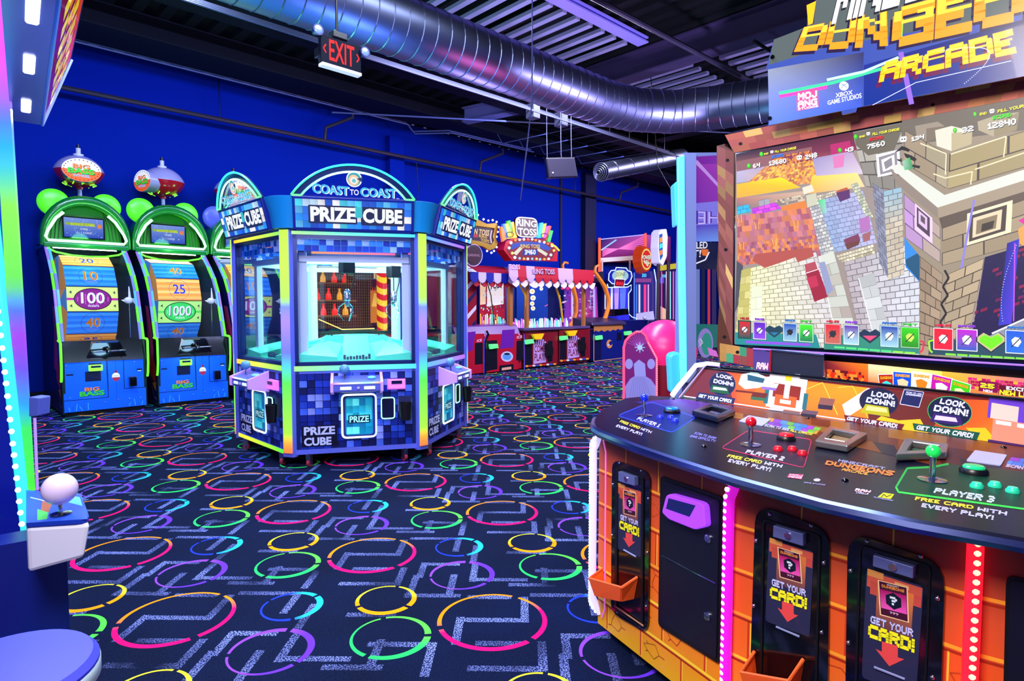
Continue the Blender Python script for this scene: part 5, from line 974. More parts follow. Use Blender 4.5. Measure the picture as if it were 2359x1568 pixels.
# ================================================================ fishing-wheel games along the back wall
LIME = '#58f020'
def wheel_game(X, phase, segs, label, bob_az, first=True):
    Y = 8.75; W = .425; t = thing('wheel_game', label, 'arcade game', (X, Y, 0), 0, None); m = Matrix.Translation((X, Y, 0))
    def Bx(name, x0, x1, y0, y1, z0, z1, mat, bev=0, par=None, **k):
        q = MB(); q.X = m; q.box(x0, x1, y0, y1, z0, z1); return q.build(name, mat, par or t, world=True, bevel=bev, **k)
    prof = [(.10, .89), (.17, 1.1), (.24, 1.3), (.32, 1.5), (.46, 1.70), (.65, 1.87), (.88, 2.05)]
    side = [(0.02, 0.03), (0, .64), *prof, (1.52, 2.05), (1.52, .03)]
    for s in (-1, 1):
        q = MB(); q.X = m; q.ext([(s*(W+.012), y, z) for y, z in side], (-s*.03, 0, 0)); sp = q.build('side_panel', M('dark_green_side', '#0a2a28', .3, coat=.4), t, world=True)
        if s == -1:
            ml = m @ Matrix.Rotation(-PI/2, 4, 'Z'); A = Art(PlL(m @ Matrix(((0, 1, 0, -W-.012), (-1, 0, 0, 0), (0, 0, 1, 0), (0, 0, 0, 1)))), .001)
            A.poly([(-1.45, .05), (-.06, .05), (-.06, .6), (-.16, .9), (-.3, 1.4), (-.62, 1.8), (-1.45, 1.95)], '#101c58')
            A.poly([(-.55, .55), (-.3, .5), (-.16, .7), (-.22, 1.0), (-.35, 1.3), (-.5, 1.32), (-.42, 1.0)], '#c83c78'); A.poly([(-.4, .42), (-.15, .3), (-.08, .5), (-.2, .66), (-.34, .62)], '#d8382c'); A.poly([(-.3, .3), (-.12, .2), (-.1, .32)], '#e88a30'); A.lines([(-.5, 1.3), (-.36, 1.0), (-.2, .8)], .012, '#401038'); A.lines([(-.3, .25), (-.2, .12), (-.1, .1)], .02, '#8a5ac8')
            A.build('side_art', PRINT, sp)
    Bx('cabinet_base', -W, W, .02, 1.5, .05, .64, M('wheel_base_navy', '#081c40', .4)); Bx('plinth', -W+.01, W-.01, .05, 1.5, 0, .06, BLK)
    Bx('back_panel', -W, W, 1.42, 1.5, .64, 2.1, BLK)
    # blue front panel print
    A = Art(PlL(m), -.012); A.poly(rect(-W, .05, W, .64), '#0a5cf0')
    A.lines([(-W, .19), (.02, .19), (.01, .64)], .008, '#04164a'); A.lines([(.02, .19), (.02, .64)], .006, '#04164a'); A.lines([(.19, .64), (.19, .28), (W, .28)], .008, '#04164a')
    A.poly(rect(-.21, .40, -.05, .52), '#081238'); A.poly(rect(-.17, .53, -.04, .62), '#0a1030'); A.text('BIG', [(-.22, .33), (-.07, .33), (-.07, .285), (-.22, .285)], '#e88030', 'ttf', .03, sh=(.004, -.005)); A.text('BASS', [(-.27, .285), (-.02, .285), (-.02, .225), (-.27, .225)], '#38c030', 'ttf', .04, sh=(.004, -.005)); A.text('WHEEL', [(-.24, .22), (-.04, .22), (-.04, .198), (-.24, .198)], '#3060d8', 'ttf', .02)
    A.text('TICKETS', [(-.40, .535), (-.30, .535), (-.30, .515), (-.40, .515)], '#105048', 'ttf'); A.poly(rect(-.395, .485, -.325, .503), '#081030'); A.poly(rect(.33, .50, .39, .52), '#081030'); A.poly(rect(.34, .49, .38, .498), '#e8f0ff')
    for i in range(14): x = -.4+i*.03 if i < 8 else .2+(i-8)*.035; A.lines([(x, .06), (x+.012*(i % 5-2), .09+.018*(i % 4))], .004, '#40c8d8' if i % 2 else '#1c3a90')
    A.poly(ell(.105, .44, .042, .048, 20), '#e8e4f8'); A.poly([(.063, .43), (.147, .43), (.13, .39), (.105, .378), (.08, .39)], '#a02848'); A.poly(rect(.094, .485, .118, .515), '#8a1024'); A.text('WARNING', [(.075, .455), (.135, .455), (.135, .44), (.075, .44)], '#202040', 'ttf'); A.lines([(.105, .64), (.105, .515)], .002, '#04164a'); A.lines([(.105, .37), (.105, .14)], .002, '#04164a')
    A.build('front_print', MV('front_print_glow', .4, emit=.25, coat=.1), t)  # print given a glow to brighten it, the panel is no lamp
    for x, z in ((-.39, .6), (-.37, .22), (-.02, .13), (.12, .15), (.24, .15), (.36, .15), (.31, .61)): q = MB(); q.X = m; q.sphere((x, .012, z), .008, 8, 5); q.build('screw', CHR, t, world=True, smooth=True)
    Bx('card_reader', -.175, -.035, -.03, .012, .525, .60, M('lime_reader', '#80ff30', .3, emit=1.4), .008); Bx('reader_display', -.155, -.055, -.034, -.03, .565, .59, M('reader_screen', '#101440', .2), 0)
    Bx('cup_holder', .235, .315, -.06, .012, .31, .43, BLKG, .008)
    # dark console and fishing handle
    q = MB(); q.X = m; q.hexa([(-W, .0, .64), (W, .0, .64), (W, 1.4, .64), (-W, 1.4, .64)], [(-W, .10, .89), (W, .10, .89), (W, 1.4, .89), (-W, 1.4, .89)]); q.build('console', M('black_teal_gloss', '#04100f', .15, coat=.5), t, world=True)
    q = MB(); q.X = m; q.hexa([(-.2, .02, .66), (.24, .02, .66), (.24, .06, .66), (-.2, .06, .66)], [(-.12, .0, .86), (.16, .0, .86), (.16, .1, .88), (-.12, .1, .88)]); q.build('handle_mount', BLKG, t, world=True)
    h = thing('pull_handle', None, None); h.parent = t; h.location = (0, -.06, .76)
    q = MB(); q.X = m; q.tube([(-.15, -.07, .755), (.02, -.08, .76), (.19, -.07, .765)], .010, 8); q.build('bar', CHR, h, world=True, smooth=True)
    q = MB(); q.X = m; q.sphere((.02, -.08, .76), .032, 12, 8); q.build('hub', BLKG, h, world=True, smooth=True)
    for kx in (-.15, .19): q = MB(); q.X = m; q.sphere((kx, -.07, .76), .02, 10, 6); q.build('knob', BLKG, h, world=True, smooth=True)
    q = MB(); q.X = m; q.tube([(.02, .06, .83), (.02, -.08, .76)], .016, 8); q.build('lever', CHR, h, world=True, smooth=True)
    # front light edges
    for s in (-1, 1):
        for dx, cols, nm in ((0, ['#60ff20', '#6aa0ff', '#8868f0'], 'edge_light'), (.03*s, ['#6878e8', '#60ff20', '#48b0f0'], 'edge_light')):
            q = MB(); q.X = m; P = [(s*(W+.002)-dx, y-.012-abs(dx)*.2, z) for y, z in [(.04, .70)]+prof] if False else [(s*(W-.004)+(.014*s)-dx*1.1, y-.014, z) for y, z in prof]
            k = 0; n = 6
            for a, b in zip(P[:-1], P[1:]):
                c = lin(cols[k % 3]); q.cur = c; q.fc = True; q.tube([a, b], .015, n); k += 1
            q.build(nm, LEDS, t, world=True)
        q = MB(); q.X = m; q.col(LIME); x = s*(W+.02); q.tube([(x, .10, .90), (x, -.03, .895), (x, -.055, .87), (x, -.055, .60), (x, -.03, .47), (x, .0, .42)], .013, 8); q.build('bracket_light', LED, t, world=True, smooth=True)
        q = MB(); q.X = m; q.ext([(x-.012, .0, .42), (x-.012, -.045, .58), (x-.012, -.045, .88), (x-.012, .1, .89), (x-.012, .02, .64)], (.024, 0, 0)); q.build('bracket', BLKG, t, world=True)
    q = MB(); q.X = m
    for (y0, z0), (y1, z1) in zip(prof[:-1], prof[1:]): q.face([(-W+.03, y0, z0), (W-.03, y0, z0), (W-.03, y1, z1), (-W+.03, y1, z1)])
    q.build('curved_window', glassmat('dull_glass', gloss=0, rough=.35), t, world=True)
    # the wheel
    w = thing('prize_wheel', None, None); w.parent = t; w.location = (0, 1.0, 1.32)
    cx0, cx1, cy, cz, R = -.30, .24, 1.02, 1.36, .61; n = 12; da = 2*PI/n; q = MB(); q.X = m
    colmap = {'b': ('#1a70e8', '#3890f4'), 'o': ('#e89038', '#f8b860'), 'g': ('#b8d850', '#d8f078')}
    names = [segs.get(k, ('b' if k % 2 else 'o', '')) for k in range(n)]
    def ang(k, f=0): return (phase+(k+f))*da
    for k in range(n):
        a0, a1 = ang(k, -.5), ang(k, .5); P = lambda a, x, r=R: (x, cy-r*math.cos(a), cz+r*math.sin(a)); c = lin(colmap[names[k][0]][0])
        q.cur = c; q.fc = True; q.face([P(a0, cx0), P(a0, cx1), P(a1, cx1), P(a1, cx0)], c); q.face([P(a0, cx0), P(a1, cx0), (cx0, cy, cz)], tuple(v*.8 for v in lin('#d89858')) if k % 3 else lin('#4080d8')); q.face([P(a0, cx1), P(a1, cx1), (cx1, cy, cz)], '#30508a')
    q.build('drum', MV('wheel_glow_print', .5, emit=.5, spec=.1), w, world=True)  # glow in the print stands in for the wheel's inner lighting
    for k in range(n):
        a = ang(k)
        if math.cos(a) < .1 or not names[k][1]: continue
        r = R*math.cos(da/2); nrm = V((0, -math.cos(a), math.sin(a))); up = V((0, math.sin(a), math.cos(a))); o = V(((cx0+cx1)/2, cy, cz))+nrm*r
        mm = m @ Matrix(((1, 0, 0, o.x), (0, -nrm.y, up.y, o.y), (0, -nrm.z, up.z, o.z), (0, 0, 0, 1))); A = Art(PlL(mm), .003); c, tx = names[k]; hh = R*math.sin(da/2); Wd = (cx1-cx0)/2; c0, c1 = colmap[c]
        A.poly(rect(-Wd, -hh, Wd, hh), c0)
        for j in range(4): z = -hh+2*hh*(j+.5)/4; A.poly(rect(-Wd, z-.018, Wd, z+.022), c1 if j % 2 else lerpc(c0, c1, .5)); A.lines([(-Wd*(.9-.3*(j % 2)), z-.02), (Wd, z-.02)], .003, '#0a1c50')
        A.poly(rect(-Wd, hh-.007, Wd, hh), '#081020'); A.poly(rect(-Wd, -hh, Wd, -hh+.007), '#081020')
        if tx in ('100', '1000'):
            A.poly(rect(-Wd, -hh+.007, Wd, hh-.007), '#c8e070' if tx == '100' else '#a8e078'); A.poly(rect(-Wd, -.015, Wd, .015), '#b0208a' if tx == '100' else '#50d850'); A.poly(ell(0, 0, .2, hh*.88, 30), '#10101c'); A.poly(ell(0, 0, .19, hh*.82, 30), '#7a1070' if tx == '100' else '#30c858')
            for j in range(9): x = -.16+j*.04; A.lines([(x, -hh*.5*(1-(x/.2)**2)), (x, hh*.5*(1-(x/.2)**2))], .014, '#b83aa0' if tx == '100' else '#70e888')
            ww = .125 if tx == '100' else .14; A.text(tx, [(-ww, .085), (ww, .085), (ww, -.055), (-ww, -.055)], '#d8d8fa', 'ttf', .02, sh=(.006, -.006)); A.text('TICKETS', [(-.06, -.075), (.06, -.075), (.06, -.098), (-.06, -.098)], '#e8e8fa', 'ttf', .01)
            for x in (-.23, .23):
                for z in (.085, -.085): A.text('4', [(x-.015, z+.02), (x+.015, z+.02), (x+.015, z-.02), (x-.015, z-.02)], '#203040', 'ttf', .01)
        else:
            e = ell(0, 0, .125, hh*.88, 26); A.lines(e+[e[0]], .004, '#203070'); ww = .075 if len(tx) > 1 else .03; A.text(tx, [(-ww, .075), (ww, .075), (ww, -.06), (-ww, -.06)], '#b86818' if c == 'b' else '#2030b0', 'ttf', .012, sh=(.005, -.004), shc='#c8b8a0'); A.text('TICKETS', [(-.06, -.075), (.06, -.075), (.06, -.095), (-.06, -.095)], '#a8603a', 'ttf')
        A.build('wheel_face', MATS['wheel_glow_print'], w)
    # fish pointer
    f = thing('fish_pointer', None, None); f.parent = t; f.location = (.32, .3, 1.4)
    q = MB(); q.X = m; q.sphere((.335, .32, 1.38), .055, 12, 8, (1, .5, .8)); q.hexa([(.28, .32, 1.39), (.29, .30, 1.36), (.29, .33, 1.36)], [(.25, .32, 1.385)]*3); q.hexa([(.33, .31, 1.42), (.36, .31, 1.42), (.36, .33, 1.42)], [(.335, .31, 1.56), (.345, .31, 1.56), (.34, .33, 1.55)]); q.hexa([(.38, .31, 1.36), (.38, .33, 1.36), (.37, .32, 1.40)], [(.43, .31, 1.30), (.43, .33, 1.30), (.42, .32, 1.42)]); q.build('fish_body', M('pearl_fish', '#e0e0f4', .3), f, world=True, smooth=True)
    q = MB(); q.X = m; q.cyl((.345, .34, .9), (.345, .34, 1.35), .004, n=6); q.build('pointer_rod', CHR, f, world=True)
    # head with hood, screen and neon
    hd = thing('frog_head', None, None); hd.parent = t; hd.location = (0, 1.0, 2.1)
    def half(a, b, z0, n=20, lo=.0): return [(-a*math.cos(PI*i/n), z0+b*math.sin(PI*i/n)**.85) for i in range(n+1)]
    q = MB(); q.X = m; O_ = half(.475, .60, 2.10); I_ = half(.42, .50, 2.13)
    for y0, y1, s0, s1 in ((.86, 1.0, .97, 1.0), (1.0, 1.35, 1.0, 1.0), (1.35, 1.52, 1.0, .85)):
        for (x0, z0), (x1, z1) in zip(O_[:-1], O_[1:]): q.face([(x0*s0, y0, 2.1+(z0-2.1)*s0), (x1*s0, y0, 2.1+(z1-2.1)*s0), (x1*s1, y1, 2.1+(z1-2.1)*s1), (x0*s1, y1, 2.1+(z0-2.1)*s1)])
    q.build('hood', M('frog_green', '#0c7a28', .22, coat=.7), hd, world=True, smooth=True)
    q = MB(); q.X = m; q.tube([(x*.98, .84, z-.03) for x, z in O_], [.03+.035*math.sin(PI*i/20) for i in range(21)], 10); q.build('hood_lip', MATS['frog_green'], hd, world=True, smooth=True)
    Bx('hood_base', -.46, .46, .80, 1.52, 2.05, 2.11, MATS['frog_green'], .01, hd)
    q = MB(); q.X = m; q.ext([(x, 1.0, z) for x, z in I_], (0, .02, 0)); q.build('hood_back', M('hood_inner_green', '#1a8a18', .4), hd, world=True)
    q = MB(); q.X = m
    for s in (-1, 1):
        for j in range(4): x = s*(.26+.035*j); q.tube([(x*.8, .995, 2.56-.035*j), (x*1.02, .99, 2.38), (x*1.1, .99, 2.16)], .004, 5)
    q.build('hood_ribs', BLK, hd, world=True)
    q = MB(); q.X = m; q.col('#a8ffb8'); arcp = [(-.44, .80, 2.15)]+[(-.42*math.cos(PI*i/16), .82, 2.16+.42*math.sin(PI*i/16)) for i in range(1, 5)]; q.tube([(-.24, .84, 2.50), (-.32, .83, 2.42), (-.41, .81, 2.26), (-.435, .80, 2.18), (-.41, .80, 2.135), (.41, .80, 2.135), (.435, .80, 2.18), (.41, .81, 2.26), (.32, .83, 2.42), (.24, .84, 2.50)], .018, 8); q.build('neon_outline', LED, hd, world=True, smooth=True)
    q = MB(); q.X = m; q.col(LIME); q.tube([(-.44, .84, 2.065), (.44, .84, 2.065)], .010, 8); q.tube([(-.42, .84, 2.04), (-.34, .80, 1.99), (-.18, .77, 1.955), (0, .76, 1.945), (.18, .77, 1.955), (.34, .80, 1.99), (.42, .84, 2.04)], .012, 8); q.build('neon_bow', LED, hd, world=True, smooth=True)
    Bx('screen', -.24, .22, .955, .975, 2.19, 2.47, BLKG, 0, hd)
    A = Art(PlL(m @ Matrix.Translation((0, .955, 0))), .001); A.grad(rect(-.225, 2.205, .205, 2.455), ['#7a98d8', '#7088e0', '#1838b8', '#1c3cc0']); A.poly([(-.22, 2.39), (.1, 2.40), (.12, 2.36), (-.2, 2.36)], '#90b030'); A.text('BONUS GAME', [(-.15, 2.39), (.11, 2.39), (.11, 2.355), (-.15, 2.355)], '#c8d838', 'ttf', .01); A.text('COINS', [(-.05, 2.33), (.03, 2.33), (.03, 2.305), (-.05, 2.305)], '#e8f0ff', 'ttf'); A.text('0 / 1 COINS', [(-.09, 2.28), (.07, 2.28), (.07, 2.255), (-.09, 2.255)], '#e8f0ff', 'ttf')
    rd = random.Random(int(X*10))
    for i in range(26): A.poly(ell(rd.uniform(-.2, .19), rd.uniform(2.22, 2.44), .005, .004, 6), '#c8d8ff'); 
    A.poly(rect(.14, 2.34, .19, 2.39), '#e08040'); A.build('screen_image', MV('game_screen', .1, emit=1, base=0), hd)
    EYE = M('lime_eye', '#58f028', .3, emit=.55)
    for s in (-1, 1): q = MB(); q.X = m; q.sphere((s*.29, 1.2, 2.66), .18, 22, 14, (1, .3, 1)); q.build('frog_eye', EYE if X < 3 else M('pale_eye', '#6878e8', .3), hd, world=True, smooth=True)
    # fishing float on its pole
    b = thing('fishing_float', None, None); b.parent = t; b.location = (0, 1.2, 2.7)
    q = MB(); q.X = m; q.cyl((0, 1.2, 2.68), (0, 1.2, 2.9), .025, n=12); q.build('pole', M('clear_pole', '#a8b8e0', .2, .3), b, world=True, smooth=True)
    c = (0, 1.2, 3.10); Rr = .285
    def bod(z0, z1): return [(Rr*math.sqrt(max(0, 1-abs(z)**1.5)) if abs(z) < 1 else 0, z*.215) for z in [z0+(z1-z0)*i/10 for i in range(11)]]
    q = MB(); q.X = m; q.lathe(bod(0, 1), c, n=28); q.build('upper_shell', M('grey_white_shell', '#a8a4c8', .25, coat=.5), b, world=True, smooth=True)
    q = MB(); q.X = m; q.lathe(bod(-1, -.0), c, n=28); q.build('lower_shell', M('red_shell', '#b80c20', .2, coat=.6), b, world=True, smooth=True)
    q = MB(); q.X = m; q.lathe([(.06, .195), (.06, .23), (.028, .232), (.028, .31)], c, n=16); q.build('white_cap', WHT, b, world=True, smooth=True)
    q = MB(); q.X = m; q.lathe([(.02, .31), (.02, .355)], c, n=12); q.build('black_tip', BLK, b, world=True, smooth=True)
    q = MB(); q.X = m; q.lathe([(.045, -.235), (.045, -.2), (.06, -.19)], c, n=14); q.build('red_collar', M('red_shell', '#b80c20'), b, world=True, smooth=True)
    q = MB(); q.X = m; q.col('#80ff30')
    for i in range(0, 28, 3): a = 2*PI*i/28; q.tube([(c[0]+.15*math.cos(a), c[1]+.15*math.sin(a), c[2]-.185), (c[0]+.19*math.cos(a+.2), c[1]+.19*math.sin(a+.2), c[2]-.16)], .006, 5)
    q.build('float_lights', LED, b, world=True)
    d = V((math.cos(bob_az), math.sin(bob_az), 0)); s_ = V((-d.y, d.x, 0)); mm = m @ Matrix(((s_.x, -d.x, 0, c[0]+d.x*.288), (s_.y, -d.y, 0, c[1]+d.y*.288), (0, 0, 1, c[2]-.025), (0, 0, 0, 1)))
    q = MB(); q.X = mm; q.ext([(x, 0, y) for x, y in ell(0, 0, .215, .15, 30)], (0, .16, 0)); q.build('badge_drum', M('grey_white_shell', '#a8a4c8'), b, world=True, smooth=True)
    A = Art(PlL(mm), .002); A.poly(ell(0, 0, .213, .148, 32), '#e8e4ec'); A.poly([p for p in ell(0, 0, .213, .148, 32) if p[1] <= 0.001], '#e8601c')
    for i in range(26): a = 2*PI*i/26; A.poly(ell(.19*math.cos(a), .128*math.sin(a), .008, .008, 8), '#30283a' if math.sin(a) > 0 else '#8a1c10')
    A.text('BIG', [(-.095, .075), (.09, .075), (.09, .015), (-.095, .015)], '#f07818', 'ttf', .03, sh=(.006, -.006)); A.text('BASS', [(-.15, .02), (.14, .02), (.14, -.05), (-.15, -.05)], '#30c020', 'ttf', .04, sh=(.006, -.006)); A.text('WHEEL', [(-.1, -.055), (.09, -.055), (.09, -.09), (-.1, -.09)], '#58b0e8', 'ttf', .02)
    A.build('badge', MV('badge_light', .3, emit=.7, coat=.3), b)
    return t
va = lambda X: math.atan2(-9.95, -X)
wheel_game(1.595, 0.11, {1: ('b', '10'), 0: ('g', '100'), 11: ('b', '40'), 2: ('o', '20'), 10: ('o', '25'), 3: ('b', '10')}, 'leftmost green fishing wheel game, its float badge facing forward', va(1.6)+.1)
wheel_game(2.595, -0.43, {1: ('o', '25'), 0: ('g', '1000'), 11: ('b', '40'), 2: ('b', '40'), 10: ('o', '20'), 3: ('o', '10')}, 'second green fishing wheel game from the left, float badge turned sideways', va(2.6)-1.05)
wheel_game(3.595, -0.2, {1: ('b', '10'), 0: ('g', '100'), 11: ('b', '40'), 2: ('o', '20'), 10: ('o', '25'), 3: ('b', '40')}, 'third green fishing wheel game, mostly hidden behind the claw machine', va(3.6)+.5)
for x in (1.6, 2.6, 3.6):
    lamp('wheel_game_lamp', 'AREA', (x, 9.75, 2.04), (.85, .9, 1), 4, .7, .1, target=(x, 9.3, 1.2)); lamp('neon_glow_fill', 'POINT', (x, 9.3, 2.2), (.2, 1, .25), 7, .1)
    lamp('neon_glow_fill', 'POINT', (x, 8.45, .72), (.35, .7, 1), 5, .1)  # point lights added beside the neon, this one bluish on the lower front
# ================================================================ the far row of games along the wall
ROWL = MV('row_glow', .45, emit=.85, spec=.1)
def YP(y): return Pl((0, y, 0), (0, -1, 0))
WOOD = M('golden_wood', '#a8682a', .5, noise=30); RED = M('carnival_red', '#a80c28', .35, coat=.3); MAR = M('dark_maroon', '#5a0a1e', .4)
GRNR = M('green_reader', '#50f870', .3, emit=1.2); BTRIM = M('blue_trim', '#3048f0', .3, emit=.5)
def wb(name, x0, x1, y0, y1, z0, z1, mat, par, bev=0, **k): return MB().box(x0, x1, y0, y1, z0, z1).build(name, mat, par, world=True, bevel=bev, **k)
def bulbs(pl, pts, r, cols, par, o=.02, name='bulb'):
    for i, (x, y) in enumerate(pts):
        p = pl.at(x, y, o); c = cols[i % len(cols)]; MB().sphere(p, r, 8, 6).build(name, M('bulb_'+c.strip('#'), c, .3, emit=1.3), par, world=True, smooth=True)
# ---- bottle game seen through the claw machine
g = thing('bottle_game', 'carnival game with rows of red lit bottles, seen through the claw machine glass', 'arcade game', (5.55, 9.3, 0))
wb('base', 4.25, 6.85, 8.8, 10.2, .04, .86, RED, g); wb('plinth', 4.3, 6.8, 8.85, 10.2, 0, .05, BLK, g); wb('counter', 4.22, 6.88, 8.76, 9.3, .86, .90, BLKG, g, .01)
wb('back_board', 4.3, 6.8, 10.1, 10.16, .9, 2.25, M('brown_back', '#5a2410', .6), g)
for x in (4.25, 6.79): wb('post', x, x+.08, 8.85, 8.95, .9, 2.3, WOOD, g)
wb('roof_box', 4.25, 6.87, 8.85, 10.2, 2.25, 2.5, MAR, g)
for z in (1.15, 1.42, 1.72): wb('shelf', 4.45, 5.6, 9.75, 10.1, z-.03, z, WOOD, g)
for j, z in enumerate((1.15, 1.42, 1.72)):
    for i in range(5-j % 2):
        b = MB().lathe([(.045, 0), (.05, .02), (.046, .09), (.018, .14), (.018, .19), (.024, .2)], (4.6+.21*i+.1*(j % 2), 9.86, z), n=12).build('bottle', M('red_bottle', '#ff2418', .25, emit=.8) if (i+j) % 4 else M('amber_bottle', '#f8b020', .25, emit=.7), g, world=True, smooth=True)
q = MB()
for i in range(30): x = 4.4+.042*i; q.box(x-.0015, x+.0015, 9.3, 9.303, .95, 2.2)
for i in range(26): z = .97+.048*i; q.box(4.4, 5.66, 9.3, 9.303, z-.0015, z+.0015)
q.build('safety_net', M('net_gold', '#a08030', .5), g, world=True)
q = MB()
for k in range(14):
    a0 = k*.55; z0, z1 = .85+k*.1, .85+(k+1)*.1; q.cur = lin('#f0c020') if k % 2 else lin('#d01818'); q.fc = True; q.hexa([(5.78+.09*math.cos(a), 9.2+.09*math.sin(a), z0+.05*math.sin(a)) for a in [i*PI/5 for i in range(10)]], [(5.78+.09*math.cos(a), 9.2+.09*math.sin(a), z1+.05*math.sin(a)) for a in [i*PI/5 for i in range(10)]])
q.build('striped_pole', LITP, g, world=True)
A = Art(YP(9.95), .01); ppx = lambda x, z: YP(9.95)
q = MB(); P3 = lambda x, z, k=0: (x, 9.95-k*.001, z)
q.face([P3(5.95, .95), P3(6.7, .95), P3(6.7, 2.2), P3(5.95, 2.2)], '#3a1020'); q.face([P3(6.0, 1.0, 1), P3(6.3, 1.0, 1), P3(6.3, 1.6, 1), P3(6.0, 1.6, 1)], '#c87820'); q.face([P3(6.03, 1.3, 2), P3(6.27, 1.3, 2), P3(6.22, 1.55, 2), P3(6.08, 1.55, 2)], '#f0c050')
for i in range(5): q.face([P3(6.04+i*.05, 1.58, 3), P3(6.07+i*.05, 1.58, 3), P3(6.055+i*.05, 1.68, 3)], '#f05020')
vs, fs, bx = ttf('TOSS', .03); q.map2(vs, fs, P3(6.02, 1.98, 3), P3(6.62, 1.98, 3), P3(6.62, 1.82, 3), P3(6.02, 1.82, 3), bx, '#f0c080'); q.build('poster', LITP, g, world=True)
for pts in ([(4.5, 9.0, 1.1), (4.9, 9.0, .93), (5.5, 9.0, .93)], [(5.95, 9.0, .99), (6.3, 9.0, .92), (6.6, 9.0, .92)]): MB().tube(pts, .008, 6).build('neon_line', M('warm_neon', '#ffd060', .3, emit=1.6), g, world=True)
wb('gold_marquee', 5.0, 6.3, 8.85, 8.95, 2.5, 2.85, M('gold_frame', '#a8801c', .3, .4), g, .03)
for i in range(8): MB().sphere((5.05+.17*i, 8.83, 2.82), .028, 8, 6).build('bulb', M('bulb_fff0d0', '#fff0d0', emit=1.3), g, world=True, smooth=True)
# ---- clown toss style carnival stall
g = thing('carnival_toss_game', 'carnival toss stall with gold-framed sign, striped awning and red base', 'arcade game', (7.95, 9.3, 0))
F0 = YP(8.80); F1 = YP(8.95); F2 = YP(9.1)
wb('base', 7.15, 8.85, 8.82, 10.2, .03, .72, RED, g); wb('plinth', 7.2, 8.8, 8.86, 10.2, 0, .04, BLK, g)
q = MB(); q.hexa([(7.15, 8.82, .70), (8.85, 8.82, .70), (8.85, 9.3, .70), (7.15, 9.3, .70)], [(7.15, 8.95, .93), (8.85, 8.95, .93), (8.85, 9.3, .95), (7.15, 9.3, .95)]); q.build('console', M('violet_console', '#5a1878', .3), g, world=True, bevel=.02)
A = Art(F0, .022)
for dx in (0, 78):
    A.poly([(1040+dx, 770), (1116+dx, 768), (1116+dx, 858-dx*.1), (1040+dx, 866-dx*.1)], '#b80c2c')
A.poly([(1118, 785), (1145, 783), (1146, 850), (1118, 855)], '#0a0a1c'); A.poly([(1157, 760), (1186, 758), (1184, 800), (1152, 803)], '#6a1c9a'); A.poly([(1190, 785), (1206, 784), (1206, 828), (1189, 830)], '#0a0a1c'); A.poly([(1076, 765), (1096, 763), (1088, 808), (1076, 810)], '#6a1c9a'); A.poly([(1094, 790), (1112, 789), (1112, 838), (1094, 840)], '#0a0a1c')
A.poly([(1150, 842), (1183, 838), (1183, 854), (1150, 858)], '#0a0a1c'); A.poly([(1156, 847), (1178, 844), (1178, 850), (1156, 853)], '#e8b090')
A.poly(ell(1168, 821, 14, 12, 18), '#c8ccf0'); A.poly(ell(1168, 821, 10, 8, 16), '#5aa0e0'); A.poly(ell(1168, 815, 7, 2.5, 12), '#101830'); A.text('ICE', [(1191, 774), (1203, 772), (1203, 778), (1191, 780)], '#f0d0f0', 'ttf', .02); A.text('ICE', [(1099, 782), (1110, 780), (1110, 786), (1099, 788)], '#f0d0f0', 'ttf', .02)
A.lines([(1076, 866), (1208, 853)], 2.4, '#4060f8'); A.lines([(1207, 770), (1208, 853)], 1.6, '#4060f8'); A.build('front_print', PRINT, g)
MB().tube(F0.q([(1121, 762), (1125, 770), (1118, 785), (1119, 862)], .03), .022, 8).build('divider_post', BLKG, g, world=True, smooth=True); MB().tube(F0.q([(1117, 765), (1120, 772), (1115, 786), (1115, 862)], .045), .006, 6).build('divider_trim', BTRIM, g, world=True)
slab(F0, [(1129, 793), (1147, 792), (1149, 801), (1131, 804)], .07, .05).build('card_reader', GRNR, g, world=True, bevel=.006)
for x in (7.22, 8.62): wb('post', x, x+.09, 8.93, 9.02, .9, 2.05, WOOD, g)
A = Art(YP(9.02), .0); A.poly([(1076, 618), (1098, 614), (1098, 762), (1076, 768)], '#8a0c20')
for k in range(5): y = 640+k*34; A.poly([(1077, y+16), (1097, y-6), (1097, y+4), (1077, y+28)], '#d8c8f0' if k % 2 == 0 else '#181850')
A.build('striped_wing', PRINT, g)
wb('stall_back', 7.3, 8.65, 10.0, 10.05, .9, 2.1, M('stall_red', '#901828', .5), g)
A = Art(YP(9.3), 0); A.poly([(1104, 640), (1163, 634), (1163, 745), (1105, 752)], '#8a1830'); A.poly([(1122, 641), (1160, 636), (1160, 700), (1122, 706)], '#e8e4e8'); A.poly([(1106, 650), (1119, 648), (1119, 700), (1106, 702)], '#e8c8a8')
rd = random.Random(3)
for i in range(70): x, y = rd.uniform(1107, 1161), rd.uniform(652, 742); A.poly([(x, y), (x+1.6, y), (x+1.6, y+3.4), (x, y+3.4)], rd.choice(['#301828', '#c02838', '#38a0d8', '#f0c030', '#30b060', '#e8e0f0']))
A.text('TOSS', [(1128, 652), (1156, 648), (1156, 662), (1128, 667)], '#202028', 'ttf', .03)
for i in range(15): x = 1106+i*3.8; h_ = 14+rd.random()*16; A.poly([(x, 752-h_), (x+2.4, 752-h_), (x+2.4, 752), (x, 752)], rd.choice(['#48e8c8', '#f070b0', '#60a0f8', '#f0a040', '#b8f0f0']))
A.build('game_board', ROWL, g)
MB().tube(YP(8.98).q([(1107, 632), (1122, 650), (1131, 680), (1139, 752)]), .012, 6).build('gold_arc', M('dark_gold', '#6a5020', .3, .6), g, world=True)
q = MB()
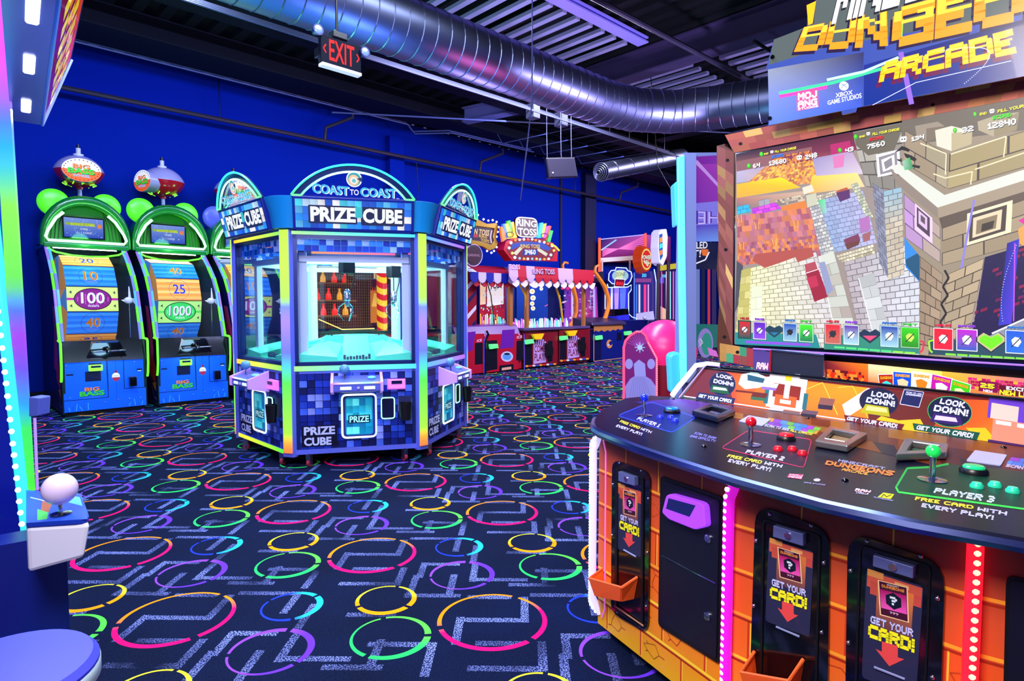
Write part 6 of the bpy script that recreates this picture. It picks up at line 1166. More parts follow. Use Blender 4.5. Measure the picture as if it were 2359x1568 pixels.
for k in range(6):    # scalloped awning
    x0, x1 = 7.5+k*.2, 7.7+k*.2; c = '#c8b8e8' if k % 2 else '#0c1c90'; q.hexa([(x0, 8.85, 1.95), (x1, 8.85, 1.95), (x1, 8.87, 1.95), (x0, 8.87, 1.95)], [(x0, 9.2, 2.12), (x1, 9.2, 2.12), (x1, 9.22, 2.12), (x0, 9.22, 2.12)]); q.cur = lin(c); q.fc = True
    q.ext([(x0, 8.84, 1.96), (x0, 8.84, 1.84), (x0+.03, 8.84, 1.78), (x0+.1, 8.84, 1.75), (x0+.17, 8.84, 1.78), (x1, 8.84, 1.84), (x1, 8.84, 1.96)], (0, .02, 0))
    q.cur = lin('#a81830'); q.ext([(x0+.08, 8.87, 1.8), (x0+.1, 8.87, 1.72), (x0+.18, 8.87, 1.68), (x0+.26, 8.87, 1.72), (x0+.28, 8.87, 1.8)], (0, .01, 0))
q.build('awning', PRINTD, g, world=True)
GOLD = M('gold_frame', '#a8801c', .3, .4); sp = YP(8.9)
o = [(1040, 494), (1098, 503), (1122, 515), (1144, 513), (1148, 520), (1143, 548), (1147, 562), (1140, 573), (1128, 577), (1112, 568), (1085, 562), (1040, 566)]; i_ = [(1040, 521), (1100, 521), (1122, 524), (1138, 526), (1140, 527), (1136, 546), (1138, 555), (1134, 562), (1130, 563), (1112, 556), (1090, 553), (1040, 553)]
MB().ring(sp.q(o, .05), sp.q(i_, .05), (0, .06, 0)).build('sign_frame', GOLD, g, world=True, bevel=.01)
A = Art(sp, .03); A.poly(i_, '#2a0c28'); A.text('N TOSS', [(1094, 526), (1128, 530), (1126, 544), (1092, 539)], '#f0c890', 'ttf', .03); A.text('500', [(1087, 538), (1101, 540), (1101, 547), (1087, 546)], '#f02020', 'ttf', .03); A.text('BONUS', [(1103, 540), (1122, 544), (1122, 550), (1104, 546)], '#f8c030', 'ttf', .02); A.text('TICKETS', [(1107, 548), (1127, 553), (1127, 560), (1108, 554)], '#f8c030', 'ttf', .02); A.lines([(1133, 530), (1130, 545), (1132, 560)], 3, '#e8c0f0'); A.build('sign_face', LIT, g)
bulbs(sp, [(1101, 495), (1114, 505), (1125, 508), (1135, 507), (1144, 511), (1149, 523), (1147, 534), (1144, 545), (1143, 558), (1144, 569), (1138, 578), (1132, 582), (1122, 578)], .022, ['#e0d0ff', '#ffffff'], g)
d_ = thing('round_sign', None, None); d_.parent = g; d_.location = (-.5, -.6, 1.9); dp = YP(8.7)
MB().ext(dp.q(ell(1091, 588, 20, 25, 26)), (0, .04, 0)).build('disc', M('plum_disc', '#2a1424', .4), d_, world=True); MB().tube(dp.q(ell(1091, 588, 20, 25, 26), .005), .008, 6, closed=True).build('disc_rim', M('lilac_rim', '#c0a8e8', .3, emit=.2), d_, world=True)
A = Art(dp, .004); A.poly(ell(1091, 588, 15, 19, 22), '#3a1a28'); A.text('CARNIVAL', [(1077, 584), (1106, 585), (1106, 591), (1077, 590)], '#8a6a78', 'ttf', .02); A.build('disc_lettering', PRINT, d_)
# ---- ring toss stall
g = thing('ring_toss_game', 'ring toss stall with big lit sign of coloured bottles and red scalloped awning', 'arcade game', (10.0, 9.3, 0))
wb('base', 8.92, 11.05, 8.85, 10.2, .03, .80, MAR, g); wb('plinth', 8.95, 11.0, 8.9, 10.2, 0, .04, BLK, g)
wb('play_table', 8.9, 11.08, 8.8, 10.2, .80, .86, M('table_gloss', '#5a4878', .15, coat=.5), g, .01); wb('back_board', 8.95, 11.0, 10.1, 10.15, .86, 2.2, M('deep_blue_back', '#0c2a78', .5), g)
for x0 in (1208, 1288):
    s = 1 if x0 == 1208 else .93; y0 = 0 if x0 == 1208 else -9
    X_ = lambda x, y: (x0+(x-1208)*s, 780+(y-780)*s+y0*.9)
    A = Art(YP(8.83), .01); A.poly([X_(1208, 768), X_(1285, 764), X_(1285, 838), X_(1208, 846)], '#7a0c20'); A.poly([X_(1210, 788), X_(1226, 787), X_(1226, 843), X_(1210, 845)], '#0c0c20'); A.poly([X_(1229, 790), X_(1236, 782), X_(1252, 781), X_(1258, 788), X_(1258, 834), X_(1229, 838)], '#c8a0e0')
    A.text('COME', [X_(1231, 796), X_(1256, 794), X_(1256, 810), X_(1231, 812)], '#7a1430', 'ttf', .02); A.text('PLAY!', [X_(1231, 814), X_(1256, 812), X_(1256, 830), X_(1231, 832)], '#7a1430', 'ttf', .02); A.poly([X_(1262, 785), X_(1273, 784), X_(1273, 832), X_(1262, 834)], '#0c0c1c')
    for k in range(5): A.lines([X_(1232+k*5, 795), X_(1234+k*5, 782)], 1.8, '#301030')
    for k in range(9): A.poly(ell(*X_(1214+k*8, 843-k*.6), 4, 2.4, 8), ['#f0a030', '#d82828', '#e8e0d0', '#3050c0'][k % 4])
    A.build('front_print', PRINT, g)
    fp = YP(8.80); slab(fp, [X_(1227, 770), X_(1254, 768), X_(1248, 781), X_(1234, 782)], .06, .06).build('yellow_scoop', M('yellow_scoop', '#f8c810', .35, emit=.15), g, world=True)
    slab(fp, [X_(1212, 783), X_(1229, 781), X_(1231, 790), X_(1213, 793)], .05, .05).build('card_reader', GRNR, g, world=True, bevel=.006); slab(fp, [X_(1258, 790), X_(1275, 800), X_(1275, 815), X_(1260, 822)], .05, .05).build('cup_holder', BLK, g, world=True)
for k, (x, c) in enumerate(((9.08, '#c07020'), (10.96, '#d8a020'))): wb('post', x, x+.07, 8.9, 8.97, .86, 2.1, WOOD, g)
for pts in ([(1172, 640), (1195, 650), (1210, 680), (1218, 748)], [(1226, 636), (1216, 655), (1212, 700), (1214, 745)], [(1262, 636), (1278, 650), (1290, 690), (1297, 742)]):
    MB().tube(YP(8.93).q(pts), .022, 8).build('yellow_arch', M('yellow_metal', '#d8a818', .3, emit=.1), g, world=True, smooth=True)
A = Art(YP(10.05), .0); A.poly([(1190, 640), (1300, 632), (1305, 742), (1190, 746)], '#12307a')
for x, y, r in ((1240, 637, 7), (1233, 656, 7), (1226, 671, 6), (1228, 686, 6), (1226, 699, 5), (1228, 710, 5), (1247, 665, 4)): A.poly(ell(x, y, r, r, 16), '#f8e8a8'); A.poly(ell(x, y, r*.4, r*.4, 10), '#e89030')
for r in (10, 7, 4): e = ell(1273, 677, r, r, 16); A.lines(e+[e[0]], 1.2, '#6888d8')
A.lines([(1255, 705), (1270, 698), (1285, 704), (1296, 697)], 1.5, '#f05070'); A.poly([(1262, 655), (1282, 640), (1292, 680), (1292, 742), (1262, 742)], '#0c1440'); A.build('backdrop', ROWL, g)
rd = random.Random(8)
q = MB()
for i in range(64):
    x = 9.05+1.9*(i % 32)/32; y = 9.3+.25*(i//32)+.1*rd.random(); h_ = .1+.09*rd.random(); q.cur = lin(rd.choice(['#60f0e0', '#f070d8', '#a060f8', '#b0f8f0', '#f8a0e0'])); q.fc = True; q.cyl((x, y, .86), (x, y, .86+h_), .022, .012, 8)
q.build('bottle_field', MV('glow_bottles', .3, emit=.8), g, world=True, kind='stuff')
q = MB(); q.fc = True
for k in range(11):
    x0 = 8.41+k*.245; x1 = x0+.245; q.cur = lin('#b80c28' if k not in (0, 2, 6, 7) else '#c8a8e0'); q.ext([(x0, 8.74, 2.13), (x0, 8.72, 1.9), (x0+.06, 8.72, 1.82), (x0+.12, 8.72, 1.79), (x0+.18, 8.72, 1.82), (x1, 8.72, 1.9), (x1, 8.74, 2.13)], (0, .02, 0)); q.cur = lin('#f0e0e0'); q.ext([(x0+.1, 8.75, 1.84), (x0+.12, 8.75, 1.74), (x0+.22, 8.75, 1.69), (x0+.3, 8.75, 1.74), (x0+.34, 8.75, 1.84)], (0, .01, 0))
q.build('awning', PRINTD, g, world=True)
A = Art(YP(8.71), 0); A.text('RING TOSS', [(1228, 618), (1278, 620), (1278, 632), (1228, 631)], '#d8a8c8', 'ttf', .03, sh=(.8, .8)); A.text('TOSS', [(1172, 608), (1198, 609), (1198, 620), (1172, 620)], '#e8b8d8', 'ttf', .02); A.build('awning_lettering', PRINT, g)
sg = thing('ring_toss_sign', None, None); sg.parent = g; sg.location = (-.2, -.6, 2.2); sp = YP(8.78)
hx = [(1166, 555), (1186, 548), (1250, 550), (1275, 560), (1285, 580), (1284, 602), (1250, 600), (1180, 600), (1160, 575)]; slab(sp, hx, 0, .22).build('sign_body', M('sign_red', '#c01028', .3, coat=.4), sg, world=True)
A = Art(sp, .004); A.poly([(1174, 558), (1190, 552), (1250, 553), (1274, 564), (1280, 580), (1272, 596), (1184, 598), (1168, 578)], '#8a0c28'); A.poly([(1178, 563), (1205, 556), (1250, 558), (1270, 572), (1262, 578), (1230, 566), (1200, 566), (1180, 575)], '#1848c8')
for q4 in ([(1182, 583), (1198, 568), (1204, 572), (1190, 588)], [(1240, 570), (1262, 584), (1258, 590), (1236, 576)]): A.poly(q4, '#e8e4d0')
A.poly([(1205, 574), (1238, 574), (1240, 588), (1203, 588)], '#0830a8'); A.text('3460', [(1209, 575), (1234, 575), (1234, 586), (1209, 586)], '#f4f8ff', bold=.25); A.text('RING TOSS', [(1199, 562), (1244, 563), (1244, 572), (1199, 571)], '#f0c878', 'ttf', .03, sh=(.8, .8)); A.build('sign_face', LIT, sg)
bulbs(sp, [(1187, 553), (1197, 552), (1207, 551), (1216, 551), (1226, 551), (1234, 553), (1243, 556), (1254, 558), (1262, 561)], .026, ['#f08030', '#d0e0ff', '#ffffff', '#f06040', '#c0e8ff'], sg); bulbs(sp, [(1177, 559), (1173, 571), (1180, 583), (1186, 593), (1269, 587), (1276, 577), (1272, 566)], .03, ['#ffffff', '#a0e0ff', '#f8b050'], sg); bulbs(sp, [(1197, 595), (1207, 596), (1216, 596), (1226, 596), (1236, 596), (1244, 597), (1254, 597), (1264, 596)], .026, ['#70b0ff', '#f89040', '#ffffff', '#60a0ff', '#ffb060'], sg)
for q4, c in (([(1153, 523), (1158, 521), (1169, 550), (1158, 557)], '#f07020'), ([(1158, 516), (1164, 514), (1172, 548), (1166, 550)], '#2878e8'), ([(1164, 516), (1173, 513), (1180, 549), (1169, 550)], '#f8d820'), ([(1168, 509), (1176, 507), (1184, 535), (1178, 538)], '#28b828'), ([(1177, 512), (1184, 510), (1192, 548), (1181, 549)], '#f8a820'),
    ([(1245, 513), (1252, 512), (1248, 548), (1238, 548)], '#30b8d8'), ([(1253, 515), (1260, 514), (1252, 545), (1247, 548)], '#e8c820'), ([(1260, 521), (1266, 520), (1258, 550), (1250, 548)], '#c050c8'), ([(1265, 519), (1271, 521), (1260, 552), (1256, 550)], '#f05020'), ([(1267, 530), (1275, 531), (1268, 558), (1261, 556)], '#20b040')):
    slab(sp, q4, .03, .05).build('sign_bottle', M('lit_'+c.strip('#'), c, .3, emit=.7), sg, world=True, bevel=.006)
for cx, cy in ((1175, 540), (1255, 543)): MB().tube(sp.q(ell(cx, cy, 8, 6, 16), .05), .008, 6, closed=True).build('ring', BLK, sg, world=True)
pl_ = rr([(1186, 498), (1238, 502), (1240, 548), (1190, 546)], .3, 4); slab(sp, pl_, .05, .05).build('name_board', M('dark_board', '#30080c', .3), sg, world=True)
A = Art(sp, .053); A.poly(pl_, '#f0f0f8'); A.poly(rr([(1189, 501), (1236, 505), (1237, 545), (1192, 543)], .3, 4), '#581420'); A.text('RING', [(1190, 502), (1236, 509), (1236, 524), (1190, 520)], '#f4f4fc', 'ttf', .035, sh=(1, 1)); A.text('TOSS', [(1193, 524), (1236, 527), (1236, 543), (1194, 542)], '#f4f4fc', 'ttf', .035, sh=(1, 1)); A.build('name_lettering', LIT, sg)
MB().tube(sp.q([(1270, 562), (1280, 568), (1288, 577)], .05), .02, 6).build('yellow_word_arm', M('yellow_lit', '#f8e028', .3, emit=.8), sg, world=True)
lamp('stall_fill', 'AREA', (10.0, 9.5, 2.05), (.75, .6, 1), 14, 1.8, .4, target=(10, 9.5, 0)); lamp('stall_fill', 'AREA', (8.0, 9.5, 2.1), (1, .8, .9), 10, 1.2, .4, target=(8, 9.5, 0))  # added lights inside the stalls to brighten them
for x_ in (8.0, 10.2, 12.2): lamp('row_front_fill', 'AREA', (x_, 7.2, 3.2), (.75, .7, 1), 28, 1, .5, target=(x_, 8.9, .6))  # added lights in front of the row to brighten the cabinets
# ---- pirate coin game with curled orange posts
g = thing('coin_game', 'dark blue and wood coin game with two curled orange posts', 'arcade game', (11.8, 9.3, 0))
fp = YP(8.82)
wb('base', 11.2, 12.48, 8.86, 10.1, .03, .74, M('coin_navy_base', '#0c1c6a', .35), g); wb('plinth', 11.25, 12.4, 8.9, 10.1, 0, .04, BLK, g)
q = MB(); q.hexa([(11.15, 8.78, .86), (12.5, 8.78, .86), (12.5, 9.4, .80), (11.15, 9.4, .80)], [(11.15, 8.82, .93), (12.5, 8.82, .93), (12.5, 9.4, 1.04), (11.15, 9.4, 1.04)]); q.build('padded_shelf', M('aubergine_pad', '#2a1838', .4), g, world=True, bevel=.02)
A = Art(fp, .0); A.poly([(1368, 762), (1437, 752), (1437, 829), (1368, 836)], '#0a1a70'); A.poly([(1368, 750), (1434, 743), (1435, 757), (1429, 760), (1424, 757), (1418, 761), (1412, 759), (1406, 763), (1400, 760), (1392, 764), (1386, 760), (1379, 764), (1372, 761), (1368, 765)], '#b87840'); A.lines([(1368, 770), (1368, 832), (1436, 824)], 1.8, '#c89060')
A.poly(ell(1404, 792, 7, 10, 18), '#d89048'); A.poly(ell(1407, 790, 4, 5, 12), '#0a1a70'); A.poly(ell(1402, 794, 2.4, 2.4, 10), '#c8d0f8'); A.poly([(1370, 778), (1385, 777), (1385, 828), (1370, 831)], '#081040'); A.poly([(1421, 766), (1432, 765), (1432, 783), (1421, 785)], '#0a0c28'); A.build('front_print', PRINT, g)
slab(fp, [(1374, 774), (1388, 772), (1389, 781), (1375, 783)], .05, .05).build('card_reader', GRNR, g, world=True, bevel=.006)
OR = M('orange_post', '#f08a20', .35, emit=.12)
MB().tube(YP(9.65).q([(1308, 606), (1300, 604), (1296, 611), (1298, 624), (1309, 642), (1320, 662), (1327, 690), (1327, 718), (1321, 740), (1308, 758)]), [.03]*3+[.045]*2+[.055]*5, 8).build('curled_post', OR, g, world=True, smooth=True)
MB().tube(YP(9.3).q([(1379, 611), (1372, 614), (1370, 626), (1380, 640), (1393, 660), (1402, 688), (1402, 706), (1395, 730), (1382, 752)]), [.03]*2+[.045]*2+[.055]*5, 8).build('curled_post', OR, g, world=True, smooth=True)
wb('cabinet_back', 11.2, 12.6, 10.05, 10.1, .8, 2.05, M('violet_back', '#3a1470', .5), g)
A = Art(YP(9.8), 0); A.grad([(1300, 660), (1375, 660), (1378, 745), (1300, 750)], ['#5a28a0', '#7830b8', '#d028a8', '#8028c8']); A.poly([(1316, 663), (1321, 663), (1321, 742), (1316, 742)], '#d8c0ff'); A.poly([(1366, 664), (1371, 664), (1372, 738), (1366, 738)], '#b8a8ff'); A.lines([(1328, 724), (1340, 720), (1350, 726), (1362, 720)], 2, '#ff50a8'); A.lines([(1326, 740), (1364, 738)], 4, '#ff3088')
for x, y in ((1296, 664), (1308, 664)): A.poly(ell(x, y, 4, 3, 10), '#ff3078')
rd = random.Random(5)
for i in range(40): x, y = rd.uniform(1322, 1366), rd.uniform(670, 740); A.poly(ell(x, y, 1.5+rd.random()*2.5, 1+rd.random()*2, 8), rd.choice(['#c060f0', '#4828a0', '#f0a0f8', '#281060', '#e8d8ff']))
for i in range(24): x, y = rd.uniform(1288, 1315), rd.uniform(672, 745); A.poly(ell(x, y, 1.5+rd.random()*2, 1+rd.random()*2, 8), rd.choice(['#7040e0', '#281080', '#e8d0ff', '#180c50']))
A.build('playfield', LIT, g)
slab(YP(9.5), [(1312, 630), (1390, 625), (1392, 648), (1312, 654)], 0, .4).build('head_box', M('dark_head', '#1c1024', .4), g, world=True); A = Art(YP(9.5), .004); A.poly([(1322, 632), (1342, 630), (1344, 645), (1318, 648)], '#d8a030'); A.poly([(1352, 630), (1380, 628), (1378, 640), (1354, 640)], '#5a2a60'); A.lines([(1356, 632), (1366, 636), (1376, 630)], 2, '#f0a0e0'); A.build('head_art', ROWL, g)
MB().ext(YP(9.6).q([(1322, 655), (1366, 655), (1368, 748), (1322, 752)]), (0, .01, 0)).build('front_glass', GLASS, g, world=True)
# ---- blue neon shooting game
g = thing('neon_game', 'blue neon-outlined game with a small red number display', 'arcade game', (13.2, 9.4, 0)); fp = YP(9.4)
wb('cabinet', 12.75, 13.95, 9.6, 10.0, .03, 2.0, M('midnight_blue', '#0c1258', .35), g); wb('plinth', 12.8, 13.95, 9.1, 10.2, 0, .04, BLK, g); wb('lower_cabinet', 12.8, 13.9, 9.1, 9.5, .03, .95, M('midnight_blue', '#0c1258'), g)
o = [(1419, 616), (1443, 617), (1446, 623), (1454, 626), (1456, 636), (1452, 648), (1445, 655), (1410, 653), (1402, 645), (1403, 630), (1408, 623), (1418, 622)]; slab(fp, o, 0, .12).build('sign_body', M('indigo_sign', '#1a1c90', .3), g, world=True)
NB = M('ice_neon', '#a8d0ff', .3, emit=1.6)
MB().tube(fp.q(o, .01), .012, 6, closed=True).build('neon_outline', NB, g, world=True); A = Art(fp, .004); A.poly(ell(1429, 635, 19, 14, 24), '#a0c8d8'); A.poly([(1420, 624), (1438, 622), (1434, 642), (1418, 642)], '#d8e8c0'); A.text('ZONE', [(1419, 628), (1441, 627), (1440, 635), (1418, 636)], '#40602c', 'ttf'); A.build('sign_face', LIT, g)
s2 = [(1417, 642), (1440, 643), (1437, 661), (1415, 660)]; slab(fp, s2, .03, .02).build('score_box', M('score_red', '#781028', .3), g, world=True); MB().tube(fp.q(s2, .035), .009, 6, closed=True).build('score_neon', NB, g, world=True); A = Art(fp, .036); A.text('500', [(1420, 649), (1436, 650), (1435, 657), (1419, 656)], '#ff2030', bold=.3); A.build('score_digits', LIT, g)
A = Art(YP(9.59), .0); A.poly([(1400, 662), (1450, 660), (1450, 740), (1400, 745)], '#2a28b0')
for x, w_, c in ((1415, 11, '#a080e8'), (1428, 14, '#5068e8'), (1407, 5, '#c0c8ff'), (1446, 4, '#203080')): A.poly([(x, 663), (x+w_, 663), (x+w_*.8, 725), (x+w_*.1, 725)], c)
A.poly([(1396, 708), (1400, 708), (1400, 742), (1396, 742)], '#f0f0ff'); A.build('playfield', ROWL, g)
for pts in ([(1399, 654), (1401, 662), (1446, 661), (1454, 656), (1454, 668), (1448, 676), (1448, 722), (1456, 730), (1466, 733), (1467, 757)], [(1394, 668), (1394, 712)]): MB().tube(fp.q(pts, .02), .012, 6).build('neon_line', NB, g, world=True)
slab(YP(9.2), [(1415, 712), (1448, 710), (1450, 724), (1415, 728)], 0, .25).build('gun_rest', BLKG, g, world=True, bevel=.02); slab(YP(9.0), [(1440, 764), (1455, 762), (1456, 770), (1442, 772)], .02, .05).build('card_reader', GRNR, g, world=True)
# ---- ball rolling game with bottle cap sign
g = thing('ball_game', 'tall ball-rolling game with orange bottle-cap sign on its top', 'arcade game', (14.9, 9.4, 0)); fp = YP(9.4)
wb('cabinet', 14.25, 15.5, 9.75, 10.0, .03, 2.2, M('deep_violet', '#1c1060', .35), g); wb('plinth', 14.3, 15.4, 9.4, 10.0, 0, .04, BLK, g); wb('lower_cabinet', 14.3, 15.45, 9.45, 9.8, .03, .9, M('deep_violet', '#1c1060'), g)
cp = YP(9.5); c0 = cp.at(1489, 597); q = MB(); pr_ = []
for k in range(28): r = .33+.02*(k % 2); pr_.append((c0.x+r*math.cos(2*PI*k/28), c0.z+r*1.15*math.sin(2*PI*k/28)))
q.hexa([(x, 9.5, z) for x, z in [(c0.x+(x-c0.x)*.85, c0.z+(z-c0.z)*.85) for x, z in pr_]], [(x, 9.72, z) for x, z in pr_]); q.build('bottle_cap', M('cap_orange', '#e04810', .3, emit=.25), g, world=True)
m = Matrix(((1, 0, 0, c0.x), (0, 1, 0, 9.495), (0, 0, 1, c0.z), (0, 0, 0, 1))); A = Art(PlL(m), .004); A.poly(ell(0, 0, .25, .29, 28), '#f0d070'); A.poly(ell(0, 0, .21, .245, 26), '#d82018'); A.poly([(-.18, -.05), (.18, -.08), (.05, -.2)], '#f8e8b0'); A.text('POWER', [(-.23, .1), (.23, .12), (.22, -.0), (-.22, -.02)], '#f4f0e8', 'ttf', .03, sh=(.015, -.012)); A.text('ROLL', [(-.13, -.03), (.15, -.02), (.13, -.13), (-.1, -.13)], '#f4f0e8', 'ttf', .03, sh=(.012, -.012)); A.build('cap_lettering', LIT, g)
A = Art(YP(9.74), 0); A.poly([(1462, 625), (1512, 624), (1512, 735), (1462, 738)], '#2a1a80'); A.text('300', [(1479, 630), (1489, 630), (1489, 638), (1479, 638)], '#50d0ff', bold=.3); A.poly([(1463, 641), (1500, 641), (1500, 650), (1463, 650)], '#8a4090')
for x, w_, c in ((1471, 4, '#e8e0ff'), (1483, 6, '#ff4090'), (1475, 6, '#1c2a90'), (1492, 3, '#e0b0ff'), (1500, 2, '#201020'), (1465, 3, '#4080f0')): A.poly([(x, 655), (x+w_, 655), (x+w_, 720), (x, 720)], c)
A.poly([(1465, 722), (1505, 716), (1508, 736), (1465, 738)], '#c0b8f8'); A.build('playfield', LIT, g)
for pts, mm in (([(1507, 620), (1512, 650), (1512, 735)], NB), ([(1461, 628), (1461, 735)], M('blue_neon', '#4070ff', .3, emit=1.4))): MB().tube(YP(9.7).q(pts, .02), .014, 6).build('neon_line', mm, g, world=True)
MB().sphere(YP(9.3).at(1485, 732), .05, 12, 8).build('ball', WHT, g, world=True, smooth=True)
for k in range(4): p = YP(9.3).at(1477+k*5, 746); MB().tube([p, p+V((.05, 0, .06)), p+V((.1, 0, -.02))], .012, 6).build('chrome_loop', CHR, g, world=True)
# ---- red-lit canopy booth behind
g = thing('canopy_booth', 'red-lit square canopy booth with orange corner lights, behind the bottle-cap sign', 'arcade booth', (15.0, 9.9, 0)); fp = YP(10.1)
A = Art(fp, 0); A.grad([(1385, 552), (1487, 540), (1545, 545), (1545, 600), (1385, 594)], ['#0c2050', '#a04888', '#702058', '#4a1848', '#6a1850'])
for k in range(7): A.lines([(1388, 590-k*3), (1484, 545+k*5)], 1.4, '#f070a0')
A.lines([(1385, 576), (1420, 552)], 3, '#80b8f0'); A.lines([(1384, 551), (1487, 540)], 2, '#a8a8f0'); A.build('canopy_art', ROWL, g)
slab(fp, [(1384, 594), (1470, 588), (1470, 598), (1384, 604)], .03, .05).build('canopy_valance', M('cream_valance', '#e8e0c8', .4, emit=.3), g, world=True); slab(fp, [(1384, 551), (1545, 543), (1545, 604), (1384, 604)], -.01, .05).build('canopy_back', MAR, g, world=True)
for x, y0, y1 in ((1381, 548, 640), (1487, 537, 570)): MB().tube(fp.q([(x, y0), (x, y1)], .06), .035, 8).build('corner_light', M('orange_tube', '#ff5020', .3, emit=1.4), g, world=True, smooth=True)
for x in (1387, 1451): MB().tube([fp.at(x, 598, .04), Z(fp.at(x, 640, .04), 0)], .03, 8).build('leg', M('cream_leg', '#d8d0c0', .4), g, world=True)
MB().tube([Z(fp.at(1381, 640, .06), 0), fp.at(1381, 640, .06)], .03, 8).build('leg', BLK, g, world=True); MB().tube([Z(fp.at(1530, 640, .06), 0), fp.at(1530, 590, .02)], .03, 8).build('leg', BLK, g, world=True)
# ---- tall white-cased sign on brown posts
g = thing('tall_sign', 'tall white-edged curved sign raised on two brown posts', 'sign', tuple(Z(YP(8.6).at(1525, 700), 0))); fp = YP(8.6)
o = [(1519, 535), (1524, 528), (1536, 527), (1539, 545), (1537, 590), (1528, 612), (1520, 605), (1517, 570)]; slab(fp, o, 0, .25).build('sign_case', M('white_case', '#e8e4f4', .3, emit=.25), g, world=True, bevel=.02)
A = Art(fp, .004); A.poly([(1519, 540), (1526, 538), (1527, 590), (1521, 600), (1518, 570)], '#1c4a78'); A.poly([(1520, 548), (1526, 545), (1526, 556), (1520, 560)], '#f08030'); A.poly([(1519, 562), (1526, 560), (1526, 570), (1519, 573)], '#38b8e8'); A.poly([(1520, 577), (1526, 575), (1526, 585), (1520, 588)], '#e87028'); A.build('sign_face', ROWL, g)
for x in (1517, 1540): p = fp.at(x, 600, -.1); MB().tube([Z(p, 0), p], .045, 8).build('post', M('brown_post', '#3a1c28', .5), g, world=True)
# ---- magenta lit machine at the far right end
g = thing('light_tunnel_game', 'far machine with thin magenta and cyan upright light lines', 'arcade game', tuple(Z(YP(9.78).at(1532, 700), 0))); fp = YP(9.78)
a, b = fp.at(1518, 700).x, fp.at(1562, 700).x; wb('cabinet', a, b, 9.80, 10.0, .03, 1.98, M('dark_violet', '#140c48', .35), g); wb('plinth', a+.05, b-.05, 9.85, 10.0, 0, .04, BLK, g)
for x, c in ((1524, '#ff3088'), (1544, '#80d8ff'), (1551, '#ff50b0'), (1556, '#3050ff'), (1535, '#e0c0ff')): MB().tube(fp.q([(x, 625), (x, 735)], .0), .016, 6).build('light_line', M('line_'+c.strip('#'), c, .3, emit=1.5), g, world=True)
A = Art(fp, 0); A.poly([(1519, 608), (1561, 602), (1561, 738), (1519, 738)], '#140c48'); A.text('500', [(1524, 632), (1534, 632), (1534, 639), (1524, 639)], '#50d0ff', bold=.3); A.poly([(1518, 612), (1560, 606), (1560, 618), (1518, 624)], '#c8b830'); A.poly([(1519, 639), (1530, 639), (1530, 652), (1519, 652)], '#3058d8'); A.poly([(1522, 705), (1534, 712), (1534, 735), (1522, 735)], '#e8c0a0'); A.build('front_art', LIT, g)
# ---- coin pusher with the pink dome
PG = flat(0).at(1440, 938); nrm = V((-.93, -.37, 0)); PZ = Pl(PG, nrm); sd = V((.37, -.93, 0)).normalized()
g = thing('coin_pusher', 'coin pusher with arched lavender side print, pink edge lights and pink dome', 'arcade game', PG)
o = [(1437, 937), (1437, 800), (1441, 785), (1452, 772), (1466, 764), (1478, 764), (1487, 772), (1494, 790), (1506, 812), (1513, 824), (1513, 937)]
slab(PZ, o, 0, .06).build('side_panel', M('cabinet_magenta', '#8a1450', .35), g, world=True)
A = Art(PZ, .003); A.poly(o, '#8a1c78')
for k in range(12): a = -1.2+k*.2; A.lines([(1472, 800), (1472+30*math.sin(a), 800-33*math.cos(a))], 1.2, '#c858c0')
A.poly([(1443, 937), (1440, 890), (1452, 872), (1462, 866), (1487, 866), (1500, 874), (1511, 890), (1509, 937)], '#a8a0e8'); A.poly([(1462, 866), (1460, 838), (1472, 828), (1486, 838), (1488, 866)], '#b4acf0')
for x in (1449, 1500): A.poly(ell(x, 838, 9, 12, 16), '#b0a8ec')
for k in range(9): A.lines([(1460+k*3, 868), (1446+k*7.5, 936)], .8, '#8880c8')
for k in range(8): a = k*PI/4; A.lines([(1474, 800), (1474+12*math.cos(a), 800+12*math.sin(a))], 2.4, '#a8d0f0')
A.poly(ell(1474, 800, 6, 6, 14), '#d0e4f8'); A.build('side_art', PRINT, g)
q = MB(); q.col('#ff5088'); q.tube(PZ.q([(x, y) for x, y in o[:-1]]+[(1513, 912)], .012), .016, 6); q.build('edge_light', LEDS, g, world=True)
q = MB()
for i in range(30): t_ = i/29; a, b = PZ.at(1494, 790, .02), PZ.at(1513, 825, .02); c_ = PZ.at(1513, 912, .02); p = a.lerp(b, t_*3.3) if t_ < .3 else b.lerp(c_, (t_-.3)/.7); q.col('#ffd0e0').sphere(p, .009, 6, 4)
q.build('edge_dots', LED, g, world=True)
bo = [PZ.at(x, y, -.06) for x, y in ((1456, 937), (1456, 790), (1487, 780), (1511, 826), (1511, 937))]
MB().ext(bo, nrm*-1.0+sd*.05).build('cabinet_body', M('crimson_body', '#a01030', .35), g, world=True)
dc = PZ.at(1532, 805, -.5); MB().sphere(dc, .42, 24, 14, (1, 1, .95)).build('pink_dome', M('pink_dome', '#ff2a80', .3, emit=.45), g, world=True, smooth=True)
MB().cyl(V((dc.x, dc.y, 0)), V((dc.x, dc.y, .55)), .38, n=24).build('dome_pedestal', M('crimson_body', '#a01030'), g, world=True, smooth=True)
MB().ext([PZ.at(x, y, -.3) for x, y in ((1488, 768), (1512, 776), (1534, 838), (1543, 838), (1520, 770), (1500, 762))], nrm*-.06).build('orange_rim', M('orange_edge', '#f09040', .3, emit=.3), g, world=True)
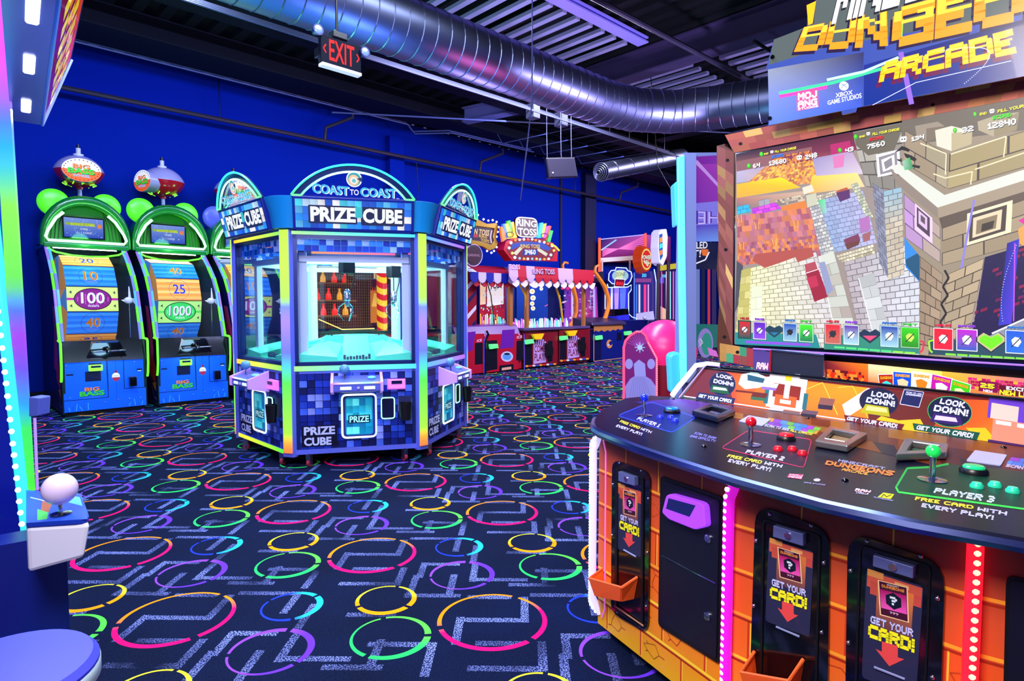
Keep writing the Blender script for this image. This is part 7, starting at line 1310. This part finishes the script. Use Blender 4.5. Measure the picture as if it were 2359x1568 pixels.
# ---- glass cabinet with cyan light posts, right behind the dungeon game
gp = flat(0).at(1590, 1120); NX = V((-.72, -.69, 0)); PY = Pl(gp, NX); g = thing('glass_cabinet_game', 'tall glass cabinet game with cyan lit corner and purple top panel beside the large screen', 'arcade game', gp)
dz = V((0, 0, 1))
cor = [PY.at(1570, 700), PY.at(1760, 700), PY.at(1760, 700, -1.0), PY.at(1570, 700, -1.0)]
for i, p in enumerate(cor): MB().ext([Z(p, .02)+V((a, b, 0)) for a, b in ((-.03, -.03), (.03, -.03), (.03, .03), (-.03, .03))], (0, 0, 2.32)).build('corner_post', M('pale_post', '#8a98d8', .35, .3), g, world=True)
MB().hexa([Z(p, .02) for p in cor], [Z(p, .75) for p in cor]).build('base_cabinet', M('base_violet', '#1c1868', .35), g, world=True); MB().hexa([Z(p, 2.30) for p in cor], [Z(p, 2.38) for p in cor]).build('roof', M('pale_post', '#8a98d8'), g, world=True)
slab(PY, [(1561, 362), (1577, 356), (1583, 880), (1568, 880)], .05, .04).build('cyan_light', M('cyan_tube', '#58d8ff', .3, emit=1.25), g, world=True, bevel=.006)
slab(PY, [(1578, 354), (1604, 352), (1604, 880), (1583, 880)], .04, .04).build('front_frame', M('pale_frame', '#90a0e0', .35, .2), g, world=True)
A = Art(PY, .0); A.grad([(1580, 362), (1740, 352), (1740, 480), (1582, 480)], ['#8020a0', '#c030c8', '#9828b8', '#6018a0']); A.poly([(1600, 375), (1625, 400), (1662, 440), (1662, 430), (1630, 395), (1606, 368)], '#b888e0'); A.poly([(1582, 470), (1740, 455), (1740, 540), (1582, 550)], '#7870e0'); A.text('HER', [(1660, 488), (1583, 484), (1583, 518), (1660, 512)], '#4820a0', 'ttf', .02); A.text('HER', [(1657, 489), (1581, 485), (1581, 519), (1657, 513)], '#b8a8f8', 'ttf', .0)  # mirrored lettering is a reflection painted onto the panel
A.grad([(1582, 520), (1740, 512), (1740, 556), (1582, 556)], ['#5030b8', '#3050d8', '#70a0f0', '#6080e8']); A.build('top_panel', LIT, g)
A = Art(PY, -.4); A.poly([(1584, 560), (1740, 556), (1740, 620), (1584, 620)], '#10143c'); A.text('FAILED', [(1583, 558), (1630, 556), (1630, 572), (1583, 573)], '#e8e8f8', 'ttf', .02); A.text('IT!', [(1590, 576), (1616, 575), (1614, 592), (1592, 593)], '#e8e8f8', 'ttf', .02); A.poly([(1616, 574), (1632, 574), (1630, 590), (1618, 588)], '#e87028'); A.lines([(1585, 595), (1600, 608), (1625, 598), (1634, 580)], 3, '#f0f0ff')
for x, w_, c in ((1588, 10, '#181c50'), (1600, 12, '#6a78b8'), (1616, 8, '#101438'), (1630, 6, '#c03040'), (1640, 10, '#28205a')): A.poly([(x, 620), (x+w_, 620), (x+w_, 750), (x, 750)], c)
A.poly([(1582, 745), (1740, 750), (1740, 800), (1582, 800)], '#1c6a68'); A.poly(ell(1625, 790, 18, 34, 24), '#8a78c8'); A.poly(ell(1628, 792, 12, 26, 24), '#2a8a80'); A.text('TOP', [(1612, 798), (1620, 790), (1615, 776), (1608, 784)], '#e0e0f8', 'ttf'); A.poly([(1630, 800), (1650, 808), (1655, 822), (1634, 818)], '#d870d8'); A.build('reflected_display', LIT, g)  # lettering drawn here is a reflection in the glass, painted and glowing
MB().ext(PY.q([(1604, 556), (1740, 556), (1740, 880), (1604, 880)], .02), NX*.008).build('window_glass', GLASS, g, world=True)
for y0, y1, x0 in ((420, 522, 1553), (815, 908, 1541)):
    slab(PY, rr([(x0, y0), (1570, y0-6), (1570, y1-10), (x0+4, y1)], .4, 4), .03, .12).build('cyan_bubble', M('aqua_bubble', '#40b8f8', .3, emit=.6), g, world=True, bevel=.02)
# ================================================================ tall lit cabinet at the left edge
def dpt(x, y, d): return CAM+ray(x, y)/FPX*d
ax = V((math.cos(YAW)*0+0, 1, 0)); ang_ = YAW+math.atan(1137/1400); AX = V((math.cos(ang_), math.sin(ang_), 0)); SX = V((AX.y, -AX.x, 0))   # cabinet runs away along AX, right is SX
HC = 2.1
far_r, far_l, near_r, near_l = flat(HC).at(96, 288), flat(HC).at(31, 290), flat(HC).at(146, -40), flat(HC).at(10, -40)
wR = (far_r-far_l).length
g = thing('lit_cabinet_game', 'tall cabinet at the left edge with a column of white-cyan dot lights and lit canopy', 'arcade game', Z(dpt(60, 1445, 2.4), 0))
b0 = far_r-SX*.02; L_ = 2.0
fr0 = far_r; bk0 = far_r-AX*1.75
SILV = M('silver_underside', '#6a80c8', .25, .35)
MB().hexa([fr0, bk0, bk0-SX*.12, fr0-SX*.105], [p+V((0, 0, .02)) for p in (fr0, bk0, bk0-SX*.12, fr0-SX*.105)]).build('canopy_underside', SILV, g, world=True)
for k, (x, y) in enumerate(((60, 243), (67, 147), (75, 22))):
    c = flat(HC).at(x, y); q = MB(); q.ext([c+AX*a*.10+SX*b*.016-V((0, 0, .004)) for a, b in ((-1, -.7), (-.85, -1), (.85, -1), (1, -.7), (1, .7), (.85, 1), (-.85, 1), (-1, .7))], (0, 0, .003)); q.build('canopy_light', M('canopy_white', '#f4f4ff', .3, emit=1.5), g, world=True)
    lamp('canopy_lamp', 'AREA', c-V((0, 0, .03)), (.8, .85, 1), 4, .1, .05, target=c-V((0, 0, 2)))
# slanted marquee rising from the canopy's outer edge
u0 = flat(HC).at(96, 288); out = dpt(164, 137, 2.72)-u0; P = lambda t, v: u0-AX*(1.75*t)+out*v
q = MB(); q.hexa([P(0, 0), P(1, 0), P(1, 1), P(0, 1)], [p-SX*.05+V((0, 0, .03)) for p in (P(0, 0), P(1, 0), P(1, 1), P(0, 1))]); q.build('marquee_box', M('dark_marquee', '#14204a', .3), g, world=True)
q = MB(); e = (SX.cross(V((0, 0, 1)))*0+SX).normalized()*.002
cols = ['#7a1030', '#e84818', '#f8a818', '#f8e020', '#f07818', '#f8d020']
for i in range(28):
    t0, t1 = .02+.96*i/28, .02+.96*(i+1)/28
    for j in range(5):
        v0, v1 = .06+.17*j, .06+.17*(j+1); c = lin(cols[(i*2+j*3+(i*j) % 3) % 6 if j not in (0, 4) else (0 if j == 0 else 1)]); s_ = .03*j
        q.face([P(t0+s_*.3, v0)+e, P(t1+s_*.3, v0)+e, P(t1+s_*.3+.01, v1)+e, P(t0+s_*.3+.01, v1)+e], c)
for i in range(24): t = .04+.038*i; v = .25+.5*((i*37) % 10)/10; q.face([P(t, v)+e*2, P(t+.012, v)+e*2, P(t+.014, v+.09)+e*2, P(t+.002, v+.09)+e*2], '#301020' if i % 2 else '#f8f4f0')
q.build('marquee_art', MV('left_marquee_light', .15, emit=.9, coat=.6), g, world=True)
MB().tube([P(0, 0)+e, P(1, 0)+e], .006, 6).build('marquee_rim', M('blue_rim', '#2858b8', .3, emit=.2), g, world=True); MB().tube([P(0, 1)+e, P(0, 0)+e], .006, 6).build('marquee_end_rim', M('lilac_end', '#a8b8f0', .3), g, world=True)
# upright: rainbow edge band and the column of dots
D = 2.38
tp, bt = dpt(23, 170, D), dpt(103, 1445, D); bt = V((tp.x+(dpt(95, 1445, D)-dpt(30, 290, D)).x*.6, tp.y+(dpt(95, 1445, D)-dpt(30, 290, D)).y*.6, 0))
ctop = dpt(31, 290, D); cbot = dpt(100, 1430, D)
dr = (ctop-cbot); k0 = (2.75-cbot.z)/dr.z; k1 = (0-cbot.z)/dr.z; T_ = cbot+dr*k0; B_ = cbot+dr*k1
sR = RT; tow = -V((FW.x, FW.y, 0)).normalized()
q = MB(); led_bar(q, B_-sR*.03, T_-sR*.03, sR, tow, .06, .01, [(0, '#ff20b0'), (.08, '#f81888'), (.13, '#ff2050'), (.175, '#f06820'), (.21, '#40e030'), (.30, '#30d860'), (.335, '#2090f0'), (.38, '#6050ff'), (.43, '#9838ff'), (.47, '#4070ff'), (.505, '#60d850'), (.62, '#80e850'), (.66, '#40c8c0'), (.70, '#20a8ff'), (.74, '#5078ff'), (.775, '#b060ff'), (.83, '#e850f8'), (1, '#f060f0')], 60); q.build('rainbow_band', LEDS, g, world=True)
ledm = MB(); n = 40
w0, w1 = dpt(78, 1400, D-.02), dpt(5, 745, D-.02); dd = w1-w0
MB().hexa([B_-sR*.06-tow*.01, B_-sR*.30-tow*.01, B_-sR*.30+AX*.8, B_-sR*.10+AX*.8], [T_-sR*.06-tow*.01, T_-sR*.45-tow*.01, T_-sR*.45+AX*.8, T_-sR*.10+AX*.8]).build('side_wall', M('blue_gloss_side', '#0a1ca8', .15, coat=.6), g, world=True)
q1 = MB(); q1.col('#30d8f0'); q1.tube([w0-dd*.06-tow*.01, w1+dd*.75-tow*.01], .021, 10); q1.build('light_column', LEDS, g, world=True, smooth=True)
ys = [1400, 1376, 1350, 1327, 1304, 1280, 1256, 1230, 1204, 1178, 1152, 1126, 1099, 1072, 1046, 1020, 992, 965, 938, 911, 882, 856, 829, 801, 772, 745, 717, 690, 661, 633, 606, 577, 548, 520, 491, 462, 432, 403, 374, 345]
for i, y in enumerate(ys[:40]): x = 78-(1400-y)*.113+((1400-y)/1050)**2*8; p = w0+dd*((1400-y)/655); MB().col('#e8ffff').sphere(p+tow*.012, .0105, 8, 6, (1, 1, 1)).build('light_dot', LED, g, world=True, smooth=True)
# control box with a big white ball joystick
g2 = thing('joystick_console', 'white-fronted control box with a big white ball joystick at the left edge', 'control console', Z(dpt(140, 1200, 1.9), 0))
top = .645; PTc = flat(top)
c4 = [PTc.at(60, 1205), PTc.at(208, 1196), PTc.at(186, 1135), PTc.at(60, 1128)]
MB().ext(rrect(c4, [.05, .25, .15, .05], 4), (0, 0, -.012)).build('console_top', M('console_blue', '#1838b8', .2, coat=.5), g2, world=True)
A = Art(PTc, .001); A.poly([(62, 1204), (202, 1195), (184, 1138), (62, 1131)], '#2048c8'); A.poly([(86, 1172), (112, 1180), (108, 1195), (86, 1198)], '#40c850'); A.poly([(98, 1150), (120, 1160), (112, 1180), (94, 1175)], '#9a5030'); A.poly([(160, 1140), (184, 1145), (190, 1165), (150, 1155)], '#58b8f0'); A.lines([(70, 1145), (110, 1155), (150, 1150)], 2, '#a8d0ff'); A.build('console_print', PRINT, g2)
fb = [p+V((0, 0, 0)) for p in c4]; lo = [V((p.x, p.y, top-.012)) for p in c4]; m_ = (lo[2]+lo[3])/2
MB().hexa([Z(lo[0].lerp(m_, .0), top-.155), Z(lo[1].lerp(lo[0], .12), top-.12), Z(lo[2].lerp(lo[3], .1), top-.12), Z(lo[3], top-.155)], lo).build('console_body', M('cream_plastic', '#d8dcf8', .25, coat=.4), g2, world=True, bevel=.012)
jb = PTc.at(140, 1185); MB().cyl(jb, jb+V((0, 0, .05)), .006, n=8).build('joystick_shaft', CHR, g2, world=True); MB().lathe([(.028, 0), (.03, .004), (.008, .006)], jb, n=20).build('joystick_washer', BLKG, g2, world=True, smooth=True); MB().sphere(jb+V((0, 0, .082)), .049, 26, 16).build('joystick_ball', M('milky_ball', '#d8c8f4', .2, coat=.5, emit=.08), g2, world=True, smooth=True)
wb_ = (c4[0]+c4[3])/2; MB().ext([Z(wb_+SX*a+AX*b, 0) for a, b in ((-.12, -.06), (.1, -.06), (.1, .06), (-.12, .06))], (0, 0, top-.1)).build('console_stem', M('stem_blue', '#0c1c80', .3), g2, world=True)
MB().tube([dpt(86, 1128, 2.3), dpt(80, 962, 2.3)], .005, 8).build('side_rod', M('lilac_rod', '#a888f0', .3, emit=.4), g2, world=True); hb = dpt(76, 938, 2.3); MB().ext([dpt(66, 960, 2.3), dpt(88, 958, 2.3), dpt(90, 916, 2.3), dpt(66, 914, 2.3)], -tow*.06).build('rod_head', M('blue_grey_box', '#4858b8', .35), g2, world=True, bevel=.004)
# round stool
sc0 = dpt(-15, 1560, 1.12); zt = flat(.64); c = V((zt.at(5, 1540).x, zt.at(5, 1540).y, 0)); r = (V(zt.at(197, 1535))-V(zt.at(5, 1540))).length
g3 = thing('round_stool', 'round blue-topped stool with pale rim at the bottom left corner', 'stool', c)
MB().lathe([(r*.93, .0), (r, -.012), (r, -.045), (r*.9, -.06)][::-1]+[(r*.5, .004), (.001, .005)], Z(c, .64), n=48).build('seat', M('blue_vinyl', '#3a40e8', .45), g3, world=True, smooth=True)
MB().lathe([(r*.99, -.05), (r*1.012, -.045), (r*1.012, -.02), (r*.99, -.016)], Z(c, .64), n=48).build('seat_rim', M('pale_rim', '#b8d8e0', .3), g3, world=True, smooth=True)
MB().cyl(Z(c, .03), Z(c, .60), .03, n=16).build('column', CHR, g3, world=True, smooth=True); MB().lathe([(.2, 0), (.2, .012), (.04, .035)], c, n=32).build('foot', CHR, g3, world=True, smooth=True)
# ================================================================ things under the ceiling
def gtube(name, pts, r, mat, label, cat, group=None, n=8): o = MB().tube(pts, r, n).build(name, mat, None, smooth=True); return tag(o, label, cat, group)
CON = M('grey_conduit', '#5a6080', .45, .4); PIPE = M('sprinkler_pipe', '#4a4048', .4, .5)
p = gtube('sprinkler_pipe', [(X0, 10.05, 4.20), (XR, 10.05, 4.20)], .035, PIPE, 'long thin sprinkler pipe running along the blue back wall', 'pipe')
for x, lb in ((5.2, 'left'), (8.8, 'middle'), (13.9, 'right')):
    gtube('pipe_branch', [(x, 10.05, 4.22), (x, 10.0, 4.42), (x+.35, 9.7, 4.6), (x+.35, 9.7, 4.93)], .032, PIPE, {'left': 'black pipe branch rising from the wall pipe left of the blue pilaster', 'middle': 'black pipe branch rising from the wall pipe right of the blue pilaster', 'right': 'black pipe branch rising from the wall pipe beyond the hanging speaker'}[lb], 'pipe')
for x, lb in ((3.45, 'thin black hanger rod dropping to the wall pipe above the second wheel game'), (12.0, 'thin black hanger rod dropping to the wall pipe beyond the hanging speaker')): gtube('hanger_rod', [(x, 10.05, 4.2), (x, 10.05, 4.95)], .01, BLK, lb, 'rod')
for dy, dz_, lb in ((0, 0, 'upper of the two conduits nearest the blue back wall'), (-.08, -.06, 'lower of the two conduits nearest the blue back wall')): gtube('conduit', [(X0, 9.62+dy, 4.72+dz_), (6.6, 9.62+dy, 4.72+dz_), (6.75, 9.62+dy, 4.58+dz_), (7.2, 9.1+dy, 4.58+dz_), (9.3, 9.0+dy, 4.58+dz_)], .014, CON, lb, 'conduit')
for k, lb in enumerate(('topmost of the bundled conduits under the round duct', 'second of the bundled conduits under the round duct', 'third of the bundled conduits under the round duct', 'lowest of the bundled conduits under the round duct')): gtube('conduit', [(X0, 6.55-.11*k*.6, 4.28-.045*k), (12.5, 6.4-.11*k*.6, 4.28-.045*k)], .010, CON, lb, 'conduit', 'conduits under the duct')
gtube('conduit', [(5.0, 9.4, 4.5), (10.5, 5.2, 4.4), (10.5, .5, 4.4)], .015, CON, 'single conduit bending across towards the bright deck patches', 'conduit')
gtube('conduit', [(7.0, 3.2, 4.35), (13.5, 3.0, 4.35)], .02, DARK, 'dark pipe passing over the duct elbow', 'pipe')
for k, (a, b) in enumerate((((4.2, 3.9, 4.35), (9.6, 3.75, 4.35)),)): gtube('ceiling_pipe', [a, b], .03, M('dim_pipe', '#3a3548', .4, .5), 'long thin dark pipe crossing below the bright deck patches', 'pipe')
for k, (y, lb) in enumerate(((.2, 'pair of thin cables above the marquee, nearer one'), (.45, 'pair of thin cables above the marquee, farther one'))): gtube('ceiling_cable', [(5.4, 2.3+y*.3, 4.2), (6.2, .9+y, 4.15), (6.0, -1.0+y, 4.3)], .008, CON, lb, 'cable')
for i in range(5):
    x = 8.2+i*.6; o = MB().tube([(x, 8.85, 4.67), (x, 8.7, 4.45), (x+.15, 6.7, 4.42), (x+.15, 6.7, 4.94)], .010, 6).build('conduit', CON, None); tag(o, 'thin crosswise conduit in the set over the hanging speaker', 'conduit', 'crosswise conduits over the speaker')
for i, (x, y) in enumerate(((6.6, 6.45), (7.2, 6.42))): o = MB().box(x, x+.14, y-.12, y+.04, 4.10, 4.31).build('junction_box', M('dull_box', '#484c68', .5, .3), None, bevel=.004); tag(o, ['left small metal junction box on the bundled conduits', 'right small metal junction box on the bundled conduits'][i], 'junction box')
o = MB().box(3.3, 3.55, 6.35, 6.6, 4.1, 4.2).build('junction_box', STEEL, None, bevel=.004); tag(o, 'flat metal junction box on the conduits left of the EXIT sign', 'junction box')
gtube('drop_cable', [(4.15, 4.0, 4.9), (4.15, 4.0, 3.2), (4.1, 4.1, 2.3)], .006, M('blue_cable', '#20245a', .4), 'thin blue cable hanging down behind the claw machine signs', 'cable')
gtube('drop_cable', [(7.9, 5.2, 4.99), (8.0, 5.1, 3.4), (8.7, 5.0, 2.7), (9.4, 4.9, 2.3)], .006, BLK, 'thin black cable drooping from the ceiling beside the small duct', 'cable')
# exit sign
ex = Pl((2.32, 4.2, 3.2), (0, -1, 0)); e = thing('exit_sign', 'black EXIT sign with red letters and two emergency lamp heads, hung under the duct', 'exit sign', ex.at(788, 125))
c = ex.at(787, 123); W2 = .155; 
MB().box(c.x-.165, c.x+.165, 4.2, 4.245, c.z-.105, c.z+.10).build('sign_case', M('navy_case', '#04061a', .5, spec=.1), e, world=True, bevel=.006)
A = Art(PlL(Matrix.Translation((c.x, 4.2, c.z))), .001); A.text('EXIT', [(-.10, .075), (.105, .075), (.105, -.075), (-.10, -.075)], '#ff1c08', 'ttf', .012); A.lines([(-.125, .03), (-.145, 0), (-.125, -.03)], .010, '#ff1c08'); A.lines([(.125, .03), (.145, 0), (.125, -.03)], .010, '#ff1c08'); A.build('exit_lettering', MV('exit_red', .5, emit=1.3, base=0, spec=0), e)
MB().box(c.x-.16, c.x+.16, 4.19, 4.25, c.z-.125, c.z-.105).build('light_bar', M('bar_white', '#e8e0e8', .3, emit=.5), e, world=True)
MB().box(c.x-.07, c.x+.05, 4.19, 4.27, c.z+.1, c.z+.15).build('canopy_mount', BLK, e, world=True, bevel=.008); MB().cyl((c.x-.02, 4.23, c.z+.15), (c.x-.02, 4.23, 4.93), .010, n=8).build('hanging_rod', BLK, e, world=True)
for s, zz in ((-1, .11), (1, .06)):
    h = thing('lamp_head', None, None); h.parent = e; h.location = (s*.19, 0, zz); p = V((c.x+s*.19, 4.2, c.z+zz)); MB().lathe([(.02, .05), (.038, .0), (.04, -.02), (.034, -.02)], p, (0, 1, 0), 18).build('lamp_housing', M('lamp_case', '#20286a', .4), h, world=True, smooth=True); MB().sphere(p+V((0, -.015, 0)), .034, 14, 8, (1, .35, 1)).build('lens', M('blue_lens', '#90a8f0', .15, .3), h, world=True, smooth=True)
# hanging loudspeaker
sc_ = flat(3.4).at(1286, 392); s = thing('loudspeaker', 'black trapezoid loudspeaker hanging from the ceiling over the back games', 'loudspeaker', sc_)
d = (V((CAM.x, CAM.y, 0))-Z(sc_, 0)).normalized(); d = (d+V((.35, -.1, 0))).normalized(); sx = V((-d.y, d.x, 0)); c = sc_
sx = -sx
MB().hexa([c+sx*a+d*.18+V((0, 0, b)) for a, b in ((-.26, -.13), (.22, -.17), (.27, .13), (-.2, .17))], [c+sx*a*.6-d*.2+V((0, 0, b*1.2+.05)) for a, b in ((-.26, -.1), (.22, -.13), (.27, .13), (-.2, .17))]).build('speaker_case', BLK, s, world=True, bevel=.01)
MB().hexa([c+sx*a+d*.181+V((0, 0, b)) for a, b in ((-.25, -.12), (.21, -.16), (.26, .12), (-.19, .16))], [c+sx*a+d*.192+V((0, 0, b)) for a, b in ((-.24, -.11), (.2, -.15), (.25, .11), (-.18, .15))]).build('grille', M('grille_grey', '#1c1a34', .6, noise=400), s, world=True)
p = c+sx*.16+d*.195+V((0, 0, -.09)); MB().sphere(p, .014, 8, 5).build('badge', WHT, s, world=True)
for a in (-.22, -.05, .18): MB().tube([c+sx*a+V((0, 0, .16)), c+sx*(a+.01)+V((0, 0, .5)), c+sx*(a+.02)+V((0, 0, 1.5))], .006, 6).build('hanging_cable', CON, s, world=True)
# small round duct with grille
d2p = flat(3.55); a = d2p.at(1400, 392); b = V((a.x+3.2, a.y-1.2, 3.6)); a0 = flat(3.55).at(1386, 396)
b = dpt(1570, 360, 12.2); d2 = thing('small_duct', 'small round duct ending in a ringed grille beside the loudspeaker', 'duct', a0)
MB().tube([a0, b], .15, 20).build('duct_tube', DUCT, d2, world=True, smooth=True)
e_ = (a0-b).normalized()
for k in range(5): r = .15-.028*k; ring = [a0+e_*(.02+.02*k)+(sx*0+e_.orthogonal().normalized()*math.cos(t)+e_.cross(e_.orthogonal()).normalized()*math.sin(t))*r for t in [2*PI*i/20 for i in range(20)]]; MB().tube(ring, .008, 6, closed=True).build('grille_ring', M('ring_grey', '#7a80a8', .3, .7), d2, world=True)
MB().cyl(a0+e_*.0, a0+e_*.01, .14, n=20).build('duct_mouth', BLK, d2, world=True)
for k in range(5): p = a0.lerp(b, .1+.18*k); u = (b-a0).normalized(); q = MB().tube([p-u*.01, p, p+u*.01], [.151, .158, .151], 20, cap=False); q.build('duct_seam', DUCT, d2, world=True)
# dome cameras on the pilaster
for x, z, lb in ((6.78, 3.35, 'white dome camera on the blue pilaster'), (7.15, 3.25, 'small round white camera hanging by the wall pipe')):
    t = thing('security_camera', lb, 'camera', (x, YW-.17, z)); yy = YW-.17 if x < 7 else YW-.25
    MB().sphere((x, yy, z), .06, 14, 8, (1, .7, 1.2)).build('camera_dome', M('camera_white', '#c8c0e8', .3), t, world=True, smooth=True); MB().sphere((x, yy-.05, z), .02, 8, 6).build('camera_lens', BLKG, t, world=True, smooth=True)
    if x > 7: MB().tube([(x, YW-.25, z+.05), (x+.1, YW-.2, z+.4), (x, YW-.28, 4.15)], .008, 6).build('camera_cable', BLK, t, world=True)
    else: MB().cyl((x, yy+.03, z), (x, YW-.155, z), .05, n=12).build('camera_base', MATS['camera_white'], t, world=True)
